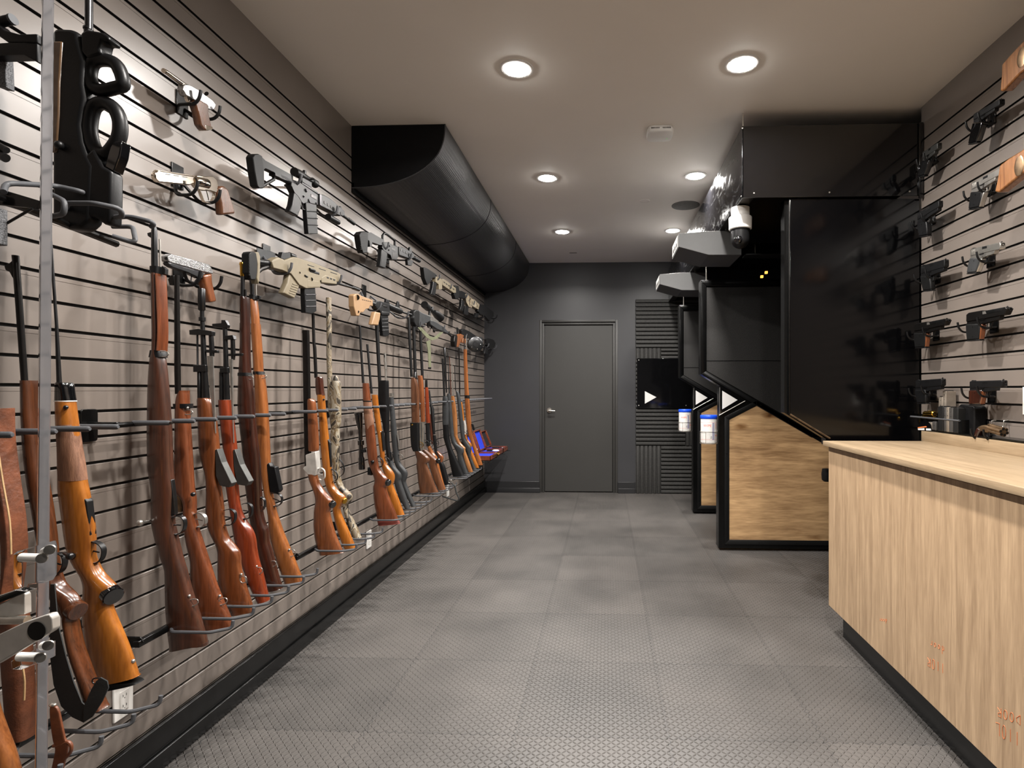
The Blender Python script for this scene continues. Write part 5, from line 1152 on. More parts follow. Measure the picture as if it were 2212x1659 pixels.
g.po('grip', 'fde_tan', [(448, 1096), (545, 1142), (524, 1220), (490, 1302), (398, 1256), (436, 1170)], 0.03, 0.006)
for k in range(5): g.tu('grip_groove', 'fde_tan', [(470-k*7, 1180+k*18), (520-k*7, 1196+k*18)], 0.0025, 6, dx=0.015)
g.gd([(535, 1160), (540, 1200), (575, 1206), (578, 1190)], 'fde_tan')
g.po('magazine', 'polymer_black', [(577, 1214), (664, 1212), (672, 1300), (676, 1404), (640, 1426), (584, 1416), (580, 1300)], 0.024, 0.003)
for k in range(3): g.tu('magazine_rib', 'polymer_black', [(584, 1270+k*48), (670, 1268+k*48)], 0.0025, 8, dx=0.012)
g.tu('receiver_pin', 'steel_dark', [(520, 1090), (521, 1090)], 0.005, dx=0.021); g.tu('receiver_pin', 'steel_dark', [(690, 1160), (691, 1160)], 0.006, dx=0.021); g.tu('charging_handle', 'gun_black', [(596, 1060), (640, 1074)], 0.006, dx=0.024)
g.po('magazine_well', 'fde_tan', [(590, 1150), (690, 1160), (684, 1206), (586, 1208)], 0.0445, 0.002); g.tu('selector', 'gun_black', [(560, 1112), (582, 1124)], 0.004, dx=0.0225); g.po('cheek_riser', 'fde_tan', [(300, 990), (352, 964), (400, 984), (388, 1006), (330, 1010)], 0.036, 0.003)
g.po('rear_sight', 'gun_black', [(386, 972), (400, 922), (430, 930), (465, 925), (470, 990), (440, 996)], 0.02, 0.002); g.tu('optic', 'gun_black', [(470, 945), (512, 962)], 0.013)
g.po('front_sight', 'gun_black', [(772, 1062), (790, 1054), (850, 1072), (852, 1094), (800, 1086)], 0.02, 0.002)
g.tu('barrel', 'gun_black', [(868, 1178), (985, 1212), (987, 1212), (1036, 1230)], [0.007, 0.007, 0.010, 0.010]); g.done()
hanger(ZD, XG, [(430, 1020), (845, 1120)], 'grey hook hanger with a square plate holding the tan rifle', (280, 930))
solo('price_tag', MB().prism([atX(*uv(ZD, p), XL+0.012) for p in ((205, 885), (355, 930), (352, 1008), (210, 985))], (0.004, 0, 0)), 'polymer_grey', 'plain grey metal plate on the slat wall behind the tan rifle stock', 'plate', bevel=0.002)
# --- carbine with carry handle
g = HG(XG, ZF, 'black carbine with carry handle and ribbed butt pad, second gun in the top row')
g.po('butt_pad', 'rubber_black', [(132, 30), (150, 6), (190, -2), (214, 12), (216, 90), (208, 202), (168, 206), (150, 150), (140, 90)], 0.036, 0.004)
for k in range(8): g.tu('pad_rib', 'rubber_black', [(142, 40+k*18), (204, 44+k*18)], 0.003, 6, dx=0.016)
g.po('stock', 'polymer_black', [(214, 8), (250, 10), (372, 80), (372, 130), (330, 130), (260, 105), (256, 145), (236, 145), (230, 90), (214, 80)], 0.03); g.tu('stock_bar', 'steel_dark', [(250, 95), (345, 122)], 0.008)
g.po('receiver', 'gun_black', [(366, 100), (400, 100), (505, 150), (506, 232), (492, 270), (446, 266), (432, 225), (366, 180), (350, 150)], 0.032)
g.po('grip', 'polymer_black', [(350, 165), (406, 186), (400, 260), (386, 352), (334, 332), (346, 250)], 0.03, 0.006); g.gd([(402, 215), (410, 252), (440, 258), (446, 240)])
g.tu('carry_handle', 'gun_black', [(378, 100), (376, 40), (392, 18), (420, 28), (484, 78), (492, 96), (492, 150)], 0.008, 10)
g.po('hand_guard', 'gun_black', [(505, 145), (545, 150), (645, 205), (650, 245), (620, 262), (505, 222)], 0.044, 0.003)
for k in range(5): g.po('rail_block', 'steel_dark', [(515+k*24, 160+k*13), (529+k*24, 167+k*13), (529+k*24, 190+k*13), (515+k*24, 183+k*13)], 0.048, 0.002)
g.po('front_sight', 'gun_black', [(618, 196), (628, 148), (640, 150), (650, 208)], 0.014); g.po('lower_lug', 'gun_black', [(600, 262), (660, 275), (640, 325), (604, 318)], 0.02)
g.po('ejection_port', 'steel_dark', [(440, 150), (476, 168), (476, 190), (440, 172)], 0.0335, 0.0015); g.tu('forward_assist', 'gun_steel', [(412, 132), (420, 136)], 0.008, dx=0.015)
g.po('magazine_well', 'steel_dark', [(446, 190), (490, 206), (490, 266), (448, 262)], 0.034, 0.002); g.tu('receiver_pin', 'gun_steel', [(412, 176), (413, 176)], 0.005, dx=0.0165); g.tu('gas_tube', 'gun_steel', [(505, 140), (622, 192)], 0.004)
g.tu('barrel', 'gun_black', [(645, 235), (668, 248), (670, 249), (722, 276)], [0.01, 0.01, 0.016, 0.016]); g.done()
hanger(ZF, XG, [(385, 110), (606, 215)], 'grey hook hanger holding the carbine with the carry handle', (420, 240))
g = HG(XG, ZF, 'black and tan carbine under the duct with an open triangular stock')
g.po('stock', 'polymer_black', [(745, 342), (760, 338), (790, 352), (862, 400), (862, 440), (835, 436), (800, 490), (782, 506), (756, 440)], 0.032, 0.003)
g.tu('buffer_tube', 'gun_black', [(800, 375), (875, 415)], 0.014); g.po('receiver', 'fde_tan', [(862, 425), (885, 430), (922, 452), (924, 545), (892, 546), (890, 500), (860, 476)], 0.032)
g.po('grip', 'polymer_black', [(842, 470), (874, 490), (868, 550), (858, 606), (820, 592), (836, 530)], 0.028, 0.005)
g.po('hand_guard', 'fde_tan', [(922, 448), (950, 455), (1050, 535), (1052, 580), (1030, 580), (922, 505)], 0.04, 0.003)
for k in range(5): g.po('guard_slot', 'gun_black', [(932+k*22, 470+k*16), (945+k*22, 480+k*16), (945+k*22, 490+k*16), (932+k*22, 480+k*16)], 0.042, 0.001)
g.tu('barrel', 'gun_black', [(1040, 560), (1078, 600)], 0.009); g.done()
hanger(ZF, XG, [(880, 415), (992, 505)], 'grey hook hanger holding the black and tan carbine', (920, 480))
g = HG(XG, ZF, 'camouflaged carbine with a scalloped black butt pad under the far end of the duct')
g.po('butt_pad', 'rubber_black', [(1042, 522), (1056, 510), (1078, 512), (1088, 560), (1080, 640), (1048, 636), (1038, 600)], 0.034, 0.004)
g.po('stock', 'polymer_black', [(1085, 560), (1110, 560), (1152, 580), (1152, 630), (1120, 630), (1085, 622)], 0.03); g.po('receiver', 'camo', [(1142, 590), (1165, 595), (1216, 640), (1206, 720), (1178, 710), (1150, 660)], 0.032)
g.po('grip', 'polymer_black', [(1112, 640), (1142, 660), (1134, 710), (1124, 752), (1098, 738), (1110, 690)], 0.028, 0.004); g.po('magazine', 'polymer_black', [(1146, 700), (1178, 704), (1176, 790), (1142, 782)], 0.022, 0.003)
g.po('hand_guard', 'camo', [(1205, 640), (1225, 640), (1278, 690), (1268, 738), (1200, 700)], 0.04, 0.003); g.tu('barrel', 'gun_black', [(1265, 712), (1296, 745)], 0.009); g.po('rear_sight', 'gun_black', [(1190, 622), (1200, 620), (1206, 645), (1192, 640)], 0.014); g.done()
hanger(ZF, XG, [(1146, 590), (1216, 660)], 'grey hook hanger holding the camouflaged carbine', (1180, 680))
g = HG(XG, ZF, 'short black submachine gun highest in the far corner of the slat wall', 'submachine gun', 'submachine_gun')
g.po('receiver', 'gun_black', [(1272, 705), (1296, 688), (1330, 695), (1410, 760), (1412, 800), (1372, 845), (1330, 800), (1285, 782), (1262, 752)], 0.04, 0.004)
g.po('grip', 'polymer_black', [(1252, 768), (1278, 775), (1266, 812), (1240, 808)], 0.028, 0.004); g.po('magazine', 'steel_dark', [(1330, 765), (1352, 762), (1338, 815), (1322, 812)], 0.02, 0.002)
g.tu('carry_handle', 'gun_black', [(1300, 705), (1300, 686), (1352, 722), (1354, 745)], 0.007); g.tu('barrel', 'gun_steel', [(1348, 740), (1382, 762)], 0.011); g.done()
hanger(ZF, XG, [(1300, 790), (1432, 790)], 'black hook hanger holding the highest short gun in the far corner', (1380, 820), mat='gun_black')
# --- tan stocked carbine
g = HG(XG, ZF, 'black carbine with a light tan stock and light tan grip')
g.po('stock', 'fde_light', [(80, 604), (94, 590), (120, 588), (150, 604), (262, 648), (262, 706), (236, 700), (222, 730), (196, 732), (168, 765), (146, 762), (132, 798), (104, 796), (82, 706)], 0.034, 0.004)
g.tu('stock_hole', 'gun_black', [(108, 622), (109, 622)], 0.017, dx=0.0165); g.tu('stock_screw', 'gun_black', [(120, 758), (121, 758)], 0.008, dx=0.0165)
for k in range(5): g.po('stock_slot', 'gun_black', [(158+k*18, 640+k*4), (170+k*18, 643+k*4), (170+k*18, 649+k*4), (158+k*18, 646+k*4)], 0.0355, 0.0005)
g.tu('buffer_tube', 'gun_black', [(245, 668), (310, 690)], 0.016)
g.po('receiver', 'gun_black', [(296, 660), (330, 655), (420, 682), (428, 760), (418, 795), (350, 792), (334, 752), (300, 730), (288, 700)], 0.032, 0.003)
g.po('grip', 'fde_light', [(288, 756), (340, 766), (332, 830), (316, 888), (258, 880), (276, 810)], 0.03, 0.007); g.gd([(334, 770), (340, 800), (352, 800), (354, 790)])
g.po('magazine', 'polymer_black', [(346, 790), (416, 792), (420, 880), (428, 978), (396, 992), (366, 984), (356, 880)], 0.022, 0.003)
for k in range(4): g.tu('magazine_rib', 'polymer_black', [(356, 830+k*34), (418, 826+k*34)], 0.0025, 8, dx=0.011)
g.tu('hand_guard', 'polymer_black', [(422, 705), (426, 706), (540, 752), (548, 756)], [0.018, 0.024, 0.022, 0.018], 18)
g.po('front_sight', 'gun_black', [(500, 718), (516, 658), (526, 662), (536, 740)], 0.012); g.po('rear_sight', 'gun_black', [(400, 670), (404, 640), (430, 645), (432, 680)], 0.016)
g.tu('barrel', 'gun_black', [(540, 752), (612, 775), (614, 776), (646, 786)], [0.008, 0.007, 0.0105, 0.0105]); g.tu('sling_loop', 'steel_dark', [(484, 785), (490, 802), (530, 802), (534, 785)], 0.003, 8)
g.po('ejection_port', 'steel_dark', [(362, 694), (400, 706), (400, 724), (362, 712)], 0.0335, 0.0015); g.tu('receiver_pin', 'gun_steel', [(320, 716), (321, 716)], 0.005, dx=0.0165); g.tu('forward_assist', 'gun_steel', [(338, 690), (346, 693)], 0.007, dx=0.015); g.po('magazine_well', 'gun_black', [(350, 752), (424, 762), (420, 792), (350, 790)], 0.034, 0.002); g.done()
hanger(ZF, XG, [(312, 680), (578, 760)], 'grey hook hanger holding the carbine with the tan stock', (200, 560))
# --- scoped grey rifle with green sling
g = HG(XG, ZF, 'grey synthetic stocked rifle with a large telescopic sight')
g.po('stock', 'polymer_grey', [(656, 750), (672, 740), (700, 745), (730, 765), (790, 790), (812, 800), (808, 846), (770, 868), (712, 894), (672, 896), (654, 860), (650, 800)], 0.04, 0.008)
g.po('butt_pad', 'rubber_black', [(650, 755), (668, 738), (700, 742), (706, 780), (700, 890), (672, 898), (652, 860)], 0.041, 0.008); g.po('receiver', 'stainless', [(790, 788), (830, 800), (890, 845), (900, 880), (850, 870), (800, 830)], 0.03, 0.003)
g.po('fore_stock', 'polymer_grey', [(806, 832), (860, 850), (940, 900), (980, 945), (980, 968), (940, 950), (870, 920), (812, 880)], 0.036, 0.006)
g.tu('barrel', 'gun_black', [(900, 890), (1024, 986)], 0.009); g.tu('bipod_leg', 'gun_black', [(980, 950), (1010, 948)], 0.006); g.gd([(800, 870), (806, 905), (836, 916), (840, 892)])
g.tu('scope', 'gun_black', [(772, 690), (806, 722), (812, 726), (846, 752), (852, 756), (880, 775), (916, 812)], [0.030, 0.028, 0.017, 0.017, 0.018, 0.03, 0.042], 20)
g.tu('scope_turret', 'gun_black', [(842, 748), (846, 715)], 0.012); g.tu('scope_dial', 'gun_black', [(846, 755), (847, 756)], 0.012, dx=0.02); g.tu('scope_mount', 'gun_black', [(820, 750), (818, 800)], 0.010); g.done()
t = T('web_sling', 'olive green web sling hanging under the grey scoped rifle', 'sling')
mb = MB()
def ribbon(Z, L_, R_, X, th=0.003):
    R = []
    for i, (a, b) in enumerate(zip(L_, R_)):
        A = atX(*uv(Z, a), X); B = atX(*uv(Z, b), X); R.append([A, B, B+Vector((th, 0, 0)), A+Vector((th, 0, 0))])
    return MB().rings(R)
t.add('strap', ribbon(ZF, [(705, 905), (740, 945), (790, 1000), (840, 1028), (890, 1012), (948, 948)], [(735, 900), (775, 940), (820, 985), (850, 1000), (880, 985), (918, 948)], XG+0.02), 'webbing_green')
t.add('strap_tail', ribbon(ZF, [(786, 1040), (800, 1100), (806, 1200), (812, 1285)], [(826, 1022), (828, 1100), (832, 1200), (832, 1285)], XG+0.03), 'webbing_green')
t.add('strap_clip', MB().prism([atX(*uv(ZF, p), XG+0.032) for p in ((808, 1280), (834, 1280), (832, 1300), (810, 1298))], (0.006, 0, 0)), 'polymer_black', bevel=0.001); t.done()
hanger(ZF, XG, [(700, 860), (928, 890)], 'grey hook hanger holding the grey scoped rifle', (860, 900))
# --- drum magazine gun
g = HG(XG, ZF, 'black submachine gun with a round drum magazine and orange wooden stock', 'submachine gun', 'submachine_gun')
g.po('stock', 'beech_orange', [(1066, 975), (1100, 965), (1136, 980), (1112, 1012), (1094, 1050), (1078, 1094), (1050, 1092), (1040, 1040), (1050, 1000)], 0.04, 0.008); g.po('butt_plate', 'steel_dark', [(1040, 985), (1060, 972), (1066, 1000), (1056, 1094), (1042, 1090), (1034, 1040)], 0.042, 0.006)
g.po('receiver', 'gun_black', [(1108, 930), (1130, 918), (1180, 940), (1246, 985), (1254, 1010), (1180, 1010), (1130, 1000), (1110, 980)], 0.036, 0.004); g.po('grip', 'beech_orange', [(1126, 1000), (1156, 1010), (1146, 1060), (1122, 1050)], 0.028, 0.005)
c = atX(*uv(ZF, (1206, 1066)), XG)
DA = Vector((0.5, -0.86, 0)); c = c+Vector((0.05, 0, 0))
g.add('drum_magazine', MB().lathe(c-DA*0.025, DA, [(0, 0.07), (0.004, 0.085), (0.045, 0.085), (0.05, 0.075), (0.05, 0.03), (0.053, 0.028), (0.053, 0)], 32), 'gun_steel')
for k in range(5):
    a = k*1.257; g.add('drum_rivet', MB().ball(c+DA*0.026+Vector((0.86, 0.5, 0))*0.055*math.cos(a)+Vector((0, 0, 0.055*math.sin(a))), 0.005, 6), 'silver')
g.tu('front_grip', 'gun_black', [(1130, 925), (1140, 955)], 0.010); g.done()
hanger(ZF, XG, [(1140, 970), (1246, 1010)], 'grey hook hanger holding the drum magazine gun', (1080, 940))
g = HG(XG, ZF, 'short black submachine gun with a grey folding stock, lower at the far corner', 'submachine gun', 'submachine_gun')
g.po('stock', 'polymer_grey', [(1278, 1002), (1296, 994), (1312, 1004), (1312, 1088), (1284, 1090), (1274, 1050)], 0.034, 0.004); g.tu('stock_strut', 'gun_steel', [(1308, 1078), (1330, 1072), (1354, 1052)], 0.009)
g.po('receiver', 'gun_black', [(1348, 1018), (1376, 1010), (1412, 1020), (1432, 1055), (1420, 1096), (1378, 1100), (1350, 1075)], 0.036, 0.004); g.po('grip', 'polymer_black', [(1342, 1082), (1370, 1088), (1358, 1160), (1330, 1152)], 0.028, 0.005)
g.tu('selector', 'red_rubber', [(1360, 1073), (1361, 1073)], 0.005, dx=0.017); g.done()
hanger(ZF, XG, [(1352, 1060), (1428, 1075)], 'grey hook hanger holding the lower short gun in the far corner', (1396, 1110))
# ---------------------------------------------------------------- handguns on the left wall
XH = -1.55
g = HG(XH, ZA, 'nickel and walnut toggle pistol with a long thin barrel, highest handgun on the slat wall', 'pistol')
g.tu('barrel', 'nickel', [(1046, 452), (1066, 462), (1180, 548)], [0.0085, 0.008, 0.010]); g.po('front_sight', 'nickel', [(1042, 440), (1056, 438), (1060, 456)], 0.003, 0.0005)
g.po('receiver', 'engraved_steel', [(1160, 540), (1190, 540), (1250, 575), (1345, 645), (1364, 672), (1350, 704), (1318, 700), (1240, 650), (1170, 610), (1150, 575)], 0.026, 0.003)
g.tu('toggle_knob', 'steel_dark', [(1298, 600), (1299, 601)], 0.009, dx=0.014); g.gd([(1186, 612), (1196, 648), (1222, 660), (1240, 640)], 'nickel')
g.po('grip', 'walnut', [(1232, 625), (1316, 672), (1312, 720), (1336, 822), (1290, 836), (1262, 800), (1246, 720), (1222, 650)], 0.03, 0.006); g.po('grip_base', 'nickel', [(1290, 800), (1336, 812), (1338, 830), (1294, 838)], 0.032, 0.002); g.done()
hanger(ZA, XH, [(1225, 590), (1352, 690)], 'black hook hanger holding the toggle pistol', (1160, 660), mat='gun_black')
g = HG(XH, ZA, 'polished nickel revolver with a long ribbed barrel and walnut grip', 'revolver')
g.po('barrel', 'nickel', [(978, 1105), (994, 1090), (1010, 1092), (1232, 1128), (1240, 1170), (1200, 1186), (1000, 1166), (980, 1140)], 0.018, 0.004); g.po('sight_rib', 'nickel', [(990, 1086), (1020, 1090), (1232, 1122), (1232, 1130), (990, 1096)], 0.008, 0.001)
for k in range(3): g.po('barrel_vent', 'steel_dark', [(1040+k*55, 1112+k*8), (1075+k*55, 1117+k*8), (1075+k*55, 1122+k*8), (1040+k*55, 1117+k*8)], 0.0195, 0.0005)
g.tu('muzzle', 'gun_black', [(981, 1120), (984, 1121)], 0.005)
g.tu('cylinder', 'nickel', [(1236, 1158), (1240, 1158), (1318, 1176), (1322, 1176)], [0.018, 0.020, 0.020, 0.018], 12)
g.po('frame', 'nickel', [(1222, 1122), (1300, 1128), (1350, 1126), (1378, 1150), (1386, 1190), (1376, 1236), (1336, 1222), (1300, 1222), (1262, 1216), (1236, 1190)], 0.016, 0.003)
g.gd([(1272, 1214), (1300, 1290), (1345, 1302), (1368, 1260), (1370, 1230)], 'nickel'); g.po('hammer', 'steel_dark', [(1350, 1126), (1384, 1150), (1370, 1168), (1352, 1150)], 0.006, 0.001)
g.po('grip', 'walnut', [(1384, 1192), (1412, 1188), (1440, 1212), (1468, 1300), (1488, 1368), (1398, 1378), (1392, 1300), (1376, 1238)], 0.03, 0.008); g.done()
hanger(ZA, XH, [(1205, 1170), (1352, 1225)], 'black hook hanger holding the nickel revolver', (1130, 1120), mat='gun_black')
g = HG(XH, ZB, 'engraved silver pistol with a carved brown grip, just above the rifle muzzles', 'pistol')
g.po('slide', 'engraved_steel', [(1052, 158), (1076, 144), (1200, 176), (1322, 212), (1348, 262), (1340, 272), (1280, 258), (1070, 200), (1054, 190)], 0.026, 0.003); g.tu('muzzle', 'gun_black', [(1052, 172), (1060, 174)], 0.006, dx=0.006)
g.po('frame', 'gun_steel', [(1058, 196), (1100, 206), (1280, 258), (1300, 300), (1260, 300), (1180, 262), (1090, 232), (1062, 214)], 0.022, 0.003)
g.gd([(1180, 262), (1196, 312), (1246, 330), (1270, 300)], 'gun_black'); g.po('grip', 'teak', [(1278, 282), (1334, 268), (1336, 320), (1350, 390), (1364, 448), (1322, 456), (1304, 390), (1290, 330)], 0.032, 0.006); g.po('hammer', 'gun_black', [(1326, 226), (1352, 240), (1350, 262), (1336, 258)], 0.008, 0.001); g.done()
hanger(ZB, XH, [(1222, 268), (1362, 296)], 'black hook hanger holding the engraved pistol', (1140, 260), mat='gun_black')
# ---------------------------------------------------------------- bullpup gun standing in the front rack
g = VG(1.45, 'bulky black bullpup gun with thumbhole grips standing upright at the top of the slat wall', 'submachine gun', 'submachine_gun')
g.bar('barrel', 'gun_steel', (ZA, [(-80, 541, 597), (175, 540, 598), (178, 528, 600), (190, 528, 600), (192, 534, 596), (225, 534, 592)]))
g.poly('body', 'polymer_black', ZA, [(382, 222), (420, 210), (500, 215), (545, 235), (560, 330), (585, 420), (575, 560), (590, 650), (575, 720), (560, 820), (575, 930), (600, 1000), (640, 1080), (620, 1430), (560, 1480), (480, 1478), (400, 1450), (382, 1380)], 0.045, 0.010)
g.poly('sight_bridge', 'polymer_black', ZA, [(556, 240), (596, 216), (700, 234), (740, 262), (736, 292), (692, 286), (678, 340), (690, 368), (600, 400), (560, 360)], 0.04, 0.006)
def loop(pts, r): g.add('thumbhole_grip', MB().tube([p for p in cr_pts(ypts(ZA, pts, 1.45))], r, 14, closed=True), 'polymer_black')
def cr_pts(P):
    n = len(P); out = []
    for i in range(n):
        a, b, c, d = P[i-1], P[i], P[(i+1) % n], P[(i+2) % n]
        for k in range(4): t = k/4; out.append(0.5*((2*b)+(-a+c)*t+(2*a-5*b+4*c-d)*t*t+(-a+3*b-3*c+d)*t**3))
    return out
loop([(600, 400), (680, 385), (745, 415), (778, 480), (786, 545), (730, 565), (660, 580), (600, 560), (575, 480)], 0.0165)
loop([(600, 690), (670, 660), (735, 700), (768, 780), (765, 870), (730, 940), (680, 985), (610, 960), (575, 830)], 0.0175)
g.poly('butt', 'polymer_black', ZA, [(530, 1060), (640, 960), (700, 1080), (756, 1110), (754, 1300), (746, 1452), (700, 1445), (640, 1400), (540, 1420)], 0.04, 0.008)
g.poly('ejection_port', 'gloss_black', ZA, [(745, 918), (812, 914), (796, 1010), (758, 1112), (702, 1080), (722, 1000)], 0.03, 0.003)
plain('smoked_magazine', (92, 70, 50), 0.25, coat=0.4)
g.poly('magazine', 'smoked_magazine', ZA, [(396, 300), (456, 300), (440, 560), (436, 760), (420, 1000), (384, 1000), (390, 600)], 0.052, 0.004)
g.bar('magazine_tube', 'gun_black', (ZA, [(300, 470, 548), (320, 462, 552), (560, 478, 548), (570, 470, 556), (1180, 470, 550)])); g.knob('lever', 'gun_black', ZA, (448, 960), 0.011, -0.03); g.done()
t = T('butt_rack', 'grey foam loops carrying the bullpup gun, high behind the clear pane', 'gun rack', 'peg racks on the slat wall at butt height')
def w3(*p): return [atY(*uv(ZA, (a, b)), y) for a, b, y in p]
t.add('butt_loop', MB().tube(round_path(w3((30, 1230, 1.25), (40, 1185, 1.27), (80, 1175, 1.28), (360, 1190, 1.40), (520, 1225, 1.42), (552, 1245, 1.44), (545, 1285, 1.44)), 0.015), 0.0065, 10), 'foam_grey')
t.add('butt_loop', MB().tube(round_path(w3((420, 1340, 1.44), (430, 1300, 1.38), (600, 1300, 1.37), (770, 1335, 1.40), (785, 1385, 1.42), (740, 1390, 1.44)), 0.015), 0.0065, 10), 'foam_grey')
t.add('butt_loop', MB().tube(round_path(w3((700, 1395, 1.52), (830, 1385, 1.53), (975, 1420, 1.54), (985, 1440, 1.55), (960, 1450, 1.55)), 0.015), 0.0065, 10), 'foam_grey')
t.add('butt_loop', MB().tube(round_path(w3((720, 1450, 1.58), (850, 1450, 1.58), (868, 1540, 1.55), (840, 1548, 1.54), (720, 1510, 1.52)), 0.015), 0.0065, 10), 'foam_grey')
t.add('butt_loop', MB().tube(round_path(w3((280, 1220, 1.40), (380, 1270, 1.36), (415, 1290, 1.35), (410, 1370, 1.35), (330, 1385, 1.37), (250, 1370, 1.38)), 0.015), 0.0065, 10), 'foam_grey')
i = t.add('arm', MB().prism([atY(*uv(ZA, p), 1.26) for p in ((-60, 1205), (20, 1215), (270, 1290), (250, 1345), (180, 1330), (-60, 1310))], (0, 0.005, 0)), 'bracket_black', bevel=0.001)
t.add('arm_brace', MB().tube(w3((-10, 1465, 1.25), (215, 1335, 1.25)), 0.003, 8), 'bracket_black')
t.add('bar', MB().tube([atY(*uv(ZA, (-20, 1260)), 1.24), Vector((-1.44, 1.60, atY(*uv(ZA, (700, 1500)), 1.5).z))], 0.010, 8), 'bracket_black'); t.done()
g = VG(1.25, 'black skeleton stock of a gun cut off by the picture edge, above the clear pane', 'rifle')
g.poly('stock_upper', 'polymer_black', ZQ, [(-200, 380), (60, 425), (190, 550), (430, 615), (710, 608), (710, 760), (500, 740), (240, 740), (110, 650), (60, 570), (-200, 520)], 0.03, 0.003)
g.poly('stock_lower', 'polymer_black', ZQ, [(-200, 775), (240, 745), (500, 740), (710, 758), (710, 1060), (490, 935), (-200, 955)], 0.03, 0.003)
g.rod('buffer_tube', 'rubber_black', ZQ, (-200, 420), (215, 320), 0.011); g.rod('tube_end', 'foam_grey', ZQ, (200, 325), (235, 317), 0.012); g.done()
plain('foam_speckled', (70, 70, 72), 0.6, noise=0.9, scale=300, bump=0.8, bscale=300)
solo('foam_pad', MB().prism(ypts(ZQ, [(-200, 955), (165, 960), (188, 1440), (80, 1425), (-200, 1320)], 1.27), (0, 0.02, 0)), 'foam_speckled', 'speckled grey foam pad below the skeleton stock at the picture edge', 'foam pad', bevel=0.002)
solo('foam_pad', MB().prism(ypts(ZA, [(-60, 1330), (28, 1340), (28, 1570), (-60, 1570)], 1.24), (0, 0.02, 0)), 'foam_speckled', 'small speckled foam pad below the black bracket at the picture edge', 'foam pad', bevel=0.002)
g = VG(1.25, 'pair of bright barrel ends poking in at the picture edge above the black bracket', 'rifle'); g.rod('barrel', 'gun_steel', ZA, (-60, 900), (48, 965), 0.008); g.rod('barrel_tube', 'gun_steel', ZA, (-60, 960), (44, 1015), 0.010); g.done()
# ---------------------------------------------------------------- handguns on the right wall
XQ = 1.815
def rp(Z, m, r, h, gb, gw, sm, gm, label, hook=((.35, 1.0), (-.12, 1.3)), kind='auto', fm=None, strap=None, hang=''):
    g = HG(XQ, Z, label, 'pistol'); m = Vector(m); r = Vector(r); e = m-r; fm = fm or sm
    q = lambda a, b: tuple(r+e*a+Vector((0, h*b)))
    if kind == 'big':
        g.po('slide', sm, [q(0, .1), q(.06, -.1), q(.38, -.1), q(.44, .12), q(.95, .0), q(1, .25), q(.93, .95), q(.5, 1.0), q(0, 1.0)], 0.03, 0.003)
        g.po('front_sight', sm, [q(.88, .02), q(.93, -.15), q(.96, .02)], 0.004, 0.0005)
        g.po('barrel_top', 'gun_steel', [q(.46, .02), q(.94, -.02), q(.86, .45), q(.5, .5)], 0.0315, 0.002)
    else:
        g.po('slide', sm, [q(0, .1), q(.03, 0), q(.98, 0), q(1, .12), q(1, .85), q(.97, 1.0), q(0, 1.0)], 0.026, 0.003)
        g.po('front_sight', 'gun_black', [q(.93, 0), q(.94, -.14), q(.97, -.14), q(.97, 0)], 0.003, 0.0005)
    g.po('rear_sight', 'gun_black', [q(.02, .04), q(.03, -.13), q(.09, -.1), q(.1, .04)], 0.012, 0.0005)
    g.po('frame', fm, [q(0, .95), q(.95 if kind == 'rail' else .8, .95), q(.94 if kind == 'rail' else .78, 1.4), q(.55, 1.5), q(.2, 1.7), q(-.02, 1.6)], 0.022, 0.002)
    for k in range(4): g.po('slide_serration', sm, [q(.05+k*.035, .2), q(.062+k*.035, .2), q(.062+k*.035, .85), q(.05+k*.035, .85)], 0.0275, 0.0003)
    g.po('ejection_port', 'gun_steel' if sm != 'steel_dark' else 'stainless', [q(.40, .08), q(.56, .08), q(.56, .42), q(.40, .42)], 0.0268 if kind != 'big' else 0.0308, 0.0005)
    g.tu('slide_stop', 'gun_steel', [q(.30, 1.08), q(.44, 1.06)], 0.0022, 6, dx=0.012)
    top = Vector(q(-.02, 1.25)); tr = Vector(q(.02, 1.2))+Vector((gw*1.05, -e.y*0.0)); b0 = Vector(gb)+Vector((0, -6)); b1 = b0+Vector((gw, e.y*0.14))
    g.po('grip', gm, [tuple(top), tuple(tr), tuple(tr*.5+b1*.5+Vector((2, 0))), tuple(b1), tuple(b0), tuple(top*.45+b0*.55+Vector((-2, 0)))], 0.03, 0.006)
    for k_ in (.2, .8): g.tu('grip_screw', 'gun_steel', [tuple((top+tr)*.5*(1-k_)+(b0+b1)*.5*k_), tuple((top+tr)*.5*(1-k_)+(b0+b1)*.5*k_+Vector((1, 0)))], 0.0028, 8, dx=0.0145)
    if strap: g.po('front_strap', strap, [tuple(tr+Vector((-gw*.25, 6))), tuple(tr+Vector((gw*.12, 8))), tuple(b1+Vector((gw*.02, 0))), tuple(b1+Vector((-gw*.3, 0)))], 0.024, 0.004)
    g.po('magazine_base', 'gun_black', [tuple(b0), tuple(b1), tuple(b1+Vector((1, 8))), tuple(b0+Vector((-1, 8)))], 0.026, 0.002)
    g.gd([q(.30, 1.4), q(.36, 2.2), q(.52, 2.2), q(.58, 1.45)], 'gun_black' if sm != 'stainless' else sm, 0.004)
    g.po('hammer', 'gun_black', [q(0, .6), q(-.05, .45), q(-.06, .75), q(0, 1.0)], 0.006, 0.001)
    d = (g.P([q(1.0, .3)])[0]-g.P([q(.9, .3)])[0]).normalized(); c = g.P([q(1.0, .32)])[0]
    i = g.add('muzzle', MB().lathe(c-d*0.004, d, [(0, 0.0075), (0.006, 0.0075), (0.0065, 0.005), (0.002, 0.0045), (0.002, 0)], 14), 'gun_steel')
    g.done()
    hanger(Z, XQ, [tuple(r+e*a+Vector((0, h*b))) for a, b in hook], hang, tuple(r+e*.62+Vector((0, h*1.7))), mat='gun_black', r=0.005)
HK = ((.38, .9), (-.1, 1.1))
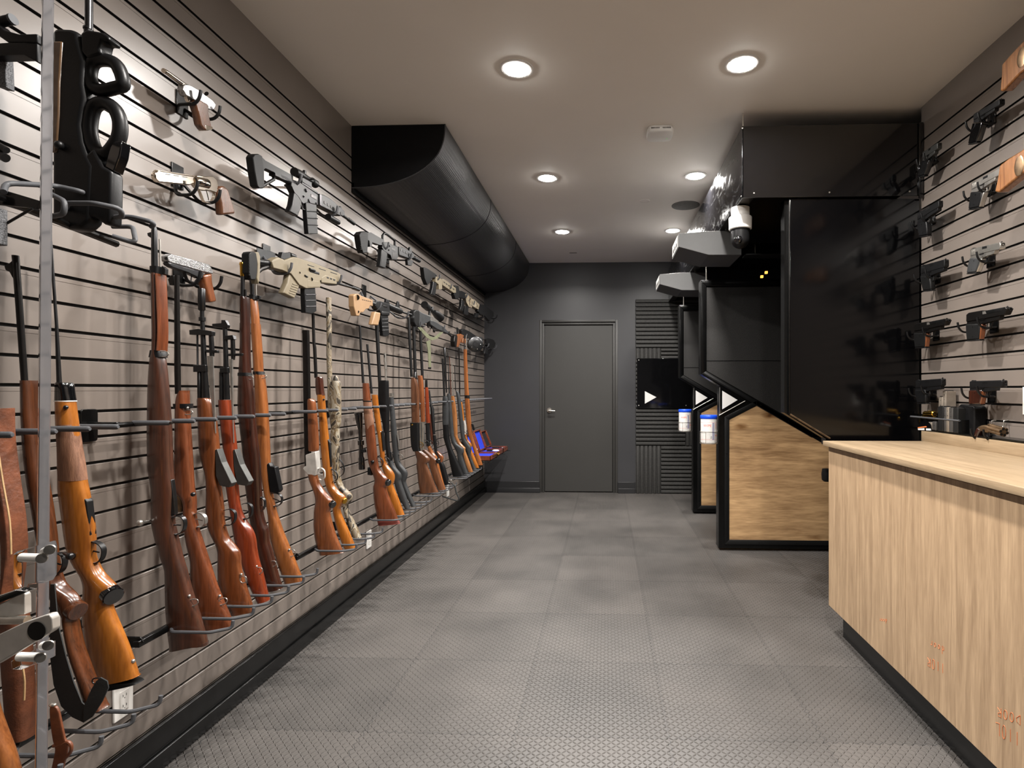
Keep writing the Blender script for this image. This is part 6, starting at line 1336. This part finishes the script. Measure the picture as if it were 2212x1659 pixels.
rp(ZH, (880, 508), (690, 618), 46, (652, 838), 62, 'gun_black', 'gloss_black', 'black long slide pistol with a glossy black grip, top row of the pistol wall', HK, hang='hook hanger holding the long slide pistol in the top row')
rp(ZH, (432, 822), (322, 892), 46, (286, 1072), 48, 'parkerized', 'gun_steel', 'dull grey pistol beside the glossy black bulkhead corner', HK, hang='hook hanger holding the grey pistol by the bulkhead')
rp(ZH, (890, 1000), (675, 1112), 50, (655, 1306), 76, 'stainless', 'polymer_black', 'stainless pistol with black grip panels partly behind the lower wooden butt', HK, strap='stainless', hang='hook hanger holding the stainless pistol by the wooden butt')
rp(ZH, (440, 1236), (286, 1328), 50, (298, 1502), 60, 'gun_black', 'polymer_black', 'black polymer pistol hung level with the stainless one, beside the glass panel', HK, kind='rail', hang='hook hanger holding the polymer pistol by the glass panel')
rp(ZI, (922, 10), (695, 62), 54, (668, 248), 72, 'silver', 'polymer_grey', 'bright silver pistol with dark grip panels, middle of the outer column', HK, strap='silver', hang='hook hanger holding the bright silver pistol')
rp(ZI, (502, 138), (322, 188), 60, (340, 378), 62, 'gun_black', 'rubber_black', 'stubby black pistol with a finger grooved grip and square muzzle', HK, kind='rail', hang='hook hanger holding the stubby black pistol')
rp(ZI, (520, 580), (275, 626), 50, (280, 804), 76, 'steel_dark', 'rubber_black', 'large angular steel pistol with black and brown grip, beside the glass panel', HK, 'big', strap='teak', hang='hook hanger holding the angular pistol beside the glass panel')
rp(ZI, (978, 492), (668, 546), 60, (670, 750), 94, 'steel_dark', 'rubber_black', 'largest angular steel pistol with black and brown grip, in the outer column', HK, 'big', strap='teak', hang='hook hanger holding the largest angular pistol')
rp(ZI, (480, 1028), (283, 1044), 56, (296, 1218), 66, 'gun_black', 'gun_black', 'black pistol lowest in the column beside the glass panel', HK, kind='rail', hang='hook hanger holding the lowest pistol beside the glass panel')
rp(ZI, (936, 1040), (690, 1048), 54, (686, 1228), 84, 'gun_black', 'walnut_dark', 'black pistol with a dark brown wooden grip, above the magazines', HK, strap='teak', hang='hook hanger holding the brown gripped pistol')
def butt(pts, em, label):
    g = HG(1.70, ZH, label, 'rifle')
    g.po('stock', 'honey_wood', pts, 0.044, 0.008)
    x2, yt, yb_ = 1395, pts[3][1], pts[4][1]; sl_ = (pts[3][1]-pts[2][1])/(pts[3][0]-pts[2][0]); ym = (yt+yb_)/2
    g.po('receiver', 'gun_steel', [(x2-10, yt+20), (x2+190, yt+20+sl_*200), (x2+190, yb_-30+sl_*200), (x2-10, yb_-30)], 0.034, 0.004)
    g.tu('barrel', 'gun_black', [(x2+180, ym-30+sl_*190), (x2+560, ym-30+sl_*570)], 0.010)
    g.add('emblem', MB().ball(atX(*uv(ZH, em[:2]), 1.678), 1.0, 8, (0.003, 0.028, 0.042)), 'antique_bronze', label='oval metal emblem')
    g.done()
butt([(910, 262), (960, 205), (1040, 120), (1400, -220), (1400, 60), (1040, 330), (925, 452), (897, 457), (908, 340)], (1020, 210), 'wooden rifle butt with a metal emblem, upper one cut off by the picture edge')
butt([(894, 985), (960, 935), (1040, 885), (1400, 650), (1400, 800), (1040, 1062), (890, 1182), (858, 1178), (880, 1080)], (1000, 990), 'wooden rifle butt with an engraved emblem, lower one cut off by the picture edge')
hanger(ZH, 1.70, [(1120, 210), (1500, -60)], 'hook hanger carrying the upper wooden rifle butt', (1300, 100), mat='gun_black'); hanger(ZH, 1.70, [(1120, 960), (1500, 700)], 'hook hanger carrying the lower wooden rifle butt', (1300, 850), mat='gun_black')
# ---------------------------------------------------------------- things low on the right wall above the worktop
XS_ = 1.845
z_sh = ZT2+0.062
t = T('display_shelf', 'black steel shelf with a grey foam rail hung on the slat wall above the worktop', 'shelf')
ya, yb = atX(*uv(ZR, (150, 1180)), 1.80).y, 1.2
t.add('tray', MB().box((1.80, yb, z_sh), (XR-0.0005, ya, z_sh+0.006)), 'bracket_black', bevel=0.001)
zr = atX(*uv(ZR, (560, 990)), 1.80).z; y1 = atX(*uv(ZR, (60, 955)), 1.80).y; y2 = atX(*uv(ZR, (890, 1030)), 1.80).y
t.add('front_rail', MB().tube([(1.80, y1, zr), (1.80, y2, zr)], 0.0055, 10), 'foam_grey')
for y in (y1-0.10, y1-0.27, y2-0.02): t.add('side_plate', MB().prism([(1.80, y, z_sh+0.005), (1.80, y, zr+0.004), (1.84, y, zr+0.006), (XR-0.001, y, zr+0.02), (XR-0.001, y, z_sh+0.005)], (0, 0.003, 0)), 'bracket_black', smooth=False)
t.add('punched_rail', MB().box((XR-0.008, y2, zr+0.002), (XR-0.0005, y1-0.02, zr+0.028)), 'steel_dark', bevel=0.001); t.done()
def mag(x0, x1, ytop, ybot, mat, label, X=1.86, th=0.022):
    A = atX(*uv(ZR, (x0, ytop)), X); B = atX(*uv(ZR, (x1, ytop)), X); z0 = max(atX(*uv(ZR, ((x0+x1)/2, ybot)), X).z, z_sh+0.0065)
    w = abs(A.y-B.y)
    t = T('magazine', label, 'magazine', 'pistol and rifle magazines on the black shelf'); y0, y1 = min(A.y, B.y), max(A.y, B.y)
    t.add('body', MB().box((X-0.028, y0, z0), (X+0.026, y1, A.z)), mat, bevel=0.002)
    t.add('lip', MB().box((X-0.024, y0+w*.15, A.z-0.002), (X+0.015, y1-w*.15, A.z+0.004)), 'gun_steel', bevel=0.001)
    for k in range(2): t.add('witness_hole', MB().lathe((X-0.0285, (y0+y1)/2, A.z-0.02-0.025*k), (-1, 0, 0), [(0, 0.0025), (0.0008, 0.0)], 8), 'gun_black')
    t.done()
plain('mag_pale', (150, 140, 128), 0.35, 0.5); plain('mag_grey', (80, 78, 76), 0.4, 0.4); plain('mag_dark', (34, 34, 34), 0.4, 0.3)
mag(622, 690, 610, 1010, 'mag_pale', 'pale steel magazine, first of the tall pale pair'); mag(694, 750, 512, 1010, 'mag_pale', 'pale steel magazine, tallest of all on the black shelf')
mag(612, 700, 775, 1260, 'mag_dark', 'dark grey magazine in front of the tall pale pair', 1.825); mag(714, 752, 785, 1280, 'mag_grey', 'grey magazine third from the small clear box', 1.825); mag(756, 800, 785, 1290, 'mag_pale', 'pale grey magazine in the middle of the row', 1.825)
mag(806, 868, 800, 1290, 'mag_grey', 'grey ribbed magazine beside the big black drum box', 1.825); mag(876, 960, 800, 1300, 'mag_dark', 'black ribbed magazine touching the big black drum box', 1.825)
mag(446, 505, 1040, 1225, 'mag_pale', 'short pale magazine standing by the gold revolver', 1.825); mag(515, 575, 1030, 1225, 'mag_grey', 'short grey magazine standing by the gold revolver', 1.825)
solo('drum_box', MB().prism([atX(*uv(ZR, p), 1.865) for p in ((965, 770), (1010, 730), (1230, 765), (1250, 800), (1250, 1290), (1230, 1330), (965, 1300))], (0.06, 0, 0)), 'polymer_black', 'big black drum magazine box at the end of the black shelf', 'magazine', 'pistol and rifle magazines on the black shelf', bevel=0.006)
g = HG(1.83, ZR, 'small gold revolver with an open cylinder on the black shelf', 'revolver')
g.tu('cylinder', 'gold', [(300, 900), (306, 898), (462, 900), (470, 902)], [0.012, 0.016, 0.017, 0.013], 12)
for k in range(6):
    c = g.P([(472, 902)])[0]; a = k*math.pi/3; g.add('chamber', MB().lathe(c+Vector((0.009*math.cos(a), 0.001, 0.009*math.sin(a))), (0, -1, 0), [(0, 0.0036), (0.0025, 0.0034), (0.0026, 0)], 8), 'gun_black')
g.po('frame', 'gold', [(290, 900), (320, 870), (330, 960), (470, 950), (470, 970), (280, 985), (245, 960)], 0.012, 0.002); g.add('grip', MB().ball(g.P([(240, 1024)])[0], 0.016, 10, (0.7, 1, 0.9)), 'gold'); g.po('hammer', 'silver', [(350, 840), (375, 832), (372, 855)], 0.005, 0.001); g.done()
t = T('sticker_card', 'small black card with an orange edge and white lettering on the shelf front', 'card')
t.add('card', MB().prism([atX(*uv(ZR, p), 1.793) for p in ((165, 1120), (300, 985), (400, 1080), (420, 1190), (180, 1180))], (0.001, 0, 0)), 'gloss_black', smooth=False)
t.add('lettering', MB().prism([atX(*uv(ZR, p), 1.7918) for p in ((178, 1150), (290, 1145), (290, 1178), (184, 1176))], (0.0006, 0, 0)), 'white_plastic', smooth=False); t.add('lettering', MB().prism([atX(*uv(ZR, p), 1.7918) for p in ((318, 1150), (396, 1152), (404, 1184), (322, 1182))], (0.0006, 0, 0)), 'white_plastic', smooth=False)
t.add('orange_edge', MB().prism([atX(*uv(ZR, p), 1.7918) for p in ((176, 1130), (320, 1110), (330, 1128), (182, 1142))], (0.0006, 0, 0)), 'marker_orange', smooth=False); t.done()
g = HG(1.81, ZR, 'antique bronze pepperbox revolver with six muzzles resting in black hooks', 'revolver')
A, B = g.P([(1440, 1150), (1650, 1212)]); d = (B-A).normalized()
g.add('barrel_cluster', MB().tube([A, A*.5+B*.5, B], 0.017, 14), 'antique_bronze')
s1_ = d.orthogonal().normalized(); s2_ = d.cross(s1_)
for k in range(6):
    a = k*math.pi/3; o = (s1_*math.cos(a)+s2_*math.sin(a))*0.015
    i = g.add('barrel', MB().tube([A+o, B+o], 0.0078, 12), 'antique_bronze'); g.add('bore', MB().lathe(B+o-d*0.001, d, [(0, 0.0055), (0.0015, 0.0052), (0.0016, 0)], 10), 'gun_black', parent=i)
g.po('frame', 'antique_bronze', [(1225, 1128), (1290, 1098), (1350, 1090), (1440, 1112), (1450, 1200), (1400, 1225), (1320, 1210), (1260, 1180)], 0.024, 0.006)
g.po('grip', 'walnut_dark', [(1225, 1126), (1300, 1170), (1250, 1240), (1225, 1330), (1168, 1318), (1178, 1230)], 0.028, 0.008); g.gd([(1340, 1215), (1352, 1300), (1400, 1330), (1432, 1280), (1425, 1215)], 'gun_steel')
g.po('hammer', 'antique_bronze', [(1370, 1092), (1385, 1070), (1460, 1072), (1470, 1105)], 0.008, 0.002); g.done()
hanger(ZR, 1.81, [(1210, 1175), (1430, 1190)], 'black hook hanger cradling the pepperbox revolver', (1330, 1150), mat='gun_black', r=0.005)
for k, (x, nm) in enumerate(((1515, 'first'), (1722, 'second'))):
    p = atX(*uv(ZR, (x, 1050)), XR-0.002)
    solo('wire_hook', MB().tube(round_path([p+Vector((0, 0, 0.012)), p+Vector((-0.02, 0, 0.010)), p+Vector((-0.022, 0, -0.018)), p+Vector((-0.03, 0, -0.028))], 0.006), 0.0028, 8), 'silver', 'small bright wire hook over the bronze revolver, %s from the magazines' % nm, 'hook', 'bright wire hooks')
p = atX(2210, 866, XR-0.004)
solo('paper_sign', MB().box((XR-0.006, p.y-0.09, atX(2210, 895, XR).z), (XR-0.002, p.y, atX(2210, 836, XR).z)), 'white_plastic', 'edge of a white card on the pistol wall at the picture border', 'card')
q = atZ(2052, 960, ZT2); solo('steel_screw', MB().tube([(q.x-0.012, q.y, ZT2+0.004), (q.x+0.012, q.y+0.01, ZT2+0.004)], 0.003, 8), 'silver', 'tiny bright screw lying on the worktop by the upstand', 'screw')
# ---------------------------------------------------------------- wall outlets
def outlet(u, v, label, full=False):
    p = atX(u, v, XL); t = T('wall_outlet', label, 'outlet', 'white outlets low on the slat wall')
    t.add('cover', MB().box((XL+0.0005, p.y-0.038, p.z-0.059), (XL+0.010, p.y+0.038, p.z+0.059)), 'white_plastic', bevel=0.003)
    i = t.add('socket_face', MB().box((XL+0.010, p.y-0.017, p.z-0.033), (XL+0.012, p.y+0.017, p.z+0.033)), 'white_plastic', bevel=0.0008)
    if full:
        for dz in (0.017, -0.017):
            t.add('slot', MB().box((XL+0.0115, p.y-0.0075, p.z+dz-0.004), (XL+0.0125, p.y-0.0055, p.z+dz+0.004)), 'steel_dark', parent=i)
            t.add('slot', MB().box((XL+0.0115, p.y+0.0055, p.z+dz-0.004), (XL+0.0125, p.y+0.0075, p.z+dz+0.004)), 'steel_dark', parent=i)
            t.add('earth_hole', MB().lathe((XL+0.0118, p.y, p.z+dz-0.009), (1, 0, 0), [(0, 0.0025), (0.0008, 0)], 8), 'steel_dark', parent=i)
    t.done()
outlet(262, 1512, 'white wall outlet under the orange sporting rifle', True); outlet(795, 1165, 'white wall outlet beside the camouflaged shotgun', True); outlet(966, 1060, 'white wall outlet under the ribbed walnut shotgun')
# ---------------------------------------------------------------- cases with blue velvet on a wire shelf in the far corner
plain('velvet_blue', (22, 50, 190), 0.85, noise=0.1); plain('velvet_black', (14, 13, 20), 0.9)
XF, ZC_ = -1.285, 0.645; XBk = -1.52
def case(y0, y1, lid_h, velvet, label, lean=0.08, xb=XBk):
    t = T('pistol_case', label, 'case', 'open wooden cases in the far corner'); z0, z1, w = ZC_-0.052, ZC_, 0.008
    mb = MB().box((xb, y0, z0), (XF, y1, z0+0.006))
    mb.box((xb, y0, z0), (XF, y0+w, z1)).box((xb, y1-w, z0), (XF, y1, z1)).box((XF-w, y0, z0), (XF, y1, z1)).box((xb, y0, z0), (xb+w, y1, z1))
    t.add('tray', mb, 'mahogany_box', bevel=0.001)
    t.add('lining', MB().box((xb+w, y0+w, z0+0.006), (XF-w, y1-w, z1-0.018)), 'velvet_blue')
    h = Vector((xb, 0, z1+0.002)); up = Vector((-lean, 0, lid_h)); nrm = Vector((lid_h, 0, lean)).normalized()
    def L(a, b, y): return h+up*b+nrm*a+Vector((0, y, 0))
    mb = MB()
    def slab(a0, a1, b0, b1, ya_, yb_):
        mb.prism([L(a0, b0, (ya_+yb_)/2), L(a1, b0, (ya_+yb_)/2), L(a1, b1, (ya_+yb_)/2), L(a0, b1, (ya_+yb_)/2)], (0, yb_-ya_, 0))
    slab(-0.006, 0, 0, 1, y0, y1); slab(0, 0.03, 0.94, 1, y0, y1); slab(0, 0.03, 0, 0.05, y0, y1); slab(0, 0.03, 0, 1, y0, y0+w); slab(0, 0.03, 0, 1, y1-w, y1)
    i = t.add('lid', mb, 'mahogany_box', bevel=0.001)
    mb = MB(); slab2 = [L(0.004, .05, (y0+y1)/2), L(0.006, .05, (y0+y1)/2), L(0.006, .94, (y0+y1)/2), L(0.004, .94, (y0+y1)/2)]; mb.prism(slab2, (0, y1-y0-2*w, 0)); t.add('lid_lining', mb, velvet, parent=i)
    t.add('key_plate', MB().box((XF, (y0+y1)/2-0.008, z1-0.03), (XF+0.001, (y0+y1)/2+0.008, z1-0.01)), 'brass'); t.done()
case(6.20, 6.60, 0.22, 'velvet_blue', 'open wooden case with empty blue velvet lining, lid behind the long orange rifle')
case(6.63, 6.97, 0.235, 'velvet_blue', 'open wooden case with a bright blue velvet lid, middle one of three'); case(7.00, 7.30, 0.20, 'velvet_black', 'open wooden case with a black lined lid, touching the far wall corner')
g = T('pistol', 'small pistol with a white pearl grip lying in the middle wooden case', 'pistol')
zz = ZC_-0.017; g.add('slide', MB().tube([(-1.46, 6.88, zz+0.01), (-1.38, 6.84, zz+0.01)], 0.008, 8), 'gun_steel'); g.add('frame', MB().box((-1.46, 6.82, zz), (-1.40, 6.86, zz+0.012)), 'gun_steel', bevel=0.003); g.add('grip', MB().ball((-1.345, 6.80, zz+0.012), 0.02, 8, (2.2, 1.2, 0.7)), 'white_plastic'); g.done()
g = T('pistol', 'nickel pistol lying in the black lidded case', 'pistol'); g.add('slide', MB().tube([(-1.47, 7.22, zz+0.01), (-1.38, 7.20, zz+0.01)], 0.010, 8), 'nickel'); g.add('frame', MB().box((-1.46, 7.14, zz), (-1.38, 7.20, zz+0.014)), 'gun_steel', bevel=0.003); g.add('grip', MB().ball((-1.34, 7.13, zz+0.012), 0.02, 8, (1.8, 1.2, 0.7)), 'rosewood'); g.done()
solo('ammunition_box', MB().box((-1.335, 7.15, zz), (-1.30, 7.24, zz+0.022)), 'red_rubber', 'small red and white box in the black lidded case', 'box', bevel=0.001)
solo('brass_key', MB().tube([(XF+0.004, 6.30, ZC_-0.012), (XF+0.004, 6.60, ZC_-0.022)], 0.004, 8).tube([Vector((XF+0.004, 6.63+0.03*math.cos(k*math.pi/6), ZC_-0.024+0.018*math.sin(k*math.pi/6))) for k in range(12)], 0.004, 8, closed=True), 'brass', 'brass handle hanging on the front of the blue lined cases', 'handle')
t = T('wire_shelf', 'black wire shelf carrying the wooden cases in the far corner', 'shelf')
for x in (-1.60, -1.50, -1.40, -1.30): t.add('long_wire', MB().tube([(x, 6.15, ZC_-0.058), (x, 7.38, ZC_-0.058)], 0.004, 8), 'gun_black')
for y in (6.18, 6.6, 7.0, 7.36): t.add('cross_wire', MB().tube([(XL+0.001, y, ZC_-0.066), (-1.26, y, ZC_-0.066)], 0.004, 8), 'gun_black')
t.done()
# ---------------------------------------------------------------- clear acrylic pane with its steel lock bar, nearest the camera
m_, nt_, b_ = pbsdf('acrylic'); b_.inputs['Base Color'].default_value = (0.93, 0.94, 0.95, 1); b_.inputs['Roughness'].default_value = 0.02
b_.inputs['Transmission Weight'].default_value = 1.0; b_.inputs['IOR'].default_value = 1.07
m_, nt_, b_ = pbsdf('acrylic_edge'); b_.inputs['Base Color'].default_value = (0.42, 0.42, 0.44, 1); b_.inputs['Roughness'].default_value = 0.18
b_.inputs['Transmission Weight'].default_value = 0.8; b_.inputs['IOR'].default_value = 1.05
YA = 0.80
t = T('acrylic_pane', 'tall clear acrylic pane standing beside the guns at the picture edge', 'pane')
P = [atY(*p, YA) for p in ((103, -60), (88, 1720))]
mb = MB(); e0, e1 = P; xl = -1.30; th = 0.016
mb.prism([(e0.x, YA, e0.z), (e1.x, YA, e1.z), (xl, YA, e1.z), (xl, YA, e0.z)], (0, th, 0)); t.add('pane', mb, 'acrylic', smooth=False, bevel=0.001)
mb = MB().prism([(e0.x+0.0005, YA, e0.z), (e1.x+0.0005, YA, e1.z), (e1.x+0.002, YA, e1.z), (e0.x+0.002, YA, e0.z)], (0, th, 0)); t.add('polished_edge', mb, 'acrylic_edge', smooth=False)
def blk(pts, y0, y1): return MB().prism([atY(*uv(ZP, p), (y0+y1)/2) for p in pts], (0, y1-y0, 0))
t.add('corner_block', blk([(128, 175), (150, 155), (350, 95), (362, 130), (360, 330), (335, 370), (235, 380), (225, 430), (125, 420)], 0.765, 0.780), 'acrylic', bevel=0.001, smooth=False)
t.add('corner_block', blk([(112, 905), (350, 790), (350, 900), (180, 965), (118, 960)], 0.765, 0.780), 'acrylic', bevel=0.001, smooth=False)
for a, b in (((150, 205), (290, 210)), ((135, 890), (280, 895)), ((310, 165), (345, 150)), ((300, 815), (335, 810))):
    i = t.add('stand_off', MB().tube([atY(*uv(ZP, a), 0.757), atY(*uv(ZP, b), 0.752)], [0.006, 0.006], 16), 'white_plastic')
    c = atY(*uv(ZP, b), 0.748); t.add('stand_off_screw', MB().lathe(c, (0.5, -1, 0), [(0, 0.007), (0.002, 0.0065), (0.0025, 0.0)], 20), 'stainless', parent=i)
t.done()
t = T('lock_bar', 'slanted brushed steel bar with a round black hole, in front of the clear pane', 'bracket')
i = t.add('plate', MB().prism([atY(*uv(ZP, p), 0.735) for p in ((-150, 820), (0, 735), (200, 640), (340, 592), (370, 588), (388, 620), (390, 690), (372, 712), (0, 935), (-150, 1010))], (0, 0.012, 0)), 'white_steel', bevel=0.0015, smooth=False)
c = atY(*uv(ZP, (254, 712)), 0.7285); t.add('round_hole', MB().lathe(c, (0, -1, 0), [(0, 0.0125), (0.0008, 0.0125), (0.001, 0)], 28), 'gun_black', parent=i)
t.add('upper_plate', MB().prism([atY(*uv(ZP, p), 0.78) for p in ((-150, 620), (0, 530), (180, 440), (192, 460), (196, 590), (-150, 640))], (0, 0.01, 0)), 'white_steel', bevel=0.001, smooth=False)
t.add('rod', MB().tube([atY(*uv(ZP, (-150, 640)), 0.77), atY(*uv(ZP, (190, 636)), 0.77)], 0.006, 12), 'silver'); t.add('gasket', MB().tube([atY(*uv(ZP, (-60, 520)), 0.775), atY(*uv(ZP, (185, 425)), 0.775)], 0.004, 8), 'rubber_black'); t.done()
